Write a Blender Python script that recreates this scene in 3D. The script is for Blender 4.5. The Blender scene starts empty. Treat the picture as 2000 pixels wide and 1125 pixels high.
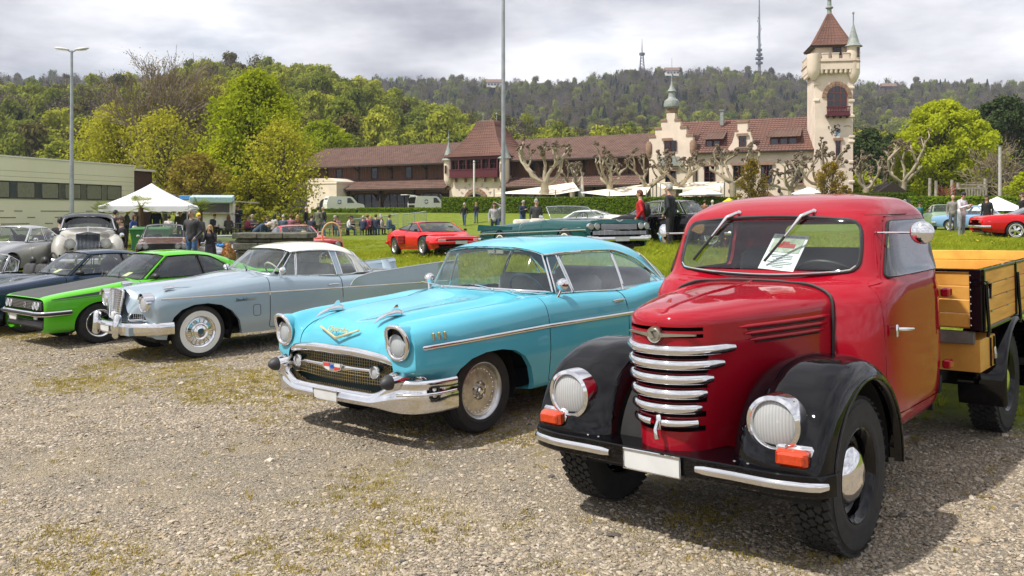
import bpy,bmesh,math,random
import numpy as np
from mathutils import Vector,Matrix,noise as mnoise
R=math.radians
SC=bpy.context.scene
COL=SC.collection

# ------------------------------------------------------------------ camera
FPX,YH,HC,KS=1727.0,416.0,1.737,0.0247      # focal length in photo px, horizon row, eye height, cross-fall of the lot
cd=bpy.data.cameras.new('camera');cam=bpy.data.objects.new('camera',cd);COL.objects.link(cam)
cam.location=(0,0,HC);cam.rotation_euler=(R(90),0,0)
cd.sensor_width=36.0;cd.lens=FPX/2000*36;cd.shift_y=-(562.5-YH)/2000
cd.clip_start=0.05;cd.clip_end=8000
SC.camera=cam

# ------------------------------------------------------------------ sky and sun
SUN_EL,SUN_AZ=R(56),R(244)          # compass-like azimuth measured clockwise from +Y
w=bpy.data.worlds.new('World');SC.world=w;w.use_nodes=True
nt=w.node_tree;N=nt.nodes;Lk=nt.links;N.clear()
out=N.new('ShaderNodeOutputWorld');bg=N.new('ShaderNodeBackground');Lk.new(bg.outputs[0],out.inputs[0])
sky=N.new('ShaderNodeTexSky');sky.sky_type='NISHITA';sky.sun_disc=False
sky.sun_elevation=SUN_EL;sky.sun_rotation=SUN_AZ;sky.air_density=1.0;sky.dust_density=2.0
tc=N.new('ShaderNodeTexCoord')
# clouds: sample a flat cloud deck by dividing the view direction by its height
sep=N.new('ShaderNodeSeparateXYZ');Lk.new(tc.outputs['Generated'],sep.inputs[0])
mx=N.new('ShaderNodeMath');mx.operation='MAXIMUM';Lk.new(sep.outputs[2],mx.inputs[0]);mx.inputs[1].default_value=0.0
ad=N.new('ShaderNodeMath');ad.operation='ADD';Lk.new(mx.outputs[0],ad.inputs[0]);ad.inputs[1].default_value=0.24
dv=N.new('ShaderNodeVectorMath');dv.operation='DIVIDE';Lk.new(tc.outputs['Generated'],dv.inputs[0])
cmb=N.new('ShaderNodeCombineXYZ')
for i in range(3):Lk.new(ad.outputs[0],cmb.inputs[i])
Lk.new(cmb.outputs[0],dv.inputs[1])
n1=N.new('ShaderNodeTexNoise');n1.inputs['Scale'].default_value=1.15;n1.inputs['Detail'].default_value=9;n1.inputs['Roughness'].default_value=0.55;n1.inputs['Distortion'].default_value=0.2
mp=N.new('ShaderNodeMapping');mp.inputs['Location'].default_value=(3.1,1.7,0.4);mp.inputs['Scale'].default_value=(1,1,3.2);Lk.new(dv.outputs[0],mp.inputs[0]);Lk.new(mp.outputs[0],n1.inputs[0])
cr=N.new('ShaderNodeValToRGB');Lk.new(n1.outputs[0],cr.inputs[0])       # cover
cr.color_ramp.elements[0].position=0.24;cr.color_ramp.elements[1].position=0.46
n2=N.new('ShaderNodeTexNoise');n2.inputs['Scale'].default_value=1.5;n2.inputs['Detail'].default_value=8;n2.inputs['Roughness'].default_value=0.55
Lk.new(mp.outputs[0],n2.inputs[0])
c2=N.new('ShaderNodeValToRGB');Lk.new(n2.outputs[0],c2.inputs[0])       # cloud tone
c2.color_ramp.elements[0].position=0.34;c2.color_ramp.elements[0].color=(4.0,4.05,4.6,1)
c2.color_ramp.elements[1].position=0.63;c2.color_ramp.elements[1].color=(9.8,9.75,10.1,1)
mixc=N.new('ShaderNodeMixRGB');Lk.new(cr.outputs[0],mixc.inputs[0]);Lk.new(sky.outputs[0],mixc.inputs[1]);Lk.new(c2.outputs[0],mixc.inputs[2])
Lk.new(mixc.outputs[0],bg.inputs[0]);bg.inputs[1].default_value=0.095
sd=bpy.data.lights.new('sun','SUN');sun=bpy.data.objects.new('sun',sd);COL.objects.link(sun)
sd.energy=4.4;sd.angle=R(1.6);sd.color=(1.0,0.95,0.87)
sdir=Vector((math.sin(SUN_AZ)*math.cos(SUN_EL),math.cos(SUN_AZ)*math.cos(SUN_EL),math.sin(SUN_EL)))
sun.rotation_euler=sdir.to_track_quat('Z','Y').to_euler();sun.location=(-30,-20,60)
SC.view_settings.view_transform='Standard';SC.view_settings.look='None';SC.view_settings.exposure=0.35;SC.view_settings.gamma=1.0
SC.render.engine='CYCLES'
cy=SC.cycles
cy.max_bounces=7;cy.diffuse_bounces=2;cy.glossy_bounces=4;cy.transmission_bounces=4;cy.transparent_max_bounces=24
cy.caustics_reflective=False;cy.caustics_refractive=False;cy.sample_clamp_indirect=6.0
cy.use_denoising=True

# ------------------------------------------------------------------ materials
MATS={}
def node(nt,t,**kw):
    n=nt.nodes.new('ShaderNode'+t)
    for k,v in kw.items():
        if isinstance(v,(int,float,tuple,list)) and k in n.inputs:n.inputs[k].default_value=v
        else:setattr(n,k,v)
    return n
def mat(name,col=(.5,.5,.5),rough=.5,metal=0.,var=.12,vscale=6.,bump=0.,bscale=40.,coat=0.,spec=.5,col2=None,emit=None,rvar=0.,trans=0.,rnd=0.):
    """principled material whose colour is broken up by noise (var: value swing, col2: second colour of the mottling)"""
    if name in MATS:return MATS[name]
    m=bpy.data.materials.new(name);m.use_nodes=True;nt=m.node_tree;L=nt.links
    b=nt.nodes['Principled BSDF']
    b.inputs['Roughness'].default_value=rough;b.inputs['Metallic'].default_value=metal
    b.inputs['Specular IOR Level'].default_value=spec
    if coat:b.inputs['Coat Weight'].default_value=coat;b.inputs['Coat Roughness'].default_value=0.02
    if trans:b.inputs['Transmission Weight'].default_value=trans
    t=node(nt,'TexCoord');n=node(nt,'TexNoise',Scale=vscale,Detail=6.,Roughness=.6);L.new(t.outputs['Object'],n.inputs[0])
    mixn=node(nt,'MixRGB');c2=col2 or tuple(max(0,c*(1-var*2)) for c in col)
    c1=col if col2 else tuple(min(1,c*(1+var*.6)) for c in col)
    mixn.inputs[1].default_value=(*c2,1);mixn.inputs[2].default_value=(*c1,1)
    rp=node(nt,'MapRange');rp.inputs[1].default_value=.3;rp.inputs[2].default_value=.7
    L.new(n.outputs[0],rp.inputs[0]);L.new(rp.outputs[0],mixn.inputs[0]);src=mixn.outputs[0]
    if rnd:
        oi=node(nt,'ObjectInfo');hs=node(nt,'HueSaturation');mr=node(nt,'MapRange');mr.inputs[3].default_value=1-rnd;mr.inputs[4].default_value=1+rnd
        L.new(oi.outputs['Random'],mr.inputs[0]);L.new(mr.outputs[0],hs.inputs['Value']);L.new(src,hs.inputs['Color']);src=hs.outputs[0]
    L.new(src,b.inputs['Base Color'])
    if rvar:
        mr=node(nt,'MapRange');mr.inputs[3].default_value=max(0,rough-rvar);mr.inputs[4].default_value=rough+rvar;L.new(n.outputs[0],mr.inputs[0]);L.new(mr.outputs[0],b.inputs['Roughness'])
    if bump:
        n3=node(nt,'TexNoise',Scale=bscale,Detail=5.);L.new(t.outputs['Object'],n3.inputs[0])
        bp=node(nt,'Bump',Strength=bump,Distance=.02);L.new(n3.outputs[0],bp.inputs['Height']);L.new(bp.outputs[0],b.inputs['Normal'])
    if emit:b.inputs['Emission Color'].default_value=(*emit[:3],1);b.inputs['Emission Strength'].default_value=emit[3]
    MATS[name]=m
    return m
def glassmat(name,tint=(.75,.82,.8),ref=1.0,rough=0.03):
    """thin window pane: tinted see-through plus a clear mirror reflection"""
    if name in MATS:return MATS[name]
    m=bpy.data.materials.new(name);m.use_nodes=True;nt=m.node_tree;L=nt.links;nt.nodes.clear()
    o=node(nt,'OutputMaterial');mx=node(nt,'MixShader');tr=node(nt,'BsdfTransparent');gl=node(nt,'BsdfGlossy');tr.inputs[0].default_value=(*tint,1);gl.inputs['Roughness'].default_value=rough;gl.inputs[0].default_value=(.95,.97,1,1)
    ge=node(nt,'NewGeometry');dt=node(nt,'VectorMath',operation='DOT_PRODUCT');L.new(ge.outputs['Normal'],dt.inputs[0]);L.new(ge.outputs['Incoming'],dt.inputs[1])
    ab=node(nt,'Math',operation='ABSOLUTE');L.new(dt.outputs['Value'],ab.inputs[0]);iv=node(nt,'Math',operation='SUBTRACT');iv.inputs[0].default_value=1;L.new(ab.outputs[0],iv.inputs[1]);pw=node(nt,'Math',operation='POWER');L.new(iv.outputs[0],pw.inputs[0]);pw.inputs[1].default_value=4.5
    ma=node(nt,'Math',operation='MULTIPLY_ADD');L.new(pw.outputs[0],ma.inputs[0]);ma.inputs[1].default_value=.85*ref;ma.inputs[2].default_value=.075*ref;ma.use_clamp=True
    L.new(ma.outputs[0],mx.inputs[0]);L.new(tr.outputs[0],mx.inputs[1]);L.new(gl.outputs[0],mx.inputs[2]);L.new(mx.outputs[0],o.inputs[0])
    MATS[name]=m
    return m
def dust_coat(m):
    nt=m.node_tree;b=nt.nodes['Principled BSDF'];t=node(nt,'TexCoord');n=node(nt,'TexNoise',Scale=3.5,Detail=8.,Roughness=.7);nt.links.new(t.outputs['Object'],n.inputs[0]);r=node(nt,'MapRange');r.inputs[1].default_value=.35;r.inputs[2].default_value=.75;r.inputs[3].default_value=.012;r.inputs[4].default_value=.07;nt.links.new(n.outputs[0],r.inputs[0]);nt.links.new(r.outputs[0],b.inputs['Coat Roughness'])
    n2=node(nt,'TexNoise',Scale=90.,Detail=2.);nt.links.new(t.outputs['Object'],n2.inputs[0]);bp=node(nt,'Bump',Strength=.035,Distance=.004);nt.links.new(n2.outputs[0],bp.inputs['Height']);n3=node(nt,'TexNoise',Scale=6.,Detail=1.);nt.links.new(t.outputs['Object'],n3.inputs[0]);b3=node(nt,'Bump',Strength=.12,Distance=.008);nt.links.new(n3.outputs[0],b3.inputs['Height']);nt.links.new(bp.outputs[0],b3.inputs['Normal']);nt.links.new(b3.outputs[0],b.inputs['Coat Normal'])
def paint(name,col,flake=0.,rough=.38):
    m=mat(name,col,rough=.55 if not flake else rough,var=.04,vscale=1.5,coat=1.0,metal=flake,spec=0. if not flake else .3);dust_coat(m)
    return m
chrome=mat('chrome',(.82,.82,.83),rough=.06,metal=1,var=.04,rvar=.05,vscale=9)
steel=mat('dull_steel',(.55,.56,.57),rough=.32,metal=1,var=.15,vscale=12)
black=mat('black_enamel',(.002,.002,.003),rough=.5,var=.1,coat=1.,spec=0.);black.node_tree.nodes['Principled BSDF'].inputs['Coat IOR'].default_value=1.42
dark=mat('underbody_black',(.012,.012,.012),rough=.85,var=.3)
rubber=mat('tyre_rubber',(.022,.022,.023),rough=.78,var=.25,vscale=14,bump=.15,bscale=90)
matblack=mat('matt_black_trim',(.018,.018,.019),rough=.5,var=.2)
amber=mat('amber_lens',(.55,.045,.004),rough=.15,var=.15,vscale=60,coat=1.)
redlens=mat('red_lens',(.5,.01,.01),rough=.15,coat=1.)
whitepl=mat('number_plate_white',(.60,.61,.60),rough=.4,var=.05)
wsglass=glassmat('windscreen_glass',(.82,.88,.85),.9,.03)
sideglass=glassmat('side_glass',(.84,.89,.87),1.7)
tintglass=glassmat('tinted_glass',(.33,.36,.37),1.3)
lampglass=glassmat('lamp_glass',(.93,.95,.95),1.2)
reflector=mat('lamp_reflector',(.97,.97,.96),rough=.34,metal=.55,var=.05,vscale=45,bump=.2,bscale=60)
leather=mat('seat_leather',(.16,.17,.18),rough=.6,var=.15)
leatherdk=mat('seat_dark',(.03,.03,.033),rough=.7,var=.2)
cream=mat('cream_interior',(.55,.52,.45),rough=.6)

# ------------------------------------------------------------------ geometry helpers
def pchip(t,y,tq):
    """monotone cubic interpolation; y: (n, ...)"""
    t=np.asarray(t,float);y=np.asarray(y,float);tq=np.asarray(tq,float)
    n=len(t)
    if n==2:
        f=((tq-t[0])/(t[1]-t[0])).reshape((-1,)+(1,)*(y.ndim-1));return y[0]+(y[1]-y[0])*f
    sh=(-1,)+(1,)*(y.ndim-1)
    h=np.diff(t).reshape(sh);d=np.diff(y,axis=0)/h
    m=np.zeros_like(y)
    w1=2*h[1:]+h[:-1];w2=h[1:]+2*h[:-1]
    with np.errstate(divide='ignore',invalid='ignore'):
        mm=(w1+w2)/(w1/d[:-1]+w2/d[1:])
    m[1:-1]=np.where(d[:-1]*d[1:]>0,np.nan_to_num(mm),0)
    m[0]=d[0];m[-1]=d[-1]
    i=np.clip(np.searchsorted(t,tq,side='right')-1,0,n-2)
    hh=(t[i+1]-t[i]).reshape(sh);s=((tq-t[i])/(t[i+1]-t[i])).reshape(sh)
    return ((1+2*s)*(1-s)**2)*y[i]+(s*(1-s)**2)*hh*m[i]+(s*s*(3-2*s))*y[i+1]+(s*s*(s-1))*hh*m[i+1]
def cumlen(p):
    p=np.asarray(p,float);d=np.linalg.norm(np.diff(p,axis=0),axis=-1)
    if d.ndim>1:d=d.mean(axis=1)
    return np.concatenate([[0],np.cumsum(np.maximum(d,1e-4))])
def catmull(p,n,closed=False):
    """smooth curve through points (uniform per chord)"""
    p=np.asarray(p,float)
    if closed:p=np.vstack([p[-2],p[-1],p,p[0],p[1]])
    t=cumlen(p)
    d=np.gradient(p,t,axis=0) if len(p)>2 else np.repeat((p[1:]-p[:-1])/(t[1]-t[0]),2,axis=0)
    a,b=(t[2],t[-2]) if closed else (t[0],t[-1])
    q=np.linspace(a,b,n,endpoint=not closed)
    i=np.clip(np.searchsorted(t,q,side='right')-1,0,len(t)-2)
    h=(t[i+1]-t[i])[:,None];s=((q-t[i])/(t[i+1]-t[i]))[:,None]
    return ((1+2*s)*(1-s)**2)*p[i]+(s*(1-s)**2)*h*d[i]+(s*s*(3-2*s))*p[i+1]+(s*s*(s-1))*h*d[i+1]
def surf(ctrl,nu,nv,mode=(0,0)):
    """smooth grid through a table of control points ctrl[i][j] = (x, y, z)"""
    c=np.asarray(ctrl,float)
    tu=cumlen(c);g=pchip(tu,c,np.linspace(0,tu[-1],nu))
    c2=np.swapaxes(g,0,1);tv=cumlen(c2)
    g2=pchip(tv,c2,np.linspace(0,tv[-1],nv))
    return np.swapaxes(g2,0,1)
JOINED={'knuckles','rivets','text_lines','lug_nuts','tile_ribs','bolts','hubcap_fins','grille_mesh','grille_slats','grille_bars','side_grille_mesh','balusters','scrollwork','fronds','hedge_leaves','rope_net','truss','ribs','lower_grille_bars','intake_slats','chain','fur','disc_slots','antenna_decks','aerials','lattice_legs','window_row','log_end','machicolation','spokes'}
class G:
    """collects shapes; build() links them as ONE mesh object"""
    def __init__(s):s.v=[];s.f=[];s.m=[];s.mi=0
    def add(s,vs,fs):
        o=len(s.v);s.v += [tuple(map(float,p)) for p in vs];s.f += [tuple(o+i for i in f) for f in fs];s.m += [s.mi]*len(fs);return s
    def grid(s,g,closed_u=False,closed_v=False,flip=False,skip=None):
        g=np.asarray(g);nu,nv=g.shape[:2];fs=[]
        for i in range(nu if closed_u else nu-1):
            for j in range(nv if closed_v else nv-1):
                if skip is not None and skip[i,j]:continue
                q=(i*nv+j,((i+1)%nu)*nv+j,((i+1)%nu)*nv+(j+1)%nv,i*nv+(j+1)%nv)
                fs.append(q[::-1] if flip else q)
        return s.add(g.reshape(-1,3),fs)
    def sym(s,g,flip=False,skip=None):
        g=np.asarray(g);s.grid(g,flip=flip,skip=skip);h=g.copy();h[...,1] *=-1;return s.grid(h,flip=not flip,skip=skip)
    def box(s,c,d,rot=None,bev=0.):
        c=Vector(c);x,y,z=[k/2 for k in d]
        M=Matrix.Identity(3) if rot is None else (rot if isinstance(rot,Matrix) else Matrix.Rotation(rot,3,'Z'))
        if not bev:
            vs=[c+M @ Vector((a*x,b*y,e*z)) for e in (-1,1) for b in (-1,1) for a in (-1,1)]
            return s.add(vs,[(0,2,3,1),(4,5,7,6),(0,1,5,4),(2,6,7,3),(0,4,6,2),(1,3,7,5)])
        rings=[]
        for zz,k in ((-z,bev),(-z+bev,0),(z-bev,0),(z,bev)):
            X,Y=x-k,y-k;b=min(bev,X*.9,Y*.9)
            rings.append([c+M @ Vector(p+(zz,)) for p in ((X-b,-Y),(X,-Y+b),(X,Y-b),(X-b,Y),(-X+b,Y),(-X,Y-b),(-X,-Y+b),(-X+b,-Y))])
        fs=[tuple(range(7,-1,-1)),tuple(range(24,32))]
        for r in range(3):
            for i in range(8):fs.append((r*8+i,r*8+(i+1)%8,r*8+8+(i+1)%8,r*8+8+i))
        return s.add([p for r in rings for p in r],fs)
    def tube(s,pts,r,n=8,closed=False,cap=True,flat=None,up=None):
        """round (or flat: ratio of second radius) tube along points; r number or list"""
        P=[Vector(p) for p in pts];k=len(P);rs=r if hasattr(r,'__len__') else [r]*k
        T=[]
        for i in range(k):
            a=P[(i-1)%k] if (closed or i) else P[0];b=P[(i+1)%k] if (closed or i<k-1) else P[-1]
            t=(b-a);T.append(t.normalized() if t.length>1e-9 else Vector((0,0,1)))
        u=Vector(up) if up else (Vector((0,0,1)) if abs(T[0].z)<.9 else Vector((1,0,0)))
        vs=[];fl=flat or 1.
        for i in range(k):
            if up:u=Vector(up)
            u=(u-T[i]*u.dot(T[i]))
            u=u.normalized() if u.length>1e-6 else T[i].orthogonal().normalized()
            w=T[i].cross(u)
            for j in range(n):
                a=2*math.pi*j/n;vs.append(P[i]+u*(math.cos(a)*rs[i])+w*(math.sin(a)*rs[i]*fl))
        fs=[]
        for i in range(k if closed else k-1):
            i2=(i+1)%k
            for j in range(n):fs.append((i*n+j,i*n+(j+1)%n,i2*n+(j+1)%n,i2*n+j))
        if cap and not closed:fs.append(tuple(range(n-1,-1,-1)));fs.append(tuple((k-1)*n+j for j in range(n)))
        return s.add(vs,fs)
    def lathe(s,prof,n=24,c=(0,0,0),axis='z',M=None,a0=0.,a1=2*math.pi):
        """profile [(r, h)...] turned about an axis"""
        c=Vector(c);full=abs(a1-a0-2*math.pi)<1e-6;k=n if full else n+1;vs=[]
        for r,h in prof:
            for j in range(k):
                a=a0+(a1-a0)*j/n;x,y=r*math.cos(a),r*math.sin(a)
                p=Vector((x,y,h)) if axis=='z' else (Vector((x,h,y)) if axis=='y' else Vector((h,x,y)))
                vs.append(c+(M @ p if M else p))
        fs=[]
        for i in range(len(prof)-1):
            for j in range(n):
                j2=(j+1)%k;q=(i*k+j,i*k+j2,(i+1)*k+j2,(i+1)*k+j);fs.append(q[::-1] if axis=='y' else q)
        return s.add(vs,fs)
    def ball(s,c,r,n=10,M=None):
        r=r if hasattr(r,'__len__') else (r,r,r);c=Vector(c);vs=[];m=max(4,n // 2+1)
        for i in range(m+1):
            t=math.pi*i/m
            for j in range(n):
                a=2*math.pi*j/n;p=Vector((r[0]*math.sin(t)*math.cos(a),r[1]*math.sin(t)*math.sin(a),-r[2]*math.cos(t)));vs.append(c+(M @ p if M else p))
        return s.add(vs,[(i*n+j,i*n+(j+1)%n,(i+1)*n+(j+1)%n,(i+1)*n+j) for i in range(m) for j in range(n)])
    def prism(s,poly,h0,h1,ax='z'):
        """polygon [(a, b)] extruded along ax between h0 and h1"""
        f={'z':lambda a,b,h:(a,b,h),'y':lambda a,b,h:(a,h,b),'x':lambda a,b,h:(h,a,b)}[ax];k=len(poly)
        vs=[f(a,b,h0) for a,b in poly]+[f(a,b,h1) for a,b in poly]
        return s.add(vs,[tuple(range(k-1,-1,-1)),tuple(range(k,2*k))]+[(i,(i+1)%k,k+(i+1)%k,k+i) for i in range(k)])
    def build(s,name,mats,parent=None,smooth=40,merge=0.,fixn=False,loc=None):
        me=bpy.data.meshes.new(name)
        me.from_pydata(s.v,[],s.f)
        if not isinstance(mats,(list,tuple)):mats=[mats]
        for m in mats:me.materials.append(m)
        if len(mats)>1:me.polygons.foreach_set('material_index',np.array(s.m,dtype=np.int32))
        if merge or fixn:
            bm=bmesh.new();bm.from_mesh(me)
            if merge:bmesh.ops.remove_doubles(bm,verts=bm.verts,dist=merge)
            if fixn:bmesh.ops.recalc_face_normals(bm,faces=bm.faces)
            bm.to_mesh(me);bm.free()
        if smooth:
            me.polygons.foreach_set('use_smooth',np.ones(len(me.polygons),dtype=bool));me.set_sharp_from_angle(angle=R(smooth))
        me.update()
        o=bpy.data.objects.new(name,me);COL.objects.link(o)
        if name in JOINED:o['kind']='stuff'
        if parent:o.parent=parent
        if loc:o.location=loc
        return o
def empty(name,loc=(0,0,0),rz=0.,parent=None):
    o=bpy.data.objects.new(name,None);COL.objects.link(o);o.location=loc;o.rotation_euler=(0,0,rz);o.empty_display_size=.1
    if parent:o.parent=parent
    return o
def tag(o,label=None,cat=None,group=None,kind=None):
    if label:o['label']=label
    if cat:o['category']=cat
    if group:o['group']=group
    if kind:o['kind']=kind
    return o
def copy_tree(o,parent=None):
    c=o.copy();COL.objects.link(c)
    if parent:c.parent=parent
    for ch in list(o.children):copy_tree(ch,c)
    return c
def at(u,v,D):return Vector(((u-1000)/FPX*D,D,HC-(v-YH)/FPX*D))
def X_(u,D):return (u-1000)/FPX*D
# cut a body shell along a polygon drawn in a plane of the car and take the piece out
def cutout(bm,poly,ax,side=None,lim=None):
    """ax: projection axis ('y': poly in x,z; 'x': poly in y,z; 'z': poly in x,y). returns faces inside"""
    ia,ib,ic={'y':(0,2,1),'x':(1,2,0),'z':(0,1,2)}[ax]
    pa=np.array(poly,float);lo=pa.min(0)-.02;hi=pa.max(0)+.02
    def ok(co):return (side is None or co[ic]*side>0) and (lim is None or lim[0]<co[ic]<lim[1])
    def near(f):
        xs=[v.co[ia] for v in f.verts];ys=[v.co[ib] for v in f.verts]
        return max(xs)>lo[0] and min(xs)<hi[0] and max(ys)>lo[1] and min(ys)<hi[1] and ok(f.calc_center_median())
    k=len(poly);cand=[f for f in bm.faces if near(f)]
    for i in range(k):
        a,b=pa[i],pa[(i+1)%k];no=Vector((0,0,0));co=Vector((0,0,0));no[ia]=b[1]-a[1];no[ib]=-(b[0]-a[0]);co[ia]=a[0];co[ib]=a[1]
        if no.length<1e-7:continue
        fl,fh=np.minimum(a,b)-.03,np.maximum(a,b)+.03
        fs,rest=[],[]
        for f in cand:
            xs=[v.co[ia] for v in f.verts];ys=[v.co[ib] for v in f.verts]
            (fs if max(xs)>fl[0] and min(xs)<fh[0] and max(ys)>fl[1] and min(ys)<fh[1] else rest).append(f)
        if not fs:continue
        geom=list({e for f in fs for e in f.edges})+list({v for f in fs for v in f.verts})+fs
        r=bmesh.ops.bisect_plane(bm,geom=geom,plane_co=co,plane_no=no,dist=1e-5)
        cand=[f for f in rest if f.is_valid]+list({g for g in r['geom'] if isinstance(g,bmesh.types.BMFace)})
    def inside(x,y):
        c=False;j=k-1
        for i in range(k):
            if (pa[i][1]>y) != (pa[j][1]>y) and x<(pa[j][0]-pa[i][0])*(y-pa[i][1])/(pa[j][1]-pa[i][1])+pa[i][0]:c=not c
            j=i
        return c
    return [f for f in dict.fromkeys(cand) if f.is_valid and near(f) and inside(f.calc_center_median()[ia],f.calc_center_median()[ib])]
def take(bm,faces,name,m,parent,shrink=0.,off=0.,smooth=40,thick=0.):
    """move faces out of bm into an object of their own (shrink: narrow the piece for a panel gap; off: along normals)"""
    me=bpy.data.meshes.new(name);nb=bmesh.new();vm={}
    for f in faces:
        vs=[]
        for v in f.verts:
            if v not in vm:vm[v]=nb.verts.new(v.co)
            vs.append(vm[v])
        try:nb.faces.new(vs)
        except ValueError:pass
    bmesh.ops.delete(bm,geom=faces,context='FACES')
    nb.normal_update()
    if shrink:
        bv=[v for v in nb.verts if v.is_boundary];mv={}
        for v in bv:
            c=sum((f.calc_center_median() for f in v.link_faces),Vector())/max(1,len(v.link_faces));d=c-v.co
            mv[v]=v.co+(d.normalized()*shrink if d.length>1e-6 else Vector())
        for v,c in mv.items():v.co=c
    if off:
        for v in nb.verts:v.co += v.normal*off
    if thick:
        ed=[e for e in nb.edges if e.is_boundary];r=bmesh.ops.extrude_edge_only(nb,edges=ed)
        for v in [g for g in r['geom'] if isinstance(g,bmesh.types.BMVert)]:v.co += Vector((0,-math.copysign(thick,v.co.y),0))
    nb.to_mesh(me);nb.free();me.materials.append(m)
    me.polygons.foreach_set('use_smooth',np.ones(len(me.polygons),dtype=bool));me.set_sharp_from_angle(angle=R(smooth))
    o=bpy.data.objects.new(name,me);COL.objects.link(o);o.parent=parent
    return o
def finish(bm,name,m,parent,smooth=40):
    me=bpy.data.meshes.new(name);bm.normal_update();bm.to_mesh(me);bm.free();me.materials.append(m)
    me.polygons.foreach_set('use_smooth',np.ones(len(me.polygons),dtype=bool));me.set_sharp_from_angle(angle=R(smooth))
    o=bpy.data.objects.new(name,me);COL.objects.link(o);o.parent=parent
    return o
def rim_in(bm,test,vec):
    """fold the rim of an opening inwards (vec(co) -> offset)"""
    ed=[e for e in bm.edges if e.is_boundary and all(test(v.co) for v in e.verts)]
    if not ed:return
    r=bmesh.ops.extrude_edge_only(bm,edges=ed)
    for v in [g for g in r['geom'] if isinstance(g,bmesh.types.BMVert)]:v.co += Vector(vec(v.co))
def tobm(g,merge=.0008):
    bm=bmesh.new();vs=[bm.verts.new(v) for v in g.v]
    for f in g.f:
        try:bm.faces.new([vs[i] for i in f])
        except ValueError:pass
    bmesh.ops.remove_doubles(bm,verts=bm.verts,dist=merge)
    bmesh.ops.dissolve_degenerate(bm,edges=bm.edges,dist=1e-5)
    return bm
def ell(cx,cz,rx,rz,n=28,a0=0.,a1=2*math.pi,p=2.):
    o=[]
    for i in range(n):
        a=a0+(a1-a0)*i/(n if abs(a1-a0-2*math.pi)<1e-6 else n-1);c,s_=math.cos(a),math.sin(a)
        o.append((cx+rx*math.copysign(abs(c)**(2/p),c),cz+rz*math.copysign(abs(s_)**(2/p),s_)))
    return o
def rpoly(poly,r,n=4):
    """round the corners of a polygon"""
    o=[];k=len(poly)
    for i in range(k):
        p=Vector(poly[i]);a=Vector(poly[i-1])-p;b=Vector(poly[(i+1)%k])-p
        rr=min(r,a.length*.45,b.length*.45);A=p+a.normalized()*rr;B=p+b.normalized()*rr
        for j in range(n+1):
            t=j/n;q=A*(1-t)**2+p*(2*t*(1-t))+B*t*t;o.append((q.x,q.y))
    return o
# words: flat lettering from Blender's own font, turned into a mesh
def letters(txt,size,name,m,parent,M,depth=.004,shear=0.):
    cu=bpy.data.curves.new(name,'FONT');cu.body=txt;cu.size=size;cu.extrude=depth;cu.align_x='CENTER';cu.align_y='CENTER';cu.shear=shear;cu.resolution_u=2
    t=bpy.data.objects.new(name,cu);COL.objects.link(t)
    me=bpy.data.meshes.new_from_object(t);bpy.data.objects.remove(t)
    me.materials.clear();me.materials.append(m)
    o=bpy.data.objects.new(name,me);COL.objects.link(o);o.matrix_local=M
    if parent:o.parent=parent
    return o
# scatter: real instances of small meshes on points
def scatter(name,pts,idx,rot,scl,protos,label,cat=None,kind='stuff',tint=None):
    me=bpy.data.meshes.new(name);me.from_pydata([tuple(p) for p in pts],[],[])
    n=len(pts)
    for an,ty,ar in (('idx','INT',idx),('rot','FLOAT_VECTOR',rot),('scl','FLOAT_VECTOR',scl),('tint','FLOAT',tint)):
        if ar is None:continue
        a=me.attributes.new(an,ty,'POINT')
        a.data.foreach_set('vector' if ty=='FLOAT_VECTOR' else 'value',np.asarray(ar,dtype=np.int32 if ty=='INT' else np.float32).ravel())
    o=bpy.data.objects.new(name,me);COL.objects.link(o);tag(o,label,cat,kind=kind)
    pc=bpy.data.collections.new(name+'_kinds')
    for i,p in enumerate(protos):
        po=bpy.data.objects.new(f'{name}_kind_{i:02d}',p);pc.objects.link(po)
    ng=bpy.data.node_groups.new(name+'_nodes','GeometryNodeTree')
    ng.interface.new_socket('Geometry',in_out='INPUT',socket_type='NodeSocketGeometry');ng.interface.new_socket('Geometry',in_out='OUTPUT',socket_type='NodeSocketGeometry')
    gi=ng.nodes.new('NodeGroupInput');go=ng.nodes.new('NodeGroupOutput');ip=ng.nodes.new('GeometryNodeInstanceOnPoints');ci=ng.nodes.new('GeometryNodeCollectionInfo')
    ci.inputs['Collection'].default_value=pc;ci.inputs['Separate Children'].default_value=True;ci.inputs['Reset Children'].default_value=True
    ip.inputs['Pick Instance'].default_value=True
    def na(nm,ty):
        k=ng.nodes.new('GeometryNodeInputNamedAttribute');k.data_type=ty;k.inputs['Name'].default_value=nm;return k.outputs['Attribute']
    ng.links.new(gi.outputs[0],ip.inputs['Points']);ng.links.new(ci.outputs[0],ip.inputs['Instance'])
    ng.links.new(na('idx','INT'),ip.inputs['Instance Index']);ng.links.new(na('rot','FLOAT_VECTOR'),ip.inputs['Rotation']);ng.links.new(na('scl','FLOAT_VECTOR'),ip.inputs['Scale'])
    ng.links.new(ip.outputs[0],go.inputs[0])
    md=o.modifiers.new('scatter','NODES');md.node_group=ng
    return o
def mesh_only(g,name,mats,smooth=0,merge=0):
    o=g.build(name,mats,smooth=smooth,merge=merge);me=o.data;bpy.data.objects.remove(o);return me
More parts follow.
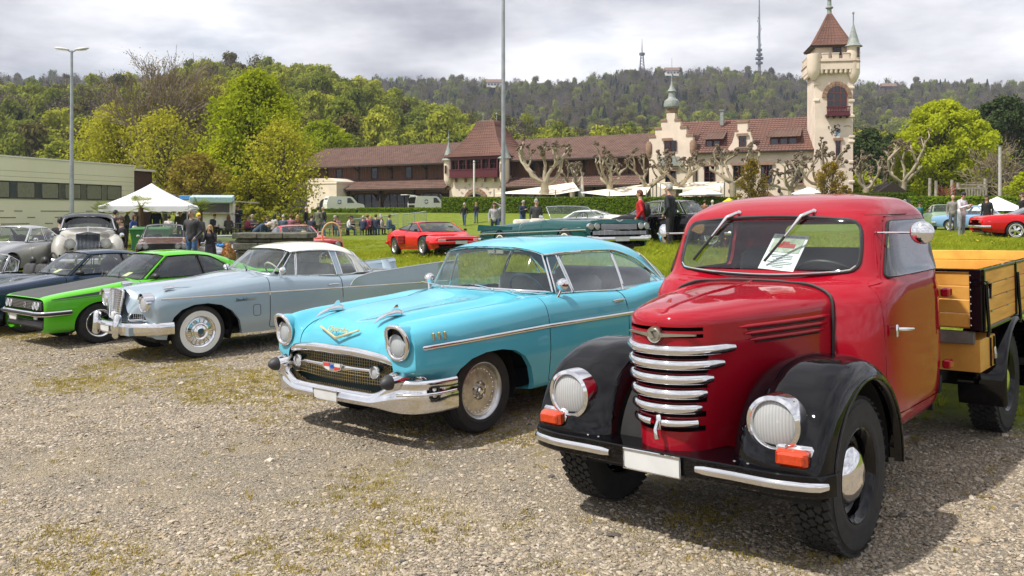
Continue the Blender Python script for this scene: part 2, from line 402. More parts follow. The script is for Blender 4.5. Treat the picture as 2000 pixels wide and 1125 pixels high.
# ------------------------------------------------------------------ ground
rng=np.random.default_rng(7)
EDGE=np.array([(-60,40),(-14,24.5),(-8,20),(-4,17),(-.5,13.2),(2.2,9.3),(3.2,7.2),(5,5.6),(12,3)],float)
def sstep(a,b,x):t=np.clip((x-a)/(b-a),0,1);return t*t*(3-2*t)
def gz(x,y):
    x=np.asarray(x,float);y=np.asarray(y,float)
    d=y-np.interp(x,EDGE[:,0],EDGE[:,1])
    t=sstep(0,7,d)
    zb=np.interp(x,[-40,-12,-6,-3,0,3,8,30],[0.,-.05,.12,.26,.5,.70,.74,.80])
    zb=zb+sstep(36,50,y)*np.interp(x,[-20,0,6],[.5,.15,0.])
    z=KS*np.clip(x,-16,10)*(1-t)+t*zb
    top=1.75
    lawn=sstep(67,77,y)
    return z*(1-lawn)+top*lawn
def gz1(x,y):return float(gz(x,y))
def grassy(x,y):
    """0 on the gravel lot, 1 on the grass"""
    d=y-np.interp(x,EDGE[:,0],EDGE[:,1]);return sstep(-.6,.7,d)
xs=np.unique(np.concatenate([-np.geomspace(9,900,34)[::-1],np.arange(-9,9.01,.2),np.geomspace(9.3,900,34)]))
ys=np.unique(np.concatenate([[-60,-20,-5,0,2],np.arange(3,26,.2),np.geomspace(26.2,130,70),[170,300,600,1200,3000]]))
XX,YY=np.meshgrid(xs,ys,indexing='ij')
def fbm(x,y,sc,seed=0):
    return np.vectorize(lambda a,b:mnoise.fractal(Vector((a*sc,b*sc,seed)),1.,2.,4))(x,y)
near=(np.abs(XX)<12) & (YY<26)
dz=np.zeros_like(XX);dz[near]=fbm(XX[near],YY[near],.9)*.018
ZZ=gz(XX,YY)+dz
def pmask(x,y):
    """patches where moss and short grass grow through the gravel"""
    n=fbm(x,y,.38,5.)+.35*fbm(x,y,1.7,9.);return np.clip((n+.0+.12*np.clip(-x/6,-1,1)-.16*np.clip((6.5-y)/2,0,1))*2.0,0,1)
GM=np.zeros_like(XX);GM[near]=pmask(XX[near],YY[near])
gd=G();gd.grid(np.stack([XX,YY,ZZ],-1))
def ground_mat():
    m=bpy.data.materials.new('gravel_and_grass_ground');m.use_nodes=True;nt=m.node_tree;L=nt.links;b=nt.nodes['Principled BSDF']
    t=node(nt,'TexCoord');ga=node(nt,'Attribute');ga.attribute_name='grass';ma=node(nt,'Attribute');ma.attribute_name='moss'
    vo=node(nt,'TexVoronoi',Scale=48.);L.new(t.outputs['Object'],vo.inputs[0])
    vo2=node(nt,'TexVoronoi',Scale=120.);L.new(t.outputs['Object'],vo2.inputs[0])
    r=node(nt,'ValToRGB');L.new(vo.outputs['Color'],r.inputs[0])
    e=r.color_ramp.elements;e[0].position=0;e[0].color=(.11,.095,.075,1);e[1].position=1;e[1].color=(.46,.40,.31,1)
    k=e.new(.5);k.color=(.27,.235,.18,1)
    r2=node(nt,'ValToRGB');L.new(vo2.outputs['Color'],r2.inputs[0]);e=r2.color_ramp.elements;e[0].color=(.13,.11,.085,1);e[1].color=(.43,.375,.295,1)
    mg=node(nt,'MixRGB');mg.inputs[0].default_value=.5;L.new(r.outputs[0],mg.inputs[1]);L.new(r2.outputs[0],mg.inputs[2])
    # sandy earth between
    ns=node(nt,'TexNoise',Scale=1.3,Detail=8.,Roughness=.65);L.new(t.outputs['Object'],ns.inputs[0])
    rs=node(nt,'MapRange');rs.inputs[1].default_value=.45;rs.inputs[2].default_value=.7;rs.inputs[4].default_value=.6;L.new(ns.outputs[0],rs.inputs[0])
    ms=node(nt,'MixRGB');L.new(rs.outputs[0],ms.inputs[0]);L.new(mg.outputs[0],ms.inputs[1]);ms.inputs[2].default_value=(.42,.34,.225,1)
    # moss
    nm=node(nt,'TexNoise',Scale=26.,Detail=6.,Roughness=.7);L.new(t.outputs['Object'],nm.inputs[0])
    ml=node(nt,'Math',operation='MULTIPLY');L.new(ma.outputs['Fac'],ml.inputs[0]);rm=node(nt,'MapRange');rm.inputs[1].default_value=.42;rm.inputs[2].default_value=.62;L.new(nm.outputs[0],rm.inputs[0]);L.new(rm.outputs[0],ml.inputs[1])
    mm=node(nt,'MixRGB');L.new(ml.outputs[0],mm.inputs[0]);L.new(ms.outputs[0],mm.inputs[1]);mm.inputs[2].default_value=(.34,.27,.06,1)
    # grass
    ng_=node(nt,'TexNoise',Scale=3.,Detail=8.,Roughness=.7);L.new(t.outputs['Object'],ng_.inputs[0])
    rg=node(nt,'ValToRGB');L.new(ng_.outputs[0],rg.inputs[0]);e=rg.color_ramp.elements;e[0].position=.3;e[0].color=(.105,.15,.016,1);e[1].position=.7;e[1].color=(.23,.28,.032,1)
    fin=node(nt,'MixRGB');L.new(ga.outputs['Fac'],fin.inputs[0]);L.new(mm.outputs[0],fin.inputs[1]);L.new(rg.outputs[0],fin.inputs[2])
    L.new(fin.outputs[0],b.inputs['Base Color']);b.inputs['Roughness'].default_value=.95;b.inputs['Specular IOR Level'].default_value=.2
    bp=node(nt,'Bump',Strength=.8,Distance=.02);ad=node(nt,'Math',operation='ADD');L.new(vo.outputs['Distance'],ad.inputs[0]);L.new(vo2.outputs['Distance'],ad.inputs[1]);iv=node(nt,'Math',operation='MULTIPLY');iv.inputs[1].default_value=-1;L.new(ad.outputs[0],iv.inputs[0]);L.new(iv.outputs[0],bp.inputs['Height']);L.new(bp.outputs[0],b.inputs['Normal'])
    return m
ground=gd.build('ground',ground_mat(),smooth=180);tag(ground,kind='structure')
for an,ar in (('grass',grassy(XX,YY)),('moss',GM)):
    a=ground.data.attributes.new(an,'FLOAT','POINT');a.data.foreach_set('value',ar.ravel().astype(np.float32))

# loose stones
def stone_mat(name,cols):
    m=bpy.data.materials.new(name);m.use_nodes=True;nt=m.node_tree;L=nt.links;b=nt.nodes['Principled BSDF']
    oi=node(nt,'ObjectInfo');r=node(nt,'ValToRGB');r.color_ramp.interpolation='LINEAR';L.new(oi.outputs['Random'],r.inputs[0])
    e=r.color_ramp.elements;e[0].color=(*cols[0],1);e[1].color=(*cols[-1],1)
    for i,c in enumerate(cols[1:-1]):k=e.new((i+1)/(len(cols)-1));k.color=(*c,1)
    t=node(nt,'TexCoord');n=node(nt,'TexNoise',Scale=3.,Detail=4.);L.new(t.outputs['Object'],n.inputs[0]);mx=node(nt,'MixRGB',blend_type='MULTIPLY');mx.inputs[0].default_value=.6;L.new(r.outputs[0],mx.inputs[1])
    r2=node(nt,'ValToRGB');L.new(n.outputs[0],r2.inputs[0]);r2.color_ramp.elements[0].position=.35;r2.color_ramp.elements[0].color=(.55,.53,.5,1);r2.color_ramp.elements[1].position=.6
    L.new(r2.outputs[0],mx.inputs[2]);L.new(mx.outputs[0],b.inputs['Base Color']);b.inputs['Roughness'].default_value=.8;b.inputs['Specular IOR Level'].default_value=.3
    return m
smat=stone_mat('river_gravel',[(.085,.08,.078),(.42,.34,.245),(.24,.205,.165),(.48,.405,.31),(.15,.135,.12),(.46,.36,.24),(.31,.27,.225),(.55,.49,.40),(.28,.22,.155)])
def stone_mesh(seed,sub=2):
    r=random.Random(seed);bm=bmesh.new();bmesh.ops.create_icosphere(bm,subdivisions=sub,radius=1)
    sx,sy,sz=r.uniform(.8,1.25),r.uniform(.6,1.),r.uniform(.38,.7);off=r.random()*50
    for v in bm.verts:
        d=v.co.copy();k=1+.28*mnoise.noise(d*1.1+Vector((off,0,0)))+.12*mnoise.noise(d*2.7+Vector((0,off,0)))
        v.co=Vector((d.x*k*sx,d.y*k*sy,d.z*k*sz+.12))
    me=bpy.data.meshes.new('gravel_stone');bm.to_mesh(me);bm.free();me.materials.append(smat)
    me.polygons.foreach_set('use_smooth',np.ones(len(me.polygons),dtype=bool));me.set_sharp_from_angle(angle=R(38));return me
stones=[stone_mesh(i,2 if i<4 else 1) for i in range(9)]
def frustum_pts(n,d0,d1,marg=1.06,power=1.):
    """random ground points that the photo's field can see, between two distances"""
    D=np.sqrt(rng.uniform(d0**2,d1**2,n)) if power==1 else (d0*(d1/d0)**rng.uniform(0,1,n))
    x=rng.uniform(-1,1,n)*D*.579*marg+rng.uniform(-.3,.3,n);return x,D
P_,S_=[],[]
for n,d0,d1,s0,s1 in ((125000,3.5,8.4,.0055,.0135),(9000,3.4,9.5,.012,.022),(80000,8.2,16,.009,.019),(420,3.5,12,.022,.042),(7000,15,24,.016,.03)):
    x,y=frustum_pts(n,d0,d1);k=rng.uniform(0,1,n)>grassy(x,y)*1.02+.0
    mo=fbm(x*.4+y*.25,y*1.1,.5,3.);k &= rng.uniform(0,1,n)<np.clip(.86+mo*1.3,.22,1)
    x,y=x[k],y[k];P_.append(np.stack([x,y,gz(x,y)+fbm(x,y,.9)*.018],1));S_.append(s0+(s1-s0)*rng.uniform(0,1,len(x))**2.2)
P_=np.concatenate(P_);S_=np.concatenate(S_);n=len(P_)
scatter('gravel_stones',P_,rng.integers(0,9,n),np.stack([rng.uniform(-.3,.3,n),rng.uniform(-.3,.3,n),rng.uniform(0,6.28,n)],1),np.stack([S_*rng.uniform(.85,1.3,n),S_,S_*rng.uniform(.7,1.,n)],1),stones,'loose grey and beige gravel stones covering the lot','gravel')

# grass
def leaf_mat(name,c1,c2,tr=.35,rnd=.25,nscale=.15):
    m=bpy.data.materials.new(name);m.use_nodes=True;nt=m.node_tree;L=nt.links;nt.nodes.clear();o=node(nt,'OutputMaterial')
    oi=node(nt,'ObjectInfo');ge=node(nt,'NewGeometry');n=node(nt,'TexNoise',Scale=nscale,Detail=3.);L.new(ge.outputs['Position'],n.inputs[0])
    n2=node(nt,'TexNoise',Scale=nscale*14,Detail=2.);L.new(ge.outputs['Position'],n2.inputs[0])
    a=node(nt,'Math',operation='ADD');L.new(oi.outputs['Random'],a.inputs[0]);L.new(n.outputs[0],a.inputs[1]);a2=node(nt,'Math',operation='ADD');L.new(a.outputs[0],a2.inputs[0]);L.new(n2.outputs[0],a2.inputs[1])
    mr=node(nt,'MapRange');mr.inputs[1].default_value=.75;mr.inputs[2].default_value=2.1;L.new(a2.outputs[0],mr.inputs[0])
    mx=node(nt,'MixRGB');mx.inputs[1].default_value=(*c1,1);mx.inputs[2].default_value=(*c2,1);L.new(mr.outputs[0],mx.inputs[0])
    d=node(nt,'BsdfDiffuse');t=node(nt,'BsdfTranslucent');s=node(nt,'MixShader');s.inputs[0].default_value=tr
    L.new(mx.outputs[0],d.inputs[0]);L.new(mx.outputs[0],t.inputs[0]);L.new(d.outputs[0],s.inputs[1]);L.new(t.outputs[0],s.inputs[2]);L.new(s.outputs[0],o.inputs[0]);return m
grass_m=leaf_mat('meadow_grass',(.16,.21,.014),(.46,.50,.05),.45,nscale=.8)
moss_m=leaf_mat('dry_moss_grass',(.19,.16,.02),(.50,.38,.06),.35,nscale=1.2)
def tuft(seed,nb,h,sp,m,wd=.006,seg=3):
    r=random.Random(seed);g=G()
    for _ in range(nb):
        a=r.uniform(0,6.28);d=r.uniform(0,sp) ;bx,by=d*math.cos(a),d*math.sin(a);hh=h*r.uniform(.45,1.15);ln=hh*r.uniform(.15,.7);b=r.uniform(0,6.28);w_=wd*r.uniform(.7,1.4);pa=a+r.uniform(-.8,.8);px,py=-math.sin(b)*w_,math.cos(b)*w_;vs=[]
        for k in range(seg+1):
            t=k/seg;x=bx+math.cos(pa)*ln*t*t;y=by+math.sin(pa)*ln*t*t;z=hh*t*(1-.18*t);q=1-t*.85
            vs += [(x-px*q,y-py*q,z),(x+px*q,y+py*q,z)]
        g.add(vs,[(2*k,2*k+1,2*k+3,2*k+2) for k in range(seg)])
    return mesh_only(g,'grass_tuft',m)
gt=[tuft(i,26,.20,.11,grass_m,.005) for i in range(5)]+[tuft(20+i,30,.25,.26,grass_m,.011,2) for i in range(3)]
fl_m=mat('buttercup_petal',(.75,.55,.02),rough=.6);
x1,y1=frustum_pts(15000,5.5,20);k=(rng.uniform(0,1,len(x1))<grassy(x1,y1)**2);x1,y1=x1[k],y1[k]
x2,y2=frustum_pts(34000,16,46);k=(rng.uniform(0,1,len(x2))<grassy(x2,y2));x2,y2=x2[k],y2[k]
# mown strip further back stays short
gx=np.concatenate([x1,x2]);gy=np.concatenate([y1,y2]);n=len(gx);ii=np.concatenate([rng.integers(0,5,len(x1)),rng.integers(5,8,len(x2))])
s=rng.uniform(.5,1.15,n)*np.where(gy>34,.55,1.)*np.clip(.75+fbm(gx,gy,.3,2.)*.8,.4,1.3)*np.interp(gy,[5,11,14],[.5,.6,1.])
scatter('meadow_grass',np.stack([gx,gy,gz(gx,gy)-.01],1),ii,np.stack([np.zeros(n),np.zeros(n),rng.uniform(0,6.28,n)],1),np.stack([s,s,s],1),gt,'tall spring meadow grass on the bank behind the parked cars','grass')
mt=[tuft(40+i,16,.03,.05,moss_m,.0022,2) for i in range(4)]
x3,y3=frustum_pts(38000,3.6,15);k=rng.uniform(0,1,len(x3))<pmask(x3,y3)*1.1*(1-grassy(x3,y3))+.02;x3,y3=x3[k],y3[k];n=len(x3);s=rng.uniform(.45,1.2,n)
scatter('moss_tufts',np.stack([x3,y3,gz(x3,y3)+fbm(x3,y3,.9)*.018],1),rng.integers(0,4,n),np.stack([np.zeros(n),np.zeros(n),rng.uniform(0,6.28,n)],1),np.stack([s,s,s],1),mt,'yellowish moss and short dry grass growing through the gravel','moss')
fg=G();fg.lathe([(.002,0),(.003,.22)],4);fg.mi=1;fg.lathe([(0,.215),(.02,.235),(.0,.238)],6)
flw=mesh_only(fg,'flower',[grass_m,fl_m])
x4,y4=frustum_pts(900,11,30);k=(grassy(x4,y4)>.9) & (fbm(x4,y4,.25,8.)>.05);x4,y4=x4[k],y4[k];n=len(x4);s=rng.uniform(.8,1.5,n)
scatter('yellow_flowers',np.stack([x4,y4,gz(x4,y4)],1),np.zeros(n),np.stack([rng.uniform(-.3,.3,n),np.zeros(n),rng.uniform(0,6.28,n)],1),np.stack([s,s,s],1),[flw],'small yellow meadow flowers dotted through the long grass','flowers')

# ------------------------------------------------------------------ wooded hills
NR_U=np.array([-700,-400,0,200,340,420,520,600,680,760,850,950,1100,1300,1700,2300]);NR_V=np.array([240,232,222,214,196,164,186,182,204,234,272,298,316,332,335,330])
FR_U=np.array([-900,-300,0,300,700,760,900,1000,1100,1200,1260,1330,1400,1480,1560,1700,1850,2000,2300,2900]);FR_V=np.array([180,172,172,175,185,175,178,182,186,168,156,165,158,162,176,188,183,186,190,200])
def near_hill(x,y):
    u=1000+FPX*x/y;D0,D1=150.,330.
    top=HC+(YH-np.interp(u,NR_U,NR_V))/FPX*D1;t=np.clip((y-D0)/(D1-D0),0,1.25)
    z=2+(top-2)*np.where(t<1,t**.85,1-(t-1)*1.2);return z
def far_hill(x,y):
    u=1000+FPX*x/y;D0,D1=330.,900.
    top=HC+(YH-np.interp(u,FR_U,FR_V))/FPX*D1;t=np.clip((y-D0)/(D1-D0),0,1.2)
    return 2+(top-2)*np.where(t<1,t**1.15,1-(t-1)*.8)
earth=mat('forest_floor',(.06,.055,.03),rough=1.,col2=(.03,.04,.015),vscale=.05)
for nm,fn,d0,d1,x0,x1_ in (('near_hill',near_hill,150,372,-330,480),('far_hill',far_hill,330,1010,-1100,1300)):
    a=np.linspace(x0,x1_,90);b=np.linspace(d0,d1,50);A,B=np.meshgrid(a,b,indexing='ij');Z=fn(A,B)+fbm(A,B,.012,4.)*(3 if nm=='near_hill' else 8)
    g=G();g.grid(np.stack([A,B,Z-.5],-1));tag(g.build(nm,earth,smooth=180),kind='structure')
LF=[leaf_mat('leaf_yellow_green',(.16,.20,.024),(.42,.43,.05),.35,nscale=.02),leaf_mat('leaf_mid_green',(.11,.145,.024),(.29,.31,.05),.35,nscale=.02),leaf_mat('leaf_olive',(.08,.075,.03),(.17,.15,.045),.3,nscale=.02),leaf_mat('conifer_needles',(.012,.022,.014),(.035,.055,.028),.1,nscale=.02)]
bark_far=mat('bare_twigs',(.16,.125,.10),rough=1.,var=.3,vscale=.5)
def blob_tree(seed,m,n=2600,sz=.34,bare=False):
    """round broadleaf: many leaf clumps on lobes, trunk below; about 10 m tall"""
    r=random.Random(seed);g=G();lobes=[]
    for i in range(30):
        a=r.uniform(0,6.28);h=r.uniform(2.6,8.6);rad=3.0*math.sqrt(max(.05,1-((h-5.2)/4.3)**2));d=rad*r.uniform(.35,.8);lobes.append((Vector((d*math.cos(a),d*math.sin(a),h)),r.uniform(.6,1.4)))
    lobes.append((Vector((0,0,5.5)),2.3));lobes.append((Vector((.3,0,7.9)),1.6))
    for i in range(n):
        c,q=lobes[i%len(lobes)];d=Vector((r.gauss(0,1),r.gauss(0,1),r.gauss(0,1)+.25)).normalized();p=c+d*q*r.uniform(.55,1.15)
        nrm=(d+Vector((r.uniform(-.7,.7),r.uniform(-.7,.7),r.uniform(-.4,.8)))).normalized();u_=nrm.orthogonal().normalized();v_=nrm.cross(u_);s1=sz*r.uniform(.5,1.1);s2=sz*r.uniform(.4,.9)
        g.add([p-u_*s1-v_*s2*.3,p+v_*s2*-.8,p+u_*s1+v_*s2*.2,p+v_*s2],[(0,1,2,3)])
    g.mi=1;g.tube([(0,0,-1),(0,0,3),(.2,.1,6)],[.28,.22,.1],5)
    for i in range(5 if not bare else 26):
        a=r.uniform(0,6.28);h=r.uniform(2,5.5);L_=r.uniform(2,4.6) if bare else 2.4;g.tube([(0,0,h),(math.cos(a)*L_*.4,math.sin(a)*L_*.4,h+L_*.55),(math.cos(a)*L_*.75,math.sin(a)*L_*.75,h+L_*1.1)],[.12,.07,.02],4,cap=False)
    return mesh_only(g,'forest_tree',[m,bark_far])
def fir_tree(seed,n=800):
    r=random.Random(seed);g=G();Hh=11.
    for i in range(n):
        t=(i+r.random())/n;h=1.2+t*(Hh-1.2);rad=(1-t)**.85*2.7*r.uniform(.5,1.15)+.1;a=r.uniform(0,6.28);p=Vector((math.cos(a)*rad,math.sin(a)*rad,h-rad*.3));inn=Vector((0,0,h+.15));sd_=Vector((-math.sin(a),math.cos(a),0))*(.22+.3*(1-t))
        g.add([inn,p-sd_-Vector((0,0,.35)),p+Vector((math.cos(a),math.sin(a),-.5))*.3,p+sd_-Vector((0,0,.35))],[(0,1,2,3)])
    g.mi=1;g.tube([(0,0,-1),(0,0,Hh)],[.25,.03],5);return mesh_only(g,'forest_fir',[LF[3],bark_far])
protos=[blob_tree(1,LF[0]),blob_tree(2,LF[0]),blob_tree(3,LF[1]),blob_tree(4,LF[1]),blob_tree(5,LF[2],2000),fir_tree(6),fir_tree(7),blob_tree(8,LF[2],700,.30,True),blob_tree(9,bark_far,900,.22,True)]
def wood(name,fn,n,d0,d1,umax,s0,s1,pick,label,umin=-1.):
    D=np.sqrt(rng.uniform(d0**2,d1**2,n*3));uu=rng.uniform(umin,umax,n*3);x=uu*D;keep=[];cell={}
    gap=(s0+s1)*2.1
    for i in range(len(D)):
        k=(int(x[i] // gap),int(D[i] // gap))
        if any((x[i]-x[j])**2+(D[i]-D[j])**2<gap*gap for a in (-1,0,1) for b in (-1,0,1) for j in cell.get((k[0]+a,k[1]+b),())):continue
        cell.setdefault(k,[]).append(i);keep.append(i)
        if len(keep) >= n:break
    x,D=x[keep],D[keep];z=fn(x,D);n=len(x);f=fbm(x,D,.012,2.);h=sstep(d0,d1,D);idx=np.array([pick(a,b,rng.uniform(),q) for a,b,q in zip(f,h,x/D)])
    s=rng.uniform(s0,s1,n)*np.where((idx==5) | (idx==6),.78,1.);zs=s*rng.uniform(.95,1.35,n)
    scatter(name,np.stack([x,D,z-1.],1),idx,np.stack([np.zeros(n),np.zeros(n),rng.uniform(0,6.28,n)],1),np.stack([s,s,zs],1),protos,label,'forest')
def pick_near(f,h,r,q=0.):
    if q<-.33 and h>.35 and r<.5:return 7+int(r*993)%2
    if-.29<q<-.06 and r<.72:return int(r*991)%3
    if r<.05+.10*(f>.25):return 5+int(r*997)%2
    if r<.20+.2*(h>.6):return 7+int(r*993)%2
    if h<.6:return int(r*991)%4 if r<.9 else 4
    return (2+int(r*991)%3) if r<.75 else int(r*991)%2
def pick_far(f,h,r,q=0.):
    if f>.02 and r<.48:return 5+int(r*997)%2
    if r<.18:return 5
    if h<.38:return 1+int(r*991)%4
    return 7+int(r*991)%2 if r<.78 else 3+int(r*991)%2
wood('near_hill_forest',near_hill,1500,155,345,.62,.85,1.3,pick_near,'fresh green broadleaf wood covering the nearer hill',umin=-.75)
wood('far_hill_forest',far_hill,6500,345,915,.68,1.15,1.7,pick_far,'mixed dark conifer and bare wood on the far ridge',umin=-.68)
# ------------------------------------------------------------------ vehicles: shared pieces
def car_root(name,x,y,th,label,cat='car',group=None,z=None,lot=True):
    """x, y: middle of the front axle; th: how far the tail points right of straight-away (degrees). local +x is forward, +y the car's left"""
    t=R(th);o=empty(name);f=Vector((-math.sin(t),-math.cos(t),0));l=Vector((math.cos(t),-math.sin(t),0));up=Vector((0,0,1))
    if lot:
        up=Vector((-KS,0,1)).normalized();f.z=KS*f.x;f.normalize();l=up.cross(f);zz=KS*x
    else:
        # stand on the bank: follow the ground under the two axles
        def gg(a):return gz1(x-f.x*a,y-f.y*a)
        a_=gg(0);b_=gg(2.6);f.z=(a_-b_)/2.6;f.normalize();up=f.cross(l).normalized();l=up.cross(f);zz=a_
    if z is not None:zz=z
    M=Matrix((f,l,up)).transposed().to_4x4();M.translation=Vector((x,y,zz));o.matrix_world=M
    tag(o,label,cat,group);return o
def tyre_geo(Rt,w,rr,white=None,lugs=0,grooves=3):
    g=G();h=w/2;p=[(rr,-h*.8),(rr+.012,-h*.92),(rr+(Rt-rr)*.45,-h*1.0),(Rt-.035,-h*.97),(Rt-.012,-h*.86)]
    if grooves:
        n=grooves;seg=1.5*h/(n+1)
        for i in range(n+1):
            a=-h*.75+i*seg;p += [(Rt-(.002 if abs(a)<h*.6 else .004),a),(Rt,a+seg*.36)]
            if i<n:p += [(Rt-.001,a+seg*.74),(Rt-.011,a+seg*.78),(Rt-.011,a+seg*.94)]
    else:p += [(Rt-.012,-h*.7),(Rt-.01,0),(Rt-.012,h*.7)]
    p += [(Rt-.012,h*.86),(Rt-.035,h*.97)]
    q=[(rr+(Rt-rr)*.80,h*1.0),(rr+(Rt-rr)*.72,h*1.01)]
    if white:
        g.lathe(p+q[:1]+[(white[1],h*1.0)],48,axis='y');g.mi=1;g.lathe([(white[1],h*1.0),((white[0]+white[1])/2,h*1.015),(white[0],h*.98)],48,axis='y');g.mi=0;g.lathe([(white[0],h*.98),(rr+.012,h*.92),(rr,h*.8)],48,axis='y')
    else:g.lathe(p+q+[(rr+(Rt-rr)*.45,h*1.0),(rr+(Rt-rr)*.3,h*.985),(rr+(Rt-rr)*.26,h*1.0),(rr+.012,h*.92),(rr,h*.8)],48,axis='y')
    for i in range(lugs):
        a=2*math.pi*i/lugs
        for j,(o_,sk) in enumerate(((-.74,.5),(-.37,-.5),(0,.5),(.37,-.5),(.74,.5))):
            aa=a+(math.pi/lugs if j%2 else 0);M=Matrix.Rotation(-aa,3,'Y') @ Matrix.Rotation(sk*.9,3,'X')
            g.box(Matrix.Rotation(-aa,3,'Y') @ Vector((Rt-.004,o_*h,0)),(.014,h*.33,2*math.pi*Rt/lugs*.70),M)
    return g
WCACHE={}
def wheel(parent,pos,Rt,w,rr,style,side=1,steer=0.):
    o=empty('wheel',pos,(0 if side>0 else math.pi)+steer,parent)
    key=(style,Rt,w,rr)
    if key in WCACHE:
        for ch in WCACHE[key]:
            c=ch.copy();COL.objects.link(c);c.parent=o
        return o
    P=[];h=w/2
    white={'stude':(rr+.01,rr+.075),'wsw':(rr+.012,rr+.045),'mustang':(rr+.03,rr+.05)}.get(style)
    P.append(tyre_geo(Rt,w,rr,white,46 if style=='truck' else 0,0 if style=='truck' else 3).build('tyre',[rubber,mat('whitewall_band',(.75,.74,.70),rough=.6,var=.05)] if white else rubber,o,smooth=35))
    rimm={'truck':black,'chevy':steel,'stude':chrome,'manta':chrome,'wire':chrome,'wsw':chrome,'mustang':chrome,'alloy':mat('silver_alloy',(.6,.61,.62),rough=.35,metal=.9),'cap':chrome,'gold':chrome}[style]
    g=G();g.lathe([(rr+.012,-h*.8),(rr-.006,-h*.6),(rr-.02,0),(rr-.012,h*.55),(rr-.004,h*.75),(rr+.012,h*.93),(rr+.006,h*.95),(rr-.01,h*.84),(rr-.024,h*.6)],48,axis='y');P.append(g.build('rim',rimm,o,smooth=35))
    if style=='truck':
        g=G();g.lathe([(rr-.02,h*.25),(rr*.82,h*.1),(rr*.72,h*.35),(.10,h*.42),(0,h*.42)],40,axis='y');P.append(g.build('wheel_disc',black,o,smooth=35))
        g=G();g.lathe([(rr*.66,h*.34),(rr*.655,h*.50),(rr*.6,h*.66),(rr*.45,h*.9),(rr*.25,h*1.02),(0,h*1.07)],40,axis='y');P.append(g.build('hubcap',chrome,o,smooth=35))
    elif style=='chevy':
        al=mat('cast_aluminium',(.78,.72,.62),rough=.36,metal=.75,var=.25,vscale=10,bump=.2,bscale=30)
        g=G();g.lathe([(rr-.02,h*.72),(rr-.03,h*.62),(rr*.84,h*.46),(rr*.74,h*.48),(rr*.45,h*.56),(rr*.36,h*.58),(rr*.34,h*.40),(0,h*.38)],48,axis='y')
        P.append(g.build('wheel_disc',al,o,smooth=30))
        g=G()
        for i in range(28):a=2*math.pi*i/28;g.ball((math.cos(a)*rr*.80,h*.485,math.sin(a)*rr*.80),(.008,.007,.008),6)
        P.append(g.build('rivets',chrome,o))
        g=G()
        for i in range(5):
            a=2*math.pi*i/5+.3;c,s_=math.cos(a),math.sin(a);g.lathe([(.014,h*.38),(.013,h*.72),(.006,h*.76),(0,h*.76)],6,(c*rr*.26,0,s_*rr*.26),'y');g.mi=0
        P.append(g.build('lug_nuts',chrome,o,smooth=25))
        g=G();g.lathe([(.034,h*.38),(.033,h*.8),(.026,h*.9),(.012,h*.95),(0,h*.95)],20,axis='y');P.append(g.build('hub_cap',chrome,o,smooth=30))
    elif style=='stude':
        g=G();g.lathe([(rr-.015,h*.78),(rr*.88,h*.84),(rr*.84,h*.7),(rr*.62,h*.78),(rr*.58,h*.9),(rr*.5,h*.95),(rr*.42,h*.82),(rr*.3,h*.9),(rr*.22,h*1.05),(0,h*1.08)],48,axis='y');P.append(g.build('hubcap',chrome,o,smooth=30))
        g=G()
        for i in range(16):a=2*math.pi*i/16;g.box((math.cos(a)*rr*.73,h*.76,math.sin(a)*rr*.73),(rr*.2,.014,.010),Matrix.Rotation(-a,3,'Y'))
        P.append(g.build('hubcap_fins',steel,o))
        g=G();g.lathe([(rr*.21,h*1.055),(.01,h*1.09),(0,h*1.09)],20,axis='y');P.append(g.build('hub_badge',mat('badge_blue_chrome',(.10,.16,.22),rough=.15,metal=.6),o,smooth=30))
    elif style=='manta':
        g=G();g.lathe([(rr-.02,h*.5),(rr*.8,h*.28),(rr*.35,h*.25),(0,h*.25)],40,axis='y');P.append(g.build('wheel_disc',matblack,o,smooth=30))
        g=G()
        for i in range(8):
            a=2*math.pi*i/8;M=Matrix.Rotation(-a,3,'Y');g.box(M @ Vector((rr*.55,h*.36,0)),(rr*.5,.02,.035),M,.006)
        g.lathe([(rr*.3,h*.25),(rr*.28,h*.5),(rr*.16,h*.55),(0,h*.5)],24,axis='y');P.append(g.build('spokes',matblack,o,smooth=30))
        g=G()
        for i in range(24):a=2*math.pi*i/24;g.ball((math.cos(a)*rr*.86,h*.5,math.sin(a)*rr*.86),.006,5)
        P.append(g.build('rivets',chrome,o))
    elif style in ('alloy','gold','mustang'):
        g=G();g.lathe([(rr-.02,h*.15),(0,h*.1)],32,axis='y');P.append(g.build('wheel_disc',matblack,o))
        g=G()
        for i in range(5):
            a=2*math.pi*i/5;M=Matrix.Rotation(-a,3,'Y');g.prism([(.03,-.035),(rr-.012,-.05),(rr-.012,.05),(.03,.035)],h*.25,h*.55,'y') if False else g.add([M @ Vector(p) for p in ((.02,h*.6,-.03),(rr-.012,h*.5,-.055),(rr-.012,h*.5,.055),(.02,h*.6,.03),(.02,h*.2,-.03),(rr-.012,h*.2,-.055),(rr-.012,h*.2,.055),(.02,h*.2,.03))],[(3,2,1,0),(0,1,5,4),(2,3,7,6),(1,2,6,5)])
        g.lathe([(.05,h*.3),(.048,h*.66),(0,h*.7)],16,axis='y');P.append(g.build('spokes',rimm,o,smooth=30))
    else:
        g=G();g.lathe([(rr-.01,h*.7),(rr*.85,h*.72),(rr*.8,h*.55),(rr*.5,h*.75),(rr*.3,h*.9),(0,h*.97)],32,axis='y')
        P.append(g.build('hubcap',chrome,o,smooth=30))
        if style=='wire':
            g=G()
            for i in range(20):a=2*math.pi*i/20;g.tube([(math.cos(a)*rr*.25,h*.97,math.sin(a)*rr*.25),(math.cos(a+.25)*rr*.95,h*.8,math.sin(a+.25)*rr*.95)],.006,4)
            P.append(g.build('spokes',chrome,o))
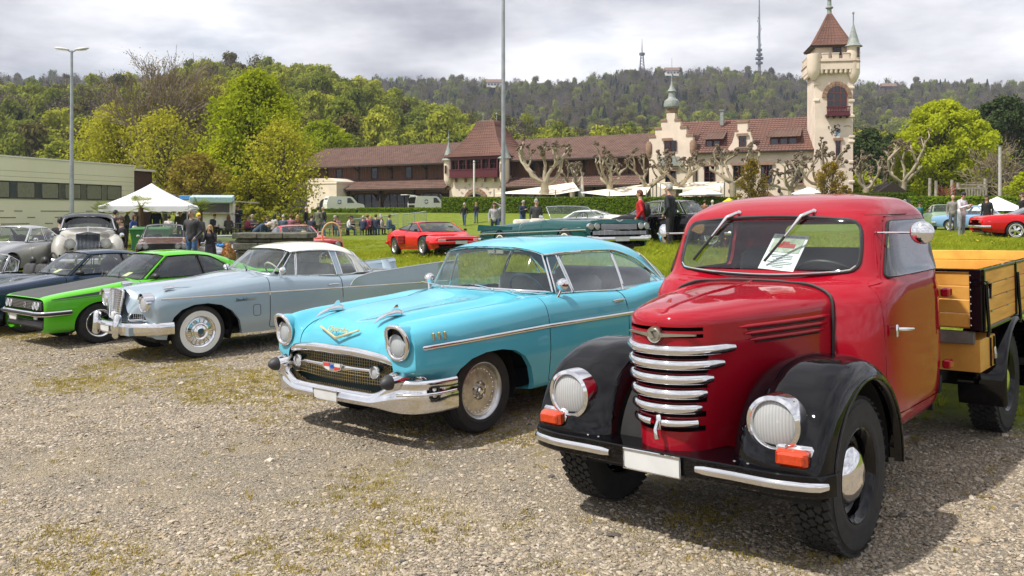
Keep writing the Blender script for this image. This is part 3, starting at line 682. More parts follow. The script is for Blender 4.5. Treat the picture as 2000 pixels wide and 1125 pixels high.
    WCACHE[key]=P
    return o
def lens_material():
    m=bpy.data.materials.new('ribbed_lamp_glass');m.use_nodes=True;nt=m.node_tree;L=nt.links;nt.nodes.clear();o=node(nt,'OutputMaterial')
    t=node(nt,'TexCoord');wv=node(nt,'TexWave',Scale=20.);wv.bands_direction='Y';L.new(t.outputs['Object'],wv.inputs[0]);bp=node(nt,'Bump',Strength=.10,Distance=.01);L.new(wv.outputs[0],bp.inputs['Height'])
    tr=node(nt,'BsdfTransparent');df=node(nt,'BsdfDiffuse');df.inputs[0].default_value=(.85,.87,.88,1);gl=node(nt,'BsdfGlossy');gl.inputs['Roughness'].default_value=.08;fr=node(nt,'Fresnel');fr.inputs[0].default_value=1.5
    L.new(bp.outputs[0],df.inputs['Normal']);L.new(bp.outputs[0],gl.inputs['Normal']);mx=node(nt,'MixShader');mr=node(nt,'MapRange');mr.inputs[3].default_value=.38;mr.inputs[4].default_value=.48;L.new(wv.outputs[0],mr.inputs[0]);L.new(mr.outputs[0],mx.inputs[0]);L.new(tr.outputs[0],mx.inputs[1]);L.new(df.outputs[0],mx.inputs[2])
    m2=node(nt,'MixShader');L.new(fr.outputs[0],m2.inputs[0]);L.new(mx.outputs[0],m2.inputs[1]);L.new(gl.outputs[0],m2.inputs[2]);L.new(m2.outputs[0],o.inputs[0]);return m
lensmat=lens_material()
def lamp(parent,pos,r,name='headlight',dirx=1.,deep=.09,ring=None,yaw=0.,rim=1.16,ringdepth=.05):
    """round headlamp facing forward: bezel ring, bowl, glass"""
    o=empty(name,pos,yaw,parent)
    g=G();g.lathe([(r*rim,-ringdepth),(r*rim,-.01),(r*(rim-.03),.012),(r*1.06,.02),(r*.98,.010),(r*.96,-.01)],36,axis='x');g.build('bezel',ring or chrome,o,smooth=50)
    g=G();g.lathe([(r*.97,-.008),(r*.8,-deep*.5),(r*.45,-deep*.85),(0,-deep)],32,axis='x');g.build('reflector',reflector,o,smooth=50)
    g=G();g.lathe([(r*.09,-deep*.95),(r*.10,-deep*.55),(r*.06,-deep*.42),(0,-deep*.4)],14,axis='x');g.build('bulb',chrome,o,smooth=50)
    g=G();g.lathe([(r*.98,.0),(r*.7,r*.11),(r*.35,r*.17),(0,r*.185)],32,axis='x')
    g.build('lens',lensmat,o,smooth=60)
    return o
def mirror_round(parent,base,arm,r,side=1,tilt=0.):
    o=empty('door_mirror',(0,0,0),0,parent);g=G();g.tube(catmull([base,*arm],10),.007,8);g.build('arm',chrome,o)
    e=Vector(arm[-1]);g=G();g.lathe([(r,-.012),(r*.97,.012),(r*.8,.028),(r*.4,.042),(0,.046)],28,(0,0,0),'x');g.build('mirror_shell',chrome,o,smooth=50,loc=e)
    g=G();g.lathe([(0,-.014),(r*.96,-.013)],28,(0,0,0),'x');g.build('mirror_glass',mat('mirror_silver',(.9,.9,.9),rough=.02,metal=1,var=.01),o,loc=e)
    return o
def plate(parent,pos,w,h,rot=0.,name='number_plate',tilt=0.):
    g=G();g.box((0,0,0),(.012,w,h),None,.005);o=g.build(name,whitepl,parent,smooth=30);o.location=pos;o.rotation_euler=(0,tilt,rot)
    g=G();g.tube([(.007,-w/2,-h/2),(.007,w/2,-h/2),(.007,w/2,h/2),(.007,-w/2,h/2)],.006,6,closed=True);g.build('plate_frame',chrome,o);return o
def steering(parent,c,r=.19,tilt=55,m=None):
    o=empty('steering_wheel',c,0,parent);M=Matrix.Rotation(R(max(15,90-tilt)),3,'Y');g=G()
    g.tube([M @ Vector((0,r*math.cos(a),r*math.sin(a))) for a in np.linspace(0,2*math.pi,28,endpoint=False)],.012,6,closed=True)
    for a in (R(-20),R(200)):g.tube([(0,0,0),M @ Vector((0,r*math.cos(a),r*math.sin(a)))],.009,5)
    g.tube([(0,0,0),M @ Vector((.5,0,0))],.02,6);g.build('steering_rim',m or matblack,o);return o
def seat(parent,x,z,w,y=0.,back=.55,m=None,name='seat',d=.5):
    o=empty(name,(x,y,z),0,parent);g=G();g.box((0,0,.07),(d,w,.16),None,.05);g.build('cushion',m or leather,o,smooth=50)
    g=G();g.box((-d*.52,0,.12+back/2),(.14,w,back),Matrix.Rotation(R(-12),3,'Y'),.05);g.build('backrest',m or leather,o,smooth=50);return o
def strip(parent,pts,r,m,name,flat=.5,n=6,up=None,k=24):
    g=G();g.tube(catmull(pts,k) if len(pts)>2 else pts,r,n,flat=flat,up=up);return g.build(name,m,parent,smooth=50)
def sympts(p):return [(a,-b,c) for a,b,c in p]

# ------------------------------------------------------------------ red vintage truck
def build_truck():
    T=car_root('vintage_truck',1.140,4.9245,41.2,'red vintage flatbed truck with black front wings and six chrome grille bars','truck')
    red=paint('truck_red_paint',(.32,.004,.015),rough=.30)
    Rw=.388
    for s in (1,-1):
        wheel(T,(0,.70*s,Rw),Rw,.205,.225,'truck',s);wheel(T,(-3.02,.72*s,Rw),Rw,.205,.225,'truck',s)
    # --- bonnet and nose
    plan=[(.580,0),(.572,.07),(.535,.155),(.465,.225),(.36,.275),(.1,.365),(-.2,.445),(-.56,.525)]
    pl=catmull(plan,45);zb=[.655+i*.0735 for i in range(6)]
    lev=[.495,.52]
    for z in zb:lev += [z-.041,z-.012,z+.018]
    lev += [1.075,1.088,1.108,1.122,1.142,1.150]
    nt_=16;rows=[]
    rid=np.stack([np.interp(np.linspace(0,1,45),[0,.16,.3,1],[.505,.46,.36,-.56]),np.zeros(45),np.interp(np.linspace(0,1,45),[0,.16,.5,1],[1.200,1.222,1.262,1.295])],1)
    for z in lev:
        k=np.interp(z,[.495,1.05,1.15],[.80,1.,1.0]);x0=np.interp(z,[.495,1.05,1.15],[-.012,0,0]);wide=np.linspace(0,1,45);kk=k+(1-k)*sstep(.45,.8,wide)
        rows.append(np.stack([pl[:,0]+x0,pl[:,1]*kk,np.full(45,z)],1))
    for j in range(1,nt_+1):
        a=j/nt_*math.pi/2;base=rows[len(lev)-1];c,s_=math.cos(a)**.58,math.sin(a)**.80
        rows.append(np.stack([rid[:,0]+(base[:,0]-rid[:,0])*c,base[:,1]*c,base[:,2]+(rid[:,2]-base[:,2])*s_],1))
    g=np.array(rows);skip=np.zeros((len(rows),45),bool)
    ymid=pl[:,1]
    for i,z in enumerate(zb):skip[2+3*i,:]=ymid<.228
    for i,z in enumerate(lev):
        if abs(z-1.088)<.001 or abs(z-1.122)<.001:skip[i,:]=ymid<.205
    q=G();q.sym(g,skip=skip)
    bm=tobm(q);rim_in(bm,lambda c:abs(c.y)<.24 and c.x>.3 and .52<c.z<1.15 and c.x<.6,lambda c:(-.02,-.006*np.sign(c.y),0));hood=finish(bm,'bonnet',red,T,38)
    g_=G();g_.tube([(r[0]+.004,0,r[2]+.001) for r in rid[::3]]+[],.008,8,flat=1.2);g_.tube([(.505,0,1.2),(.553,0,1.185),(.578,0,1.158)],.008,8);g_.build('centre_ridge',red,hood)
    g_=G();g_.grid(np.array([[(pl[i,0]*.86-.05,pl[i,1]*.80*s,z) for i in range(0,26)] for z in (.5,1.16) for s in (1,)]));g_.grid(np.array([[(pl[i,0]*.86-.05,-pl[i,1]*.80,z) for i in range(0,26)] for z in (.5,1.16)]));g_.build('radiator',dark,T)
    # chrome bars follow the nose
    from_y=lambda y:np.interp(y,pl[:,1],pl[:,0])
    ends=[.208,.22,.235,.25,.275,.30]
    for i,z in enumerate(zb):
        k=np.interp(z,[.495,1.05],[.80,1.]);e=ends[i];ysl=np.linspace(-e,e,25);pts=[(from_y(abs(y))+.012,y*k,z+.004) for y in ysl]
        if i==0:
            for a,b in ((0,11),(14,25)):g_=G();g_.tube(pts[a:b],.021,10,flat=.75,up=(0,0,1));g_.build('grille_bar',chrome,T,smooth=60)
        else:
            g_=G();rr_=[.016]+[.0265]*23+[.016];g_.tube(pts,rr_,10,flat=.75,up=(0,0,1));g_.build('grille_bar',chrome,T,smooth=60)
    # winged badge
    bd=empty('badge',(.588,0,1.103),0,T);g_=G();g_.lathe([(.0,.018),(.030,.018),(.034,.012),(.041,.014),(.043,.004),(.043,-.01)],28,axis='x');g_.build('roundel',mat('badge_alloy',(.55,.53,.47),rough=.28,metal=1),bd,smooth=40)
    g_=G()
    for s in (1,-1):g_.add([(-.004,.035*s,.014),(-.004,.035*s,-.014),(-.072,.195*s,-.004),(-.072,.195*s,.006),(.016,.035*s,.010),(.016,.035*s,-.010),(-.06,.195*s,-.003),(-.06,.195*s,.005)],[(4,5,6,7),(0,1,5,4),(1,2,6,5),(2,3,7,6),(3,0,4,7)])
    g_.build('wings',MATS['badge_alloy'],bd,smooth=0)
    g_=G();g_.tube([(.022,.012,.02),(.022,-.012,.018),(.022,.010,-.016),(.022,-.012,-.02)],.0045,6);g_.build('monogram',mat('badge_dark',(.25,.24,.21),rough=.4,metal=1),bd)
    g_=G();g_.box((.012,0,.02),(.014,.028,.08),None,.005);g_.tube([(.02,0,.03),(.045,0,-.01),(.038,.004,-.055)],[.008,.011,.014],8);hl_=g_.build('bonnet_latch',chrome,T,smooth=50);hl_.location=(.582,.012,.64)
    # side louvres on the bonnet
    for s in (1,-1):
        for j,z in enumerate((1.125,1.090,1.055)):
            xs_=np.linspace(.28-.03*j,-.43+.03*j,14);yy=np.interp(-xs_,-pl[:,0],pl[:,1]);g_=G();rr_=[.003]+[.011]*12+[.003]
            g_.tube([(x,s*(y+.006-.004*(z>1.12)),z) for x,y in zip(xs_,yy)],rr_,8,flat=.8,up=(0,0,1));lv=g_.build('louvre',red,hood,smooth=60)
            g_=G();g_.tube([(x,s*(y+.0025),z-.014) for x,y in zip(xs_[1:-1],yy[1:-1])],.006,6,flat=.35,up=(0,0,1));g_.build('louvre_slot',dark,hood)
    strip(T,[(float(np.interp(z,[.78,1.15,1.25,1.30],[-.435,-.447,-.472,-.515])),y,z) for y,z in [(-.504,.78),(-.506,1.0),(-.506,1.15),(-.492,1.22),(-.40,1.273),(-.22,1.292),(0,1.298),(.22,1.292),(.40,1.273),(.492,1.22),(.506,1.15),(.506,1.0),(.504,.78)]],.010,matblack,'bonnet_seal',1.,k=60)
    # --- cab
    L_=[(.44,-.44,-1.76,.70,5),(.50,-.42,-1.78,.745,5),(.62,-.41,-1.80,.765,5),(.9,-.42,-1.81,.775,5),(1.18,-.45,-1.81,.768,5),(1.27,-.50,-1.80,.758,4.6),(1.315,-.60,-1.82,.735,5.4),(1.36,-.635,-1.82,.72,6),(1.5,-.695,-1.81,.69,6.4),(1.64,-.752,-1.79,.662,6.4),(1.695,-.795,-1.77,.638,5.4),(1.738,-.875,-1.73,.595,4.6),(1.770,-.96,-1.66,.545,4.),(1.793,-1.07,-1.56,.42,3.4),(1.807,-1.19,-1.45,.27,2.6),(1.811,-1.28,-1.37,.10,2.),(1.812,-1.319,-1.321,.002,2.)]
    na=64;ctrl=[]
    for z,xf,xr,hw,p in L_:
        cx=(xf+xr)/2;rx=(xf-xr)/2;row=[]
        for j in range(na+1):
            a=math.pi*j/na;c,s_=math.cos(a),math.sin(a);row.append((cx+rx*math.copysign(abs(c)**(2/p),c),hw*abs(s_)**(2/p),z))
        ctrl.append(row)
    c=np.array(ctrl);tz=cumlen(c);tq=np.unique(np.concatenate([np.linspace(0,tz[-1],70),tz]));gg=pchip(tz,c,tq)
    def ycab(x,z):
        v=[float(np.interp(z,[l[0] for l in L_],[l[k] for l in L_])) for k in range(1,5)];cx=(v[0]+v[1])/2;rx=(v[0]-v[1])/2;return v[2]*max(0.,1-abs((x-cx)/rx)**v[3])**(1/v[3])
    q=G();q.sym(gg);bm=tobm(q)
    fw=cutout(bm,rpoly([(-.585,1.352),(.585,1.352),(.56,1.648),(-.56,1.648)],.085,5),'x',lim=(-1.1,-.3));ws=take(bm,fw,'windscreen',wsglass,T,off=-.012)
    fr=cutout(bm,rpoly([(-.38,1.40),(.38,1.40),(.36,1.60),(-.36,1.60)],.07,5),'x',lim=(-2.1,-1.5));take(bm,fr,'rear_window',wsglass,T,off=-.01)
    hinge_m=red
    for s in (1,-1):
        door_poly=[(-.60,.60),(-.60,1.278),(-.70,1.296),(-.885,1.663),(-1.66,1.663),(-1.69,1.60),(-1.69,.62),(-1.61,.545),(-.58,.545)]
        win=rpoly([(-.735,1.318),(-.915,1.632),(-1.585,1.632),(-1.585,1.318)],.035,4)
        fwn=cutout(bm,win,'y',side=s,lim=(.64,.9) if s>0 else (-.9,-.64));wn=take(bm,fwn,'window',sideglass,T,off=-.012)
        fd=cutout(bm,door_poly,'y',side=s,lim=(.64,.9) if s>0 else (-.9,-.64));dr=take(bm,fd,'door',red,T,shrink=.006,off=.002,thick=.03)
        g_=G();g_.tube([(x,s*(ycab(x,z)+.002),z) for x,z in win],.008,6,closed=True);wf=g_.build('window_seal',matblack,dr)
        g_=G();g_.box((-.66,.782*s,1.03),(.03,.012,.07),None,.005);g_.tube([(-.66,.79*s,1.04),(-.675,.825*s,1.04),(-.785,.83*s,1.03)],[.010,.011,.008],8);g_.build('handle',chrome,dr,smooth=50)
        for z in (.70,1.16):g_=G();g_.box((-1.675,.765*s,z),(.09,.05,.055),None,.008);g_.build('hinge',red,dr,smooth=40)
    finish(bm,'cab',red,T,40)
    # seals round the screen
    pw=rpoly([(-.585,1.352),(.585,1.352),(.56,1.648),(-.56,1.648)],.085,5)
    def xf_at(y,z):
        i=np.interp(z,[l[0] for l in L_],range(len(L_)));lo=int(i);f=i-lo;v=[L_[lo][k]*(1-f)+L_[min(lo+1,len(L_)-1)][k]*f for k in range(5)];rx=(v[1]-v[2])/2;cx=(v[1]+v[2])/2;p=v[4]
        return cx+rx*max(0,1-(abs(y)/v[3])**p)**(1/p)
    strip(ws,[(xf_at(y,z)+.004,y,z) for y,z in pw]+[(xf_at(*pw[0])+.004,*pw[0])],.011,matblack,'windscreen_seal',1.,k=90)
    g_=G();pb=[p for p in pw if p[1]<1.40];g_.tube(catmull([(xf_at(y,z)+.013,y*.99,z+.004) for y,z in sorted(pb)],30),.005,6);g_.build('screen_trim',chrome,ws)
    strip(T,[(xf_at(y,1.672)+.003,y,1.672) for y in np.linspace(.655,.56,8)],.003,matblack,'roof_seam',1.)
    # wipers hang from above the screen
    for y0,y1 in ((-.22,-.47),(.27,.02)):
        wp=empty('wiper',(0,0,0),0,T);g_=G();a=Vector((xf_at(y0,1.70)+.01,y0,1.70));b=Vector((xf_at(y0-.05,1.66)+.045,y0-.05,1.675));e=Vector((xf_at((y0+y1)/2,1.55)+.035,y0+(y1-y0)*.55,1.555))
        g_.ball(a,.018,8);g_.tube([a,a+Vector((.035,0,0)),b,e],[.010,.012,.012,.006],8);g_.build('wiper_arm',chrome,wp,smooth=50)
        g_=G();p0=e+(e-b).normalized()*-.10;p1=Vector((xf_at(y1,1.40)+.022,y1,1.405));g_.tube([p0,(p0+p1)/2+Vector((-.004,0,0)),p1],.008,6);g_.build('wiper_blade',matblack,wp)
    # inside
    seat(T,-1.25,.78,1.2,m=leatherdk,d=.55)
    g_=G();g_.box((-.70,0,1.24),(.16,1.30,.12),None,.03);g_.build('dashboard',matblack,T,smooth=40)
    g_=G();g_.box((-1.1,0,.50),(1.2,1.34,.06));g_.box((-.66,0,.88),(.03,1.24,.72));g_.box((-1.74,0,.85),(.03,1.3,.95));g_.build('cab_lining',dark,T)
    steering(T,(-.90,.32,1.28),.2,38)
    ps=empty('info_sheet',(-.735,.10,1.455),R(6),T);ps.rotation_euler=(R(-6),R(-47),R(4))
    pm=mat('sheet_paper',(.80,.82,.84),rough=.6,var=.03);g_=G();g_.box((0,0,0),(.003,.225,.30));g_.build('sheet',pm,ps)
    g_=G();g_.box((.004,0,.055),(.002,.19,.12));g_.build('photo_print',mat('print_scene',(.55,.58,.52),col2=(.2,.26,.16),vscale=18),ps)
    g_=G();g_.box((.006,.0,.05),(.002,.11,.035));g_.box((.006,-.01,.072),(.002,.045,.025));g_.build('photo_car',mat('print_red',(.42,.05,.05)),ps)
    ink=mat('print_ink',(.30,.31,.36));g_=G();[g_.box((.005,-.01+.015*(i%3),-.03-i*.014),(.002,.16-.03*(i%4),.003)) for i in range(8)];g_.build('text_lines',ink,ps);letters('Barkas V901/2 ehemals Framo V901/2',.0115,'title_print',ink,ps,Matrix.Translation((.005,0,.13)) @ Matrix.Rotation(R(90),4,'Z') @ Matrix.Rotation(R(90),4,'X'),.0005)
    for s,ye,yaw in ((1,.902,8),(-1,.747,-55)):
        o=empty('door_mirror',(0,0,0),0,T);g_=G();g_.tube([(-.80,.62*s,1.572),(-.75,.70*s,1.572),(-.74,ye*s+.05*s*(s<0),1.572)],.006,8);g_.build('arm',chrome,o)
        g_=G();g_.lathe([(.064,-.012),(.062,.008),(.05,.022),(.025,.032),(0,.035)],28,axis='x');sh=g_.build('mirror_shell',chrome,o,smooth=50);sh.location=(-.735,ye*s,1.572);sh.rotation_euler=(0,0,R(yaw))
    # --- front wings
    for s in (1,-1):
        nphi=44;ctrl=[]
        for i in range(nphi):
            t=i/(nphi-1);ph=R(-14)+t*R(14+186)
            fr=max(0,math.cos(ph))**1.5;rear=max(0,-math.cos(ph))**2;top=max(0,math.sin(ph))
            lip=.455;bul=.50+.02*fr;sh=.545+.02*fr-.05*rear;cr=.565+.005*top-.09*rear;inn=.545-.09*rear
            inw=.42+.02*top
            pr=[(.815,lip-.012),(.845,lip),(.853,lip+.012),(.846,lip+.028),(.838,bul),(.80,sh),(.70,cr),(.58,cr+.002),(.46,inn),(.37,inn-.05),(.33,inn-.13)]
            cx=-.02;cz=.405;row=[]
            for y,r_ in pr:
                cph,sph=math.cos(ph),math.sin(ph);bul_=r_>.47 and 0<ph<R(90);x=cx+r_*(cph**.84 if bul_ else cph)*(1+.06*(ph>R(90))*(r_>.47));z=cz+r_*(sph**.93 if bul_ else sph)
                if ph<R(60):z -= 0;x += .02*fr
                if ph<0:z=max(z,.50-.0)
                row.append((x,y*s,z))
            ctrl.append(row)
        gg=surf(ctrl,64,40);g_=G();g_.grid(gg,flip=(s<0));fd=g_.build('front_wing',black,T,smooth=50)
        g_=G();pr=[ctrl[i][2] for i in range(nphi)];g_.tube(pr,.007,6);g_.build('wing_bead',black,fd)
        g_=G();g_.lathe([(.455,-.1),(.46,.33)],30,(-.02,.45*s,.405),'y',a0=R(-8),a1=R(188));g_.build('wheel_well',dark,T)
        hl=lamp(T,(.53,.60*s,.722),.108,rim=1.26,ringdepth=.08)
        ind=empty('indicator',(.50,.665*s+.055,.552),R(4)*s,T);ind.location=(.53,.70*s,.583);g_=G();g_.box((0,0,0),(.03,.185,.112),None,.014);g_.build('chrome_base',chrome,ind,smooth=40);g_=G();g_.box((.03,-.004,0),(.05,.15,.082),None,.014);g_.box((.058,-.004,0),(.02,.125,.056),None,.008);g_.build('lens',amber,ind,smooth=40)
        g_=G()
        for y in (.40,.47,.56,.66,.78):g_.ball((.545+.0*y,y*s,.517),(.009,.009,.006),6)
        g_.build('rivets',steel,T)
    # --- bumper: black channel with two chrome strips
    bx=[(.47,-.865),(.545,-.83),(.60,-.7),(.615,-.4),(.62,0),(.615,.4),(.60,.7),(.545,.83),(.47,.865)]
    cpt=catmull(bx,41);q=[]
    for dx,z in ((-.10,.518),(-.005,.518),(0,.512),(0,.422),(-.005,.416),(-.03,.416)):q.append([(x+dx*(1 if abs(y)<.8 else .6),y*(1+dx*.1),z) for x,y in cpt])
    g_=G();g_.grid(np.array(q));bp=g_.build('bumper',black,T,smooth=30)
    g_=G();g_.add([(.54,-.78,.515),(.60,-.60,.515),(.61,.60,.515),(.54,.78,.515),(.40,.80,.515),(.30,.3,.515),(.30,-.3,.515),(.40,-.80,.515)],[(0,1,2,3,4,5,6,7)]);g_.build('apron',black,T)
    for a,b in ((1,15),(25,40)):g_=G();rr_=np.full(b-a,.021);rr_[0]=rr_[-1]=.015;g_.tube([(x+.006,y,.468) for x,y in cpt[a:b]],list(rr_),10,flat=.5,up=(0,0,1));g_.build('chrome_strip',chrome,bp,smooth=60)
    plate(T,(.634,-.01,.462),.33,.098)
    # --- chassis, steps
    g_=G();g_.box((-1.7,.36,.50),(4.0,.08,.12));g_.box((-1.7,-.36,.50),(4.0,.08,.12));g_.box((-3.02,0,Rw),(.12,1.3,.12));g_.box((0,0,Rw),(.1,1.3,.1));g_.box((-2.4,0,.55),(.6,1.0,.25));g_.build('chassis',dark,T)
    for s in (1,-1):
        g_=G();g_.box((-.66,.74*s,.42),(.25,.12,.025),None,.006);g_.build('step',mat('step_rubber',(.03,.025,.025),rough=.6),T)
        g_=G();g_.box((-1.75,.55*s,.55),(.06,.3,.12),None,.01);g_.build('cab_mount',dark,T)
    # --- load bed
    wood=mat('varnished_larch',(.80,.43,.085),rough=.5,col2=(.52,.22,.035),vscale=3.5,coat=.15,rnd=.16)
    wn_=wood.node_tree
    tcn=[n for n in wn_.nodes if n.type=='TEX_COORD'][0];nz=[n for n in wn_.nodes if n.type=='TEX_NOISE'][0];mpn=node(wn_,'Mapping');mpn.inputs['Scale'].default_value=(.5,6,6);wn_.links.new(tcn.outputs['Object'],mpn.inputs[0]);wn_.links.new(mpn.outputs[0],nz.inputs[0])
    grey=mat('weathered_plank',(.17,.155,.135),rough=.8,var=.3,vscale=9)
    wood2=mat('varnished_larch_cross',(.80,.43,.085),rough=.5,col2=(.52,.22,.035),vscale=3.5,coat=.15,rnd=.16)
    x0,x1,hy,zb0,zt=-2.10,-5.05,.875,.885,1.262
    bed=empty('load_bed',(0,0,0),0,T)
    ph=(zt-zb0)/4
    for s in (1,-1):
        for i in range(4):g_=G();g_.box(((x0+x1)/2,(hy-.012)*s,zb0+ph*(i+.5)),(x0-x1-.03,.024,ph-.006),None,.003);g_.build('plank',wood,bed,smooth=0)
        g_=G();g_.box(((x0+x1)/2,(hy-.011)*s,zt+.010),(x0-x1,.042,.020),None,.004);g_.box(((x0+x1)/2,(hy-.012)*s,zb0-.012),(x0-x1,.05,.024),None,.004);g_.build('side_rail',black,bed,smooth=0)
        for x in (x0-.02,-3.05,-4.0,x1+.02):
            g_=G();g_.box((x,(hy+.006)*s,(zb0+zt)/2),(.035,.014,zt-zb0+.04),None,.003);g_.tube([(x,(hy+.018)*s,zt-.06),(x-.01,(hy+.03)*s,zb0-.02),(x-.01,(hy+.02)*s,zb0-.06)],.012,6);g_.build('stake',black,bed,smooth=40)
        g_=G();g_.tube([(x0-.06,(hy+.005)*s,zt-.10),(x0-.06,(hy+.035)*s,zt-.08),(x0-.06,(hy+.03)*s,zt-.18)],.011,6);g_.tube([(x0+.05,(hy+.02)*s,zt-.075),(x0-.07,(hy+.02)*s,zt-.075)],.010,6);g_.build('latch',black,bed,smooth=40)
        g_=G()
        for i in range(9):a=i/8;g_.tube([(x0-.035+.012*math.cos(t_+i) ,(hy+.028)*s,zt-.12-.09*a+.009*math.sin(t_)) for t_ in np.linspace(0,6.28,8)],.003,4)
        g_.build('chain',steel,bed)
        for i in range(3):
            for x in (-2.35,-2.8,-3.4):g_=G();g_.box((x,(hy+.003)*s,zb0+ph*(i+1)),(.05,.006,.012));g_.build('plank_bracket',steel,bed)
    for i in range(4):g_=G();g_.box((x0+.012,0,zb0+ph*(i+.5)),(.024,2*hy-.02,ph-.006),None,.003);g_.build('plank',wood2,bed,smooth=0)
    for i in range(4):g_=G();g_.box((x1,0,zb0+ph*(i+.5)),(.024,2*hy-.02,ph-.006),None,.003);g_.build('plank',wood2,bed,smooth=0)
    for i in range(11):g_=G();yy=-hy+(i+.5)*2*hy/11;g_.box(((x0+x1)/2,yy,zb0+.005),(x0-x1-.05,2*hy/11-.006,.03));g_.build('floor_plank',wood,bed,smooth=0)
    g_=G();g_.box((x0+.012,0,zt+.010),(.05,2*hy,.02),None,.004)
    for s in (1,-1):g_.box((x0+.020,(hy-.035)*s,(zb0+zt)/2),(.030,.075,zt-zb0+.03),None,.004)
    g_.build('front_rail',black,bed,smooth=0)
    g_=G()
    for s in (1,-1):
        for i in range(8):g_.ball((x0+.037,(hy-.065)*s,zb0+.02+i*.048),.006,6)
    g_.build('bolts',chrome,bed)
    g_=G();g_.box((x0-.35,0,zt-.045),(.62,1.66,.02),None,.003);g_.build('bed_lid',wood,bed,smooth=0)
    for s in (1,-1):
        g_=G();g_.prism([(x0+.03,.875),(x0+.03,.800),(x0-.0,.745),(x0-.06,.735),(x0-.06,.875)],-.0,.001,'y') if False else g_.box((x0-.01,.42*s,.815),(.05,.80,.085),None,.006);g_.build('sill_plank',grey,bed,smooth=0)
        tb=empty('tool_box',(x0-.22,.60*s,.69),0,T);g_=G();g_.box((0,0,0),(.40,.50,.22),None,.004);g_.build('box_panel',wood2,tb,smooth=0)
        g_=G();g_.box((-.05,.256*s,.0),(.012,.012,.20));g_.box((-.15,.256*s,.0),(.012,.012,.20));g_.build('strap',black,tb)
        g_=G();g_.box((-.10,.272*s,-.03),(.035,.018,.045),None,.006);g_.build('padlock',steel,tb,smooth=40);g_=G();g_.tube(catmull([(-.113,.272*s,-.01),(-.113,.272*s,.018),(-.10,.272*s,.03),(-.087,.272*s,.018),(-.087,.272*s,-.01)],12),.004,6);g_.build('shackle',chrome,tb)
        # rear mudguard
        g_=G();sec=[(-.17,0),(.12,0),(.14,-.012),(.145,-.04)];rows=[]
        for i in range(26):
            a=R(-18)+R(216)*i/25;rows.append([(-3.02+(Rw+.085+d)*math.cos(a),(.76+y)*s,Rw+.03+(Rw+.085+d)*math.sin(a)) for y,d in sec])
        g_.grid(np.array(rows));g_.build('rear_mudguard',black,T,smooth=50)
    g_=G();g_.tube([(-3.35,.3,.45),(-3.5,.95,.47)],.03,8);g_.build('exhaust_pipe',dark,T)
    return T
# ------------------------------------------------------------------ saloon-type bodies
def body_shell(T,st,m,arches,doors=(),cabin=None,nu=110,nv=64,name='body',hood=None,hoodm=None,trunk=None,low=.25,doorm=None,capf=None):
    """st: [(x, [(y, z[, dx]) ...])] sections from the crown of the bonnet down to the sill. returns (surface grid, doors)"""
    ctrl=[[(x+(p[2] if len(p)>2 else 0),p[0],p[1]) for p in pts] for x,pts in st]
    gg=surf(ctrl,nu,nv);q=G();q.sym(gg);bm=tobm(q)
    ar=[]
    for pl in arches:
        for s in (1,-1):
            fs=cutout(bm,pl,'y',side=s);fs=[f for f in fs if abs(f.calc_center_median().y)>.35];bmesh.ops.delete(bm,geom=fs,context='FACES')
        pa=np.array(pl);lo,hi=pa.min(0)-.01,pa.max(0)+.01
        rim_in(bm,lambda c,lo=lo,hi=hi:lo[0]<c.x<hi[0] and lo[1]<c.z<hi[1] and abs(c.y)>.5,lambda c:(0,-.05*np.sign(c.y),0))
    if cabin:
        x0,x1,yc,zc=cabin;fs=[f for f in bm.faces if x1<f.calc_center_median().x<x0 and abs(f.calc_center_median().y)<yc and f.calc_center_median().z>zc];bmesh.ops.delete(bm,geom=fs,context='FACES')
    ds=[]
    for pl in doors:
        for s in (1,-1):
            fs=cutout(bm,pl,'y',side=s);fs=[f for f in fs if abs(f.calc_center_median().y)>.45];ds.append(take(bm,fs,'door',doorm or m,T,shrink=.010,off=.0015))
    hd=None
    if hood:
        fs=cutout(bm,hood,'z',lim=(.5,1.5));hd=take(bm,fs,'bonnet',hoodm or m,T,shrink=.005,off=.002)
    bo=finish(bm,name,m,T,42)
    return gg,ds,hd,bo
def ysurf(gg,x,z,d=.004):
    """half width of the body side at (x, z)"""
    k=gg.reshape(-1,3);c=k[(k[:,1]>.3)];e=(c[:,0]-x)**2+(c[:,2]-z)**2;i=np.argpartition(e,4)[:4];w_=1/(e[i]+1e-6);return float((c[i,1]*w_).sum()/w_.sum())+d
def zsurf(gg,x,y,d=.003):
    k=gg.reshape(-1,3);c=k[k[:,2]>.55];e=(c[:,0]-x)**2+(c[:,1]-abs(y))**2-c[:,2]*1e-5;i=np.argpartition(e,4)[:4];w_=1/(e[i]+1e-6);return float((c[i,2]*w_).sum()/w_.sum())+d
def ruled(a,b,n=24,m=8,bulge=0.,axis=None):
    A=catmull(a,n) if len(a)>2 else np.linspace(a[0],a[1],n);B=catmull(b,n) if len(b)>2 else np.linspace(b[0],b[1],n);t=np.linspace(0,1,m)[:,None,None];g=A[None]*(1-t)+B[None]*t
    if bulge:g=g+np.array(axis)*(bulge*4*t*(1-t))
    return g
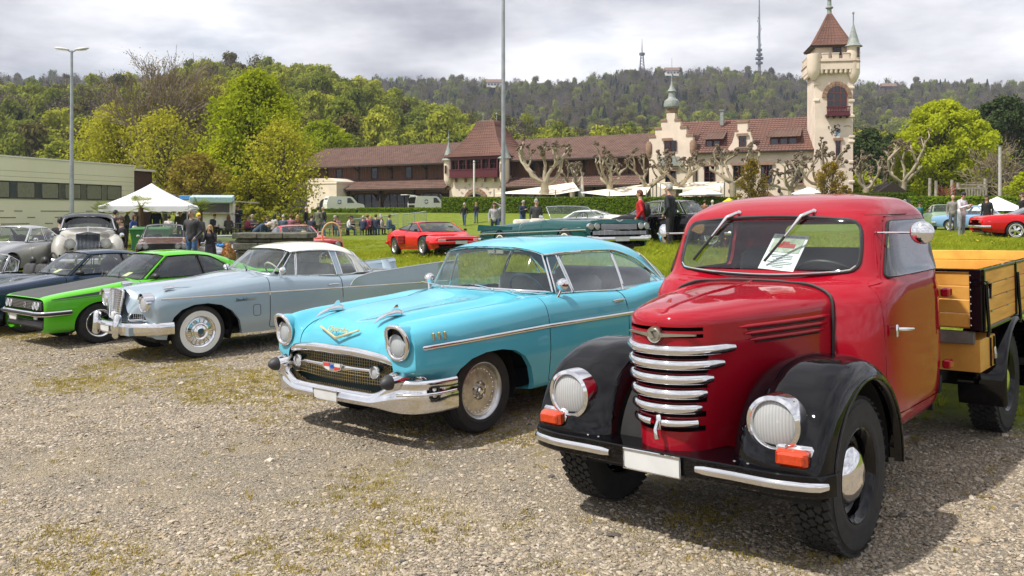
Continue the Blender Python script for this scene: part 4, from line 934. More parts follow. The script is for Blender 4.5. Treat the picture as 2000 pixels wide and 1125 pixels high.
def pane(T,a,b,m,name,frame=None,fr=.009,bulge=0.,axis=(1,0,0),both=True,full=False):
    """glass between a lower and an upper curve, with its frame. full: curves run from the middle to the left and are mirrored into one pane"""
    outs=[]
    for s in ((1,) if (full or not both) else (1,-1)):
        g=G();gr=ruled(a,b,bulge=bulge,axis=axis);ed=[list(map(tuple,gr[0])),list(map(tuple,gr[-1]))]
        if full:
            g.sym(gr);e0=[tuple(p) for p in gr[0]];e1=[tuple(p) for p in gr[-1]];loop=sympts(e0[::-1])+e0[1:]+e1[::-1]+sympts(e1)[1:]
        else:
            if s<0:gr=gr.copy();gr[...,1] *=-1
            g.grid(gr);loop=[tuple(p) for p in gr[0]]+[tuple(p) for p in gr[:,-1][1:-1]]+[tuple(p) for p in gr[-1][::-1]]+[tuple(p) for p in gr[:,0][::-1][1:-1]]
        o=g.build(name,m,T,smooth=80,merge=.0005)
        if frame:g=G();g.tube(loop,fr,6,closed=True);g.build('frame',frame,o,smooth=60)
        outs.append(o)
    return outs
def roof_panel(T,ctrl,m,name='roof',nu=40,nv=22,edge=None,er=.008):
    gr=surf(ctrl,nu,nv);g=G();g.sym(gr);o=g.build(name,m,T,smooth=50,merge=.0006)
    if edge:
        for s in (1,-1):g=G();g.tube([(p[0],p[1]*s,p[2]-.004) for p in gr[:,-1]],er,6);g.build('drip_rail',edge,o,smooth=60)
    return gr,o
def under(T,x0,x1,hw,z,wells=()):
    g=G();g.box(((x0+x1)/2,0,z),(x0-x1,hw*2,.06));g.box(((x0+x1)/2,0,z+.2),(x0-x1-.3,hw*.9,.3));g.build('underbody',dark,T)
    for x,zc,r in wells:
        for s in (1,-1):g=G();g.lathe([(r,-.30),(r,.0)],20,(x,(hw+.10)*s if s>0 else-hw+.2,zc),'y',a0=R(-20),a1=R(200));g.lathe([(r,0),(.02,0)],20,(x,(hw-.20)*s,zc),'y',a0=R(-20),a1=R(200));g.build('wheel_well',dark,T)

# ------------------------------------------------------------------ turquoise hardtop coupe
def build_turquoise():
    T=car_root('turquoise_coupe',-.8437,7.5537,41.9,'turquoise 1950s American hardtop coupe with gold V emblem and chrome bullet bumper')
    tq=paint('turquoise_paint',(.10,.45,.59),rough=.32)
    st=[(.775,[(0,.712),(.30,.708),(.47,.70),(.56,.69),(.63,.67),(.66,.63),(.67,.57),(.62,.46,-.14),(.58,.38,-.2),(.5,.36,-.2)]),
          (.765,[(0,.755),(.32,.755),(.49,.745),(.64,.78,-.01),(.78,.78,-.02),(.82,.70,-.02),(.82,.60,-.02),(.74,.47,-.15),(.70,.38,-.2),(.6,.34,-.2)]),
          (.735,[(0,.825),(.34,.84),(.50,.80),(.66,.915),(.82,.885),(.868,.77),(.872,.62),(.79,.48,-.12),(.74,.38,-.15),(.62,.33,-.15)]),
          (.60,[(0,.895),(.36,.925),(.52,.875),(.69,.95),(.855,.89),(.90,.78),(.905,.62),(.84,.47,-.05),(.80,.35,-.05),(.64,.30)]),
          (.2,[(0,.935),(.38,.978),(.55,.928),(.72,.972),(.87,.905),(.915,.785),(.922,.62),(.905,.44),(.865,.285),(.66,.26)]),
          (-.4,[(0,.985),(.40,1.012),(.58,.965),(.74,.998),(.878,.93),(.922,.79),(.93,.62),(.912,.43),(.872,.27),(.67,.25)]),
          (-.76,[(0,1.055),(.42,1.05),(.62,1.02),(.765,1.018),(.884,.945),(.926,.79),(.933,.62),(.915,.43),(.875,.265),(.67,.25)]),
          (-1.4,[(0,1.02),(.42,1.02),(.64,1.012),(.785,1.004),(.892,.93),(.928,.785),(.934,.62),(.916,.43),(.875,.262),(.67,.25)]),
          (-1.95,[(0,.98),(.42,.98),(.64,.98),(.80,.972),(.90,.905),(.928,.775),(.934,.61),(.916,.43),(.875,.262),(.67,.25)]),
          (-2.45,[(0,1.0),(.42,1.0),(.66,1.0),(.81,1.005),(.905,.945),(.93,.79),(.935,.61),(.92,.43),(.875,.262),(.67,.25)]),
          (-3.1,[(0,1.01),(.42,1.0),(.66,.965),(.83,1.025),(.91,.965),(.93,.80),(.935,.61),(.92,.44),(.88,.28),(.67,.26)]),
          (-3.8,[(0,.93),(.42,.925),(.66,.90),(.85,1.04),(.92,.96),(.93,.80),(.93,.62),(.915,.46),(.88,.32),(.67,.30)]),
          (-4.15,[(0,.82),(.42,.81),(.66,.80),(.86,1.045),(.92,.95),(.92,.80),(.915,.62),(.90,.46),(.86,.34),(.65,.32)]),
          (-4.22,[(0,.62),(.42,.60),(.66,.62),(.84,.92),(.89,.86),(.89,.76),(.885,.62),(.87,.48),(.82,.38),(.6,.36)])]
    farch=[(-.56,.20),(-.545,.33),(-.50,.46),(-.42,.56),(-.30,.625),(-.14,.655),(.04,.655),(.20,.625),(.32,.565),(.40,.48),(.44,.36),(.45,.20)]
    rarch=[(-3.40,.2),(-3.38,.38),(-3.28,.52),(-3.1,.60),(-2.9,.61),(-2.7,.57),(-2.52,.46),(-2.44,.32),(-2.43,.2)]
    door=[(-.735,1.06),(-.735,.34),(-.74,.305),(-1.91,.305),(-1.915,.60),(-1.90,.95),(-1.89,1.0)]
    gg,ds,hd,bo=body_shell(T,st,tq,(farch,rarch),(door,),(-.88,-2.78,.70,.93),hood=[(.80,-.505),(.80,.505),(.2,.56),(-.70,.62),(-.70,-.62),(.2,-.56)])
    under(T,.55,-4.1,.66,.27,((-.04,.34,.43),(-2.92,.34,.43)))
    for s in (1,-1):
        wheel(T,(0,.735*s,.335),.335,.205,.215,'chevy',s);wheel(T,(-2.92,.735*s,.335),.335,.205,.215,'chevy',s)
    # glasshouse
    wb=[(-.735,0,1.062),(-.755,.30,1.060),(-.80,.52,1.052),(-.875,.68,1.042),(-.985,.765,1.030)];wt=[(-.985,0,1.425),(-.99,.25,1.42),(-1.005,.42,1.405),(-1.02,.54,1.385),(-1.045,.605,1.355)]
    pane(T,wb,wt,wsglass,'windscreen',chrome,.011,.02,(1,0,0),full=True)
    pane(T,[(-1.01,.785,1.020),(-1.23,.795,1.012)],[(-1.075,.622,1.352),(-1.20,.632,1.352)],sideglass,'quarter_light',chrome,.008)
    pane(T,[(-1.245,.795,1.012),(-1.6,.80,.995),(-2.0,.805,.975)],[(-1.215,.632,1.352),(-1.6,.645,1.352),(-2.02,.640,1.340)],sideglass,'window',chrome,.009,.012,(0,1,0))
    pane(T,[(-2.02,.805,.975),(-2.3,.80,.985),(-2.66,.775,1.005)],[(-2.04,.64,1.338),(-2.3,.655,1.27),(-2.655,.765,1.02)],sideglass,'window',chrome,.009,.01,(0,1,0))
    rt=[[(-.965,0,1.432),(-.97,.28,1.427),(-.99,.46,1.408),(-1.01,.57,1.385),(-1.03,.632,1.360)],
          [(-1.15,0,1.472),(-1.15,.28,1.465),(-1.15,.46,1.442),(-1.15,.58,1.405),(-1.15,.650,1.366)],
          [(-1.5,0,1.505),(-1.5,.28,1.496),(-1.5,.47,1.468),(-1.5,.59,1.42),(-1.5,.660,1.370)],
          [(-1.9,0,1.505),(-1.9,.28,1.495),(-1.9,.47,1.466),(-1.9,.59,1.418),(-1.95,.662,1.362)],
          [(-2.25,0,1.468),(-2.25,.28,1.458),(-2.25,.47,1.428),(-2.25,.60,1.370),(-2.30,.675,1.288)],
          [(-2.52,0,1.405),(-2.53,.28,1.395),(-2.55,.48,1.36),(-2.58,.61,1.28),(-2.60,.72,1.13)],
          [(-2.66,0,1.355),(-2.68,.28,1.342),(-2.72,.48,1.29),(-2.76,.62,1.175),(-2.78,.745,1.01)]]
    gr,rf=roof_panel(T,rt,tq,edge=chrome)
    pane(T,[(-3.22,0,1.02),(-3.18,.35,1.02),(-3.05,.60,1.02),(-2.84,.745,1.005)],[(-2.67,0,1.353),(-2.69,.28,1.338),(-2.74,.48,1.285),(-2.80,.735,1.012)],wsglass,'rear_window',chrome,.012,.03,(-1,0,.3),full=True)
    for s in (1,-1):strip(T,[(-2.78,.745*s,1.02),(-2.70,.70*s,1.13),(-2.62,.665*s,1.22),(-2.52,.655*s,1.285)],.013,chrome,'pillar_trim',.5)
    # cabin
    grey=mat('coupe_upholstery',(.19,.21,.215),rough=.75,var=.15)
    seat(T,-1.55,.50,1.3,m=grey,back=.50);seat(T,-2.45,.52,1.25,m=grey,back=.5);g=G();g.box((-.93,0,.98),(.22,1.36,.12),None,.04);g.build('dashboard',tq,T,smooth=40);steering(T,(-1.12,.36,1.0),.2,62,mat('wheel_blue',(.03,.06,.09),rough=.3));g=G();g.box((-1.8,.82,.72),(1.9,.02,.45));g.box((-1.8,-.82,.72),(1.9,.02,.45));g.build('door_cards',grey,T);g=G();g.box((-1.08,0,1.375),(.02,.2,.05),None,.008);g.tube([(-1.06,0,1.36),(-1.06,0,1.41)],.006);g.build('inside_mirror',chrome,T)
    # headlights under chrome brows
    for s in (1,-1):
        h=empty('headlight',(.745,.725*s,.805),R(3)*s,T)
        rg=[(0.03+.05*max(0,z/.15),y*s,z) for y,z in ell(0,.0,.106,.122,36,p=2.4)];g=G();g.tube(rg,.017,8,closed=True,flat=1.);g.build('bezel',chrome,h,smooth=60)
        g=G();rr_=np.array([[(x-dd,y*k,z*k) for x,y,z in rg] for dd,k in ((0,1),(.045,.95),(.055,.60))]);g.grid(rr_,closed_v=True);g.build('bezel_recess',matblack,h,smooth=40)
        g=G();rr_=np.array([[(x-dd,y*k,z*k) for x,y,z in rg] for dd,k in ((0,1.03),(.06,1.05),(.16,.98))]);g.grid(rr_,closed_v=True);g.build('brow',tq,h,smooth=50)
        l_=lamp(h,(.022,-.004*s,-.022),.079,'lamp_unit',rim=1.14,ringdepth=.03)
    # grille: cavity, gold mesh, chrome upper bar, floating bar with lamps and crest
    g=G();g.box((.60,0,.52),(.06,1.44,.40));g.build('grille_cavity',mat('dark_teal_cavity',(.01,.035,.045),rough=.5),T)
    gold=mat('gold_anodised',(.62,.50,.24),rough=.35,metal=.9);g=G()
    for i in range(49):y=-.66+i*.0275;x=.735-.05*(y/.66)**2;g.box((x,y,.545),(.004,.0035,.21-.06*abs(y/.66)**3))
    for j in range(9):
        z=.455+j*.0235;g.tube([(.735-.05*(y/.66)**2,y,z) for y in np.linspace(-.66,.66,13)],.0024,4)
    g.build('grille_mesh',gold,T)
    ms=[(.60,.865,.475),(.655,.845,.535),(.715,.76,.605),(.755,.62,.655),(.785,.40,.688),(.798,.15,.700),(.800,0,.698)];mp_=catmull(ms+sympts(ms[::-1])[1:],61)
    g=G();g.tube(mp_,[.026+.012*math.sin(math.pi*i/60) for i in range(61)],10,flat=.72,up=(0,0,1));g.build('grille_surround',chrome,T,smooth=60)
    g=G();yb=np.linspace(-.44,.44,25);g.tube([(.80-.03*(y/.44)**2,y,.568) for y in yb],[.014+.010*math.exp(-(y/.16)**2) for y in yb],10,up=(0,0,1),flat=.8);g.build('grille_bar',chrome,T,smooth=60)
    for s in (1,-1):lamp(T,(.80,.49*s,.565),.043,'parking_lamp',rim=1.2,ringdepth=.10)
    ce=empty('crest',(.826,0,.568),0,T);g=G();g.prism([(-.125,.032),(.125,.032),(.115,-.018),(.05,-.036),(0,-.042),(-.05,-.036),(-.115,-.018)],-.006,.004,'x');g.build('crest_frame',chrome,ce,smooth=0)
    cr_=mat('crest_red',(.55,.03,.03),rough=.3,coat=1.);g=G();g.prism([(-.105,.024),(-.03,.024),(-.03,-.002),(-.105,-.002)],.003,.007,'x');g.prism([(.03,-.002),(.105,-.002),(.09,-.018),(.05,-.028),(.03,-.028)],.003,.007,'x');g.build('red_fields',cr_,ce,smooth=0)
    g=G();g.prism([(.03,.024),(.105,.024),(.105,.002),(.03,.002)],.003,.0065,'x');g.prism([(-.03,-.006),(-.10,-.006),(-.09,-.02),(-.05,-.030),(-.03,-.030)],.003,.0065,'x');g.build('white_fields',whitepl,ce,smooth=0)
    g=G();g.box((.007,0,0),(.006,.055,.016),Matrix.Rotation(R(0),3,'X'));g.box((.007,0,0),(.006,.024,.032));g.build('blue_bowtie',mat('bowtie_blue',(.02,.12,.55),rough=.3),ce,smooth=0)
    # bumper
    path=[(.855,0),(.85,.30),(.835,.55),(.80,.74),(.715,.89),(.58,.958),(.41,.972)];pa=catmull(path,31);rows=[]
    for x,y in pa:
        e=float(sstep(.45,.80,y));zt=.415+.115*e;zb_=.305-.02*e;nx=float(sstep(.5,.95,y));d=Vector((1-nx*.85,nx,0)).normalized()
        rows.append([(x-d.x*.09*(1-e*.5),y-d.y*.04,zt+.004),(x-d.x*.02,y-d.y*.012,zt),(x+d.x*.006,y+d.y*.006,zt-.022),(x+d.x*(.016-.012*e),y+d.y*.004,zt-.055),(x+d.x*(.02+.004*e),y+d.y*.012,(zt+zb_)/2-.015),(x+d.x*.012,y+d.y*.010,zb_+.03),(x-d.x*.02,y-d.y*.02,zb_),(x-d.x*.05,y-d.y*.04,zb_+.01)])
    gr2=surf(rows,56,30);g=G();g.sym(gr2);bp=g.build('bumper',chrome,T,smooth=60,merge=.0006)
    for s in (1,-1):
        pts=[(.815,.745*s,.425),(.725,.90*s,.428),(.585,.972*s,.43),(.43,.985*s,.432)];strip(bp,pts,.010,chrome,'bumper_crease',.6)
        b=empty('bumper_bullet',(0,.66*s,.525),R(4)*s,T);g=G();g.lathe([(.088,.58),(.086,.70),(.074,.80),(.056,.86)],28,axis='x');g.build('chrome_cone',chrome,b,smooth=60);g=G();g.lathe([(.056,.86),(.053,.885),(.038,.915),(.015,.938),(0,.94)],28,axis='x');g.build('rubber_tip',mat('bullet_rubber',(.035,.035,.04),rough=.55),b,smooth=60)
    plate(T,(.872,-.035,.352),.30,.082,0,tilt=R(4))
    # bonnet spears, V, script
    for s in (1,-1):
        z0=zsurf(gg,.50,.375);j=empty('bonnet_spear',(.50,.375*s,z0),0,T);g=G();g.tube([(-.06,0,.020),(.0,0,.026),(.08,0,.018),(.16,0,-.006),(.20,0,-.03)],[.030,.028,.020,.013,.004],10);g.lathe([(.032,-.065),(.034,-.05),(.0,-.068)],16,(0,0,.020),'x');g.build('spear_body',chrome,j,smooth=60);g=G();g.prism([(-.05,.04),(.05,.03),(-.015,.09),(-.035,.092)],-.004,.004,'y');g.build('spear_fin',chrome,j)
    xv=lambda y,z:.778-.05*((z-.75)/.1)**2*(z>.75)+.012
    ve=empty('v_emblem',(0,0,0),0,T);vg=mat('gold_plate',(.92,.82,.48),rough=.35,metal=.8);g=G()
    for s in (1,-1):g.add([(.787,0,.797),(.787,0,.775),(.748,.25*s,.853),(.746,.25*s,.870),(.797,0,.793),(.797,0,.779),(.762,s*.24,.855),(.758,.24*s,.866)],[(4,5,6,7),(0,4,7,3),(5,1,2,6),(3,7,6,2)])
    g.build('v_bar',vg,ve,smooth=0)
    M=Matrix.Translation((.765,0,.852)) @ Matrix.Rotation(R(90),4,'Z') @ Matrix.Rotation(R(62),4,'X');letters('Chevrolet',.062,'script',vg,ve,M,.003,.25)
    # side: bright strip, three vents, handle, mirror
    for s in (1,-1):
        xs_=np.linspace(.735,-4.0,60);zz=np.interp(-xs_,[-.735,.72,1.89,4.0],[.762,.775,.762,.75]);pts=[(x,s*ysurf(gg,x,z),z) for x,z in zip(xs_,zz)]
        g=G();g.tube(pts,[.004]+[.016]*58+[.006],8,flat=.45,up=(0,0,1));g.build('side_trim',chrome,T,smooth=60)
        for k in range(3):x=.57-k*.055;g=G();g.box((x,s*ysurf(gg,x,.835,.002),.835),(.018,.028,.062),None,.006);g.build('wing_vent',gold,T,smooth=40)
        xh=-1.78;y0=ysurf(gg,xh,.895,0);g=G();g.box((xh,(y0+.004)*s,.895),(.16,.012,.026),None,.006);g.tube([(xh+.075,(y0+.01)*s,.90),(xh+.04,(y0+.03)*s,.905),(xh-.07,(y0+.026)*s,.90)],[.008,.010,.007],8);g.build('door_handle',chrome,T,smooth=50)
        ym=ysurf(gg,-.95,.985,0);m_=empty('door_mirror',(-1.0,(ym-.03)*s,.985),0,T);g=G();g.tube([(.02,0,0),(.01,.02*s,.035),(-.0,.03*s,.07)],[.016,.011,.012],8);g.box((.02,0,-.002),(.09,.035,.015),None,.006);g.build('mirror_stalk',chrome,m_,smooth=50);g=G();g.lathe([(.055,-.028),(.056,-.01),(.046,.018),(.026,.036),(0,.042)],24,(-.0,.035*s,.115),'x');g.lathe([(0,-.026),(.054,-.027)],24,(-.0,.035*s,.115),'x');g.build('mirror_head',chrome,m_,smooth=50)
    for y in (-.35,.30):
        wp=empty('wiper',(0,0,0),0,T);g=G();g.ball((-.71,y,1.058),.016,8);g.tube([(-.71,y,1.065),(-.74,y-.2,1.085),(-.775,y-.36,1.09)],.006,5);g.build('wiper_arm',chrome,wp)
    g=G();g.tube(catmull([(-.70,0,1.055),(-.72,.35,1.05),(-.79,.62,1.038),(-.90,.76,1.02)],20),.006,6);g.build('cowl_trim',chrome,T)
    return T
# ------------------------------------------------------------------ pale blue coupe with upright grille
def build_paleblue():
    T=car_root('pale_blue_coupe',-4.4749,11.75,46.76,'pale blue 1950s fin-tailed coupe with white roof and whitewall tyres')
    pb=paint('pale_blue_metallic',(.34,.43,.50),flake=.35,rough=.32);wh=paint('ivory_roof_paint',(.72,.70,.62),rough=.35)
    st=[(.70,[(0,.885),(.12,.86),(.19,.74),(.30,.60),(.48,.60,-.04),(.60,.60,-.06),(.66,.54,-.08),(.66,.42,-.1),(.6,.32,-.1)]),
          (.655,[(0,.905),(.15,.885),(.24,.80),(.36,.70),(.56,.72),(.70,.70,-.02),(.75,.60,-.05),(.75,.44,-.08),(.68,.32,-.08)]),
          (.55,[(0,.925),(.18,.905),(.30,.835),(.46,.80),(.64,.84),(.775,.80),(.815,.66),(.81,.46),(.76,.30)]),
          (.3,[(0,.945),(.22,.925),(.38,.875),(.52,.855),(.68,.885),(.80,.845),(.845,.70),(.845,.46),(.79,.27)]),
          (-.3,[(0,.985),(.28,.97),(.46,.93),(.58,.91),(.72,.925),(.83,.87),(.868,.72),(.868,.46),(.81,.26)]),
          (-.9,[(0,1.04),(.34,1.03),(.54,.995),(.66,.975),(.76,.965),(.852,.90),(.882,.74),(.88,.46),(.82,.255)]),
          (-1.6,[(0,.96),(.34,.96),(.6,.955),(.72,.95),(.79,.935),(.862,.87),(.886,.72),(.882,.46),(.82,.255)]),
          (-2.1,[(0,.92),(.34,.92),(.6,.915),(.73,.91),(.80,.90),(.866,.84),(.888,.70),(.882,.46),(.82,.255)]),
          (-2.5,[(0,.93),(.34,.925),(.56,.91),(.72,.90),(.82,.90),(.872,.83),(.888,.68),(.88,.46),(.82,.26)]),
          (-3.2,[(0,.92),(.34,.90),(.56,.86),(.72,.86),(.835,.935),(.872,.87),(.885,.68),(.875,.47),(.82,.28)]),
          (-3.9,[(0,.84),(.34,.81),(.56,.78),(.74,.80),(.845,.975),(.872,.88),(.875,.68),(.865,.48),(.80,.32)]),
          (-4.2,[(0,.70),(.34,.68),(.56,.66),(.74,.74),(.84,.97),(.86,.86),(.86,.66),(.84,.48),(.76,.36)])]
    fa=[(-.55,.18),(-.54,.30),(-.49,.45),(-.40,.57),(-.26,.655),(-.08,.692),(.10,.685),(.25,.635),(.35,.55),(.405,.42),(.42,.30),(.42,.18)]
    ra=[(-3.55,.2),(-3.5,.38),(-3.36,.52),(-3.16,.58),(-2.95,.57),(-2.76,.48),(-2.66,.34),(-2.64,.2)]
    door=[(-.93,1.05),(-.92,.32),(-.95,.295),(-2.05,.295),(-2.06,.5),(-2.05,.92)]
    gg,ds,hd,bo=body_shell(T,st,pb,(fa,ra),(door,),(-1.05,-2.6,.66,.84),hood=[(.66,-.14),(.66,.14),(.5,.30),(.2,.42),(-.86,.60),(-.86,-.60),(.2,-.42),(.5,-.30)])
    under(T,.5,-4.1,.62,.27,((-.04,.33,.42),(-3.06,.33,.42)))
    for s in (1,-1):
        wheel(T,(0,.715*s,.335),.335,.185,.19,'stude',s);wheel(T,(-3.06,.715*s,.335),.335,.185,.19,'stude',s)
    wb=[(-.92,0,1.045),(-.935,.3,1.035),(-.98,.54,1.01),(-1.06,.70,.985)];wt=[(-1.33,0,1.325),(-1.335,.25,1.32),(-1.35,.44,1.308),(-1.375,.57,1.285)]
    pane(T,wb,wt,wsglass,'windscreen',chrome,.010,.015,(1,0,.5),full=True)
    pane(T,[(-1.12,.755,.965),(-1.37,.775,.95)],[(-1.42,.60,1.272),(-1.46,.605,1.275)],sideglass,'quarter_light',chrome,.007)
    pane(T,[(-1.385,.775,.95),(-1.7,.785,.935),(-2.02,.79,.925)],[(-1.475,.605,1.275),(-1.7,.615,1.278),(-1.99,.62,1.27)],sideglass,'window',chrome,.008,.01,(0,1,0))
    pane(T,[(-2.11,.79,.92),(-2.25,.785,.92),(-2.36,.775,.935)],[(-2.09,.625,1.255),(-2.22,.635,1.235),(-2.345,.69,1.10)],sideglass,'window',chrome,.008,.01,(0,1,0))
    for s in (1,-1):     # door pillar and quarter panel
        g=G();g.grid(ruled([(-2.02,.79*s,.925),(-2.11,.79*s,.92)],[(-1.99,.622*s,1.272),(-2.09,.627*s,1.26)],4,6));g.build('door_pillar',pb,T)
        g=G();g.grid(ruled([(-2.36,.775*s,.93),(-2.44,.75*s,.93),(-2.52,.70*s,.925),(-2.60,.62*s,.925)],[(-2.235,.637*s,1.235),(-2.32,.625*s,1.215),(-2.42,.59*s,1.175),(-2.52,.53*s,1.13)],12,8));g.build('rear_pillar',wh,T,smooth=60)
    rt=[[(-1.305,0,1.33),(-1.31,.25,1.327),(-1.33,.44,1.315),(-1.355,.56,1.295),(-1.38,.615,1.275)],
          [(-1.45,0,1.372),(-1.45,.25,1.366),(-1.45,.44,1.350),(-1.45,.56,1.322),(-1.45,.628,1.282)],
          [(-1.75,0,1.40),(-1.75,.25,1.392),(-1.75,.44,1.372),(-1.75,.57,1.338),(-1.75,.637,1.288)],
          [(-2.1,0,1.385),(-2.1,.25,1.377),(-2.1,.44,1.355),(-2.1,.57,1.315),(-2.1,.64,1.262)],
          [(-2.36,0,1.325),(-2.36,.25,1.317),(-2.36,.44,1.29),(-2.35,.56,1.25),(-2.34,.63,1.20)],
          [(-2.55,0,1.245),(-2.55,.25,1.235),(-2.54,.40,1.205),(-2.52,.49,1.165),(-2.50,.545,1.13)]]
    roof_panel(T,rt,wh,edge=chrome)
    pane(T,[(-3.0,0,.935),(-2.95,.3,.93),(-2.80,.48,.925),(-2.62,.60,.925)],[(-2.56,0,1.24),(-2.56,.25,1.23),(-2.545,.40,1.20),(-2.53,.52,1.135)],wsglass,'rear_window',chrome,.010,.02,(-1,0,.4),full=True)
    up=mat('pale_upholstery',(.40,.37,.33),rough=.7);seat(T,-1.75,.48,1.2,m=up,back=.48);seat(T,-2.4,.48,1.1,m=up,back=.42);g=G();g.box((-1.10,0,.94),(.2,1.28,.12),None,.04);g.build('dashboard',pb,T,smooth=40);steering(T,(-1.3,.34,.96),.2,58,cream)
    # upright grille
    gr=empty('radiator_grille',(0,0,0),0,T);sh=[(.225,.872),(.19,.89),(0,.90),(-.19,.89),(-.225,.872),(-.165,.545),(-.13,.528),(0,.522),(.13,.528),(.165,.545)]
    xg=lambda z:.725+(.89-z)*.12
    g=G();g.add([(xg(z)-.04,y,z) for y,z in sh],[tuple(range(len(sh)))]);g.build('grille_back',dark,gr)
    g=G();g.tube([(xg(z),y,z) for y,z in sh],.014,8,closed=True);g.build('grille_frame',chrome,gr,smooth=60)
    g=G()
    for k in range(12):z=.548+k*.0275;hw=np.interp(z,[.53,.88],[.155,.215]);g.box((xg(z)-.006,0,z),(.014,2*hw,.0065))
    for k in range(13):
        f=-1+2*k/12;g.tube([(xg(.53)-.006,f*.155,.53),(xg(.885)-.006,f*.215,.885)],.0036,4)
    g.build('grille_bars',chrome,gr);g=G();g.lathe([(.052,-.02),(.05,.012),(.03,.02),(0,.02)],20,(xg(.56)+.015,0,.565),'x');g.build('grille_badge',whitepl,gr,smooth=40)
    for s in (1,-1):
        lamp(T,(.645,.665*s,.735),.09,rim=1.18,ringdepth=.12,yaw=R(5)*s)
        g=G();rows=[[(.56+.10*t,.675*s+.115*math.cos(a),.748+.118*math.sin(a)) for a in np.linspace(R(15),R(165),14)] for t in (0,.5,1.,1.25)];g.grid(np.array(rows));g.build('headlight_brow',chrome,T,smooth=60)
        mo=empty('side_grille',(0,0,0),0,T);lp=[(.68,.23*s,.53),(.67,.27*s,.585),(.62,.43*s,.638),(.57,.55*s,.63),(.545,.61*s,.57),(.54,.62*s,.525),(.60,.45*s,.52)];g=G();g.tube(catmull(lp,30,True),.018,8,closed=True);g.build('side_grille_frame',chrome,mo,smooth=60)
        g=G();g.add([(x-.03,y,z) for x,y,z in lp],[tuple(range(len(lp)))]);g.build('side_grille_back',dark,mo)
        g=G()
        for k in range(4):z=.545+k*.022;g.tube([(.655-.2*0,.27*s,z),(.565,.58*s,z)],.004,4)
        for k in range(9):t=k/8;g.tube([(.655-.09*t,(.28+.29*t)*s,.53),(.655-.09*t,(.28+.29*t)*s,.618)],.003,4)
        g.build('side_grille_mesh',chrome,mo)
        z0=zsurf(gg,.35,.70);g=G();g.tube([(.42,.70*s,z0+.03),(.32,.70*s,z0+.035),(.28,.70*s,z0+.03)],[.02,.026,.014],8,flat=1.3);g.tube([(.3,.70*s,z0+.03),(.02,.71*s,z0+.022)],[.006,.003],6);g.box((.35,.70*s,z0+.01),(.10,.03,.03),None,.008);g.build('wing_ornament',chrome,T,smooth=50)
        xs_=np.linspace(.49,-4.1,46);pts=[(x,s*ysurf(gg,x,z),z) for x,z in zip(xs_,np.interp(-xs_,[-.5,.9,4.1],[.785,.765,.70]))];g=G();g.tube(pts,.009,6,flat=.5,up=(0,0,1));g.build('side_trim',mat('bright_trim',(.75,.72,.65),rough=.2,metal=.9),T,smooth=60)
        g=G();lp2=rpoly([(-.69,.475),(-.79,.475),(-.79,.62),(-.69,.62)],.03,4);g.tube([(x,s*ysurf(gg,x,z,.001),z) for x,z in lp2],.004,5,closed=True);g.build('vent_flap',mat('panel_gap',(.10,.12,.14),rough=.6),T)
        y0=ysurf(gg,-1.92,.79,0);g=G();g.tube([(-1.82,(y0+.012)*s,.80),(-1.9,(y0+.03)*s,.805),(-1.99,(y0+.012)*s,.80)],.009,8);g.build('door_handle',chrome,T,smooth=50)
        yc=ysurf(gg,-.70,.70,.003);letters('Studebaker',.062,'script',chrome,T,Matrix.Translation((-.58,yc*s,.70)) @ (Matrix.Rotation(R(180),4,'Z') if s>0 else Matrix()) @ Matrix.Rotation(R(90),4,'X'),.002,.3)
        m_=empty('door_mirror',(-1.13,.80*s,.955),0,T);g=G();g.tube([(0,0,0),(0,.03*s,.05)],.012,8);g.lathe([(.05,-.03),(.05,-.01),(.03,.03),(0,.04)],20,(0,.04*s,.085),'x');g.lathe([(0,-.028),(.049,-.029)],20,(0,.04*s,.085),'x');g.build('mirror_head',chrome,m_,smooth=50)
        # fin rising along the tail
        fp=[(-2.18,.885,.76),(-2.24,.885,.84),(-2.40,.88,.895),(-2.9,.875,.945),(-3.5,.872,.985),(-4.2,.868,1.02)];A=catmull(fp,30);g=G();inn=A.copy();inn[:,1] -= .05;inn[:,2] -= .06;lowr=A.copy();lowr[:,2]=np.minimum(A[:,2],.76);lowr[:,1]=[ysurf(gg,x,z,.003) for x,z in zip(lowr[:,0],lowr[:,2])];gr_=np.stack([lowr,A,inn]);gr_[...,1] *= s;g.grid(gr_);g.build('tail_fin',pb,T,smooth=60);g=G();g.tube([(x,y*s,z) for x,y,z in A],.008,6);g.build('fin_trim',chrome,T)
    path=[(.86,0),(.85,.25),(.80,.48),(.70,.66),(.56,.80),(.36,.865)];pa=catmull(path,25);rows=[]
    for x,y in pa:n_=float(sstep(.3,.85,y));rows.append([(x-.05,y-.01,.50),(x,y,.495),(x+.02*(1-n_),y+.02*n_,.45),(x+.02*(1-n_),y+.02*n_,.39),(x-.01,y-.005,.345),(x-.05,y-.02,.34)])
    g=G();g.sym(surf(rows,40,20));bp=g.build('bumper',chrome,T,smooth=60,merge=.0006)
    for s in (1,-1):g=G();g.box((.865,.36*s,.46),(.09,.075,.30),Matrix.Rotation(R(-6),3,'Y'),.025);g.build('bumper_guard',chrome,T,smooth=50)
    g=G();g.box((.66,0,.40),(.3,1.2,.10));g.box((.52,0,.56),(.06,1.3,.40));g.build('gravel_pan',pb,T)
    plate(T,(.886,0,.42),.30,.08)
    for y in (-.30,.28):g=G();g.ball((-.90,y,1.042),.014,8);g.tube([(-.90,y,1.05),(-.97,y-.18,1.085),(-1.02,y-.33,1.10)],.006,5);g.build('wiper',matblack,T)
    return T
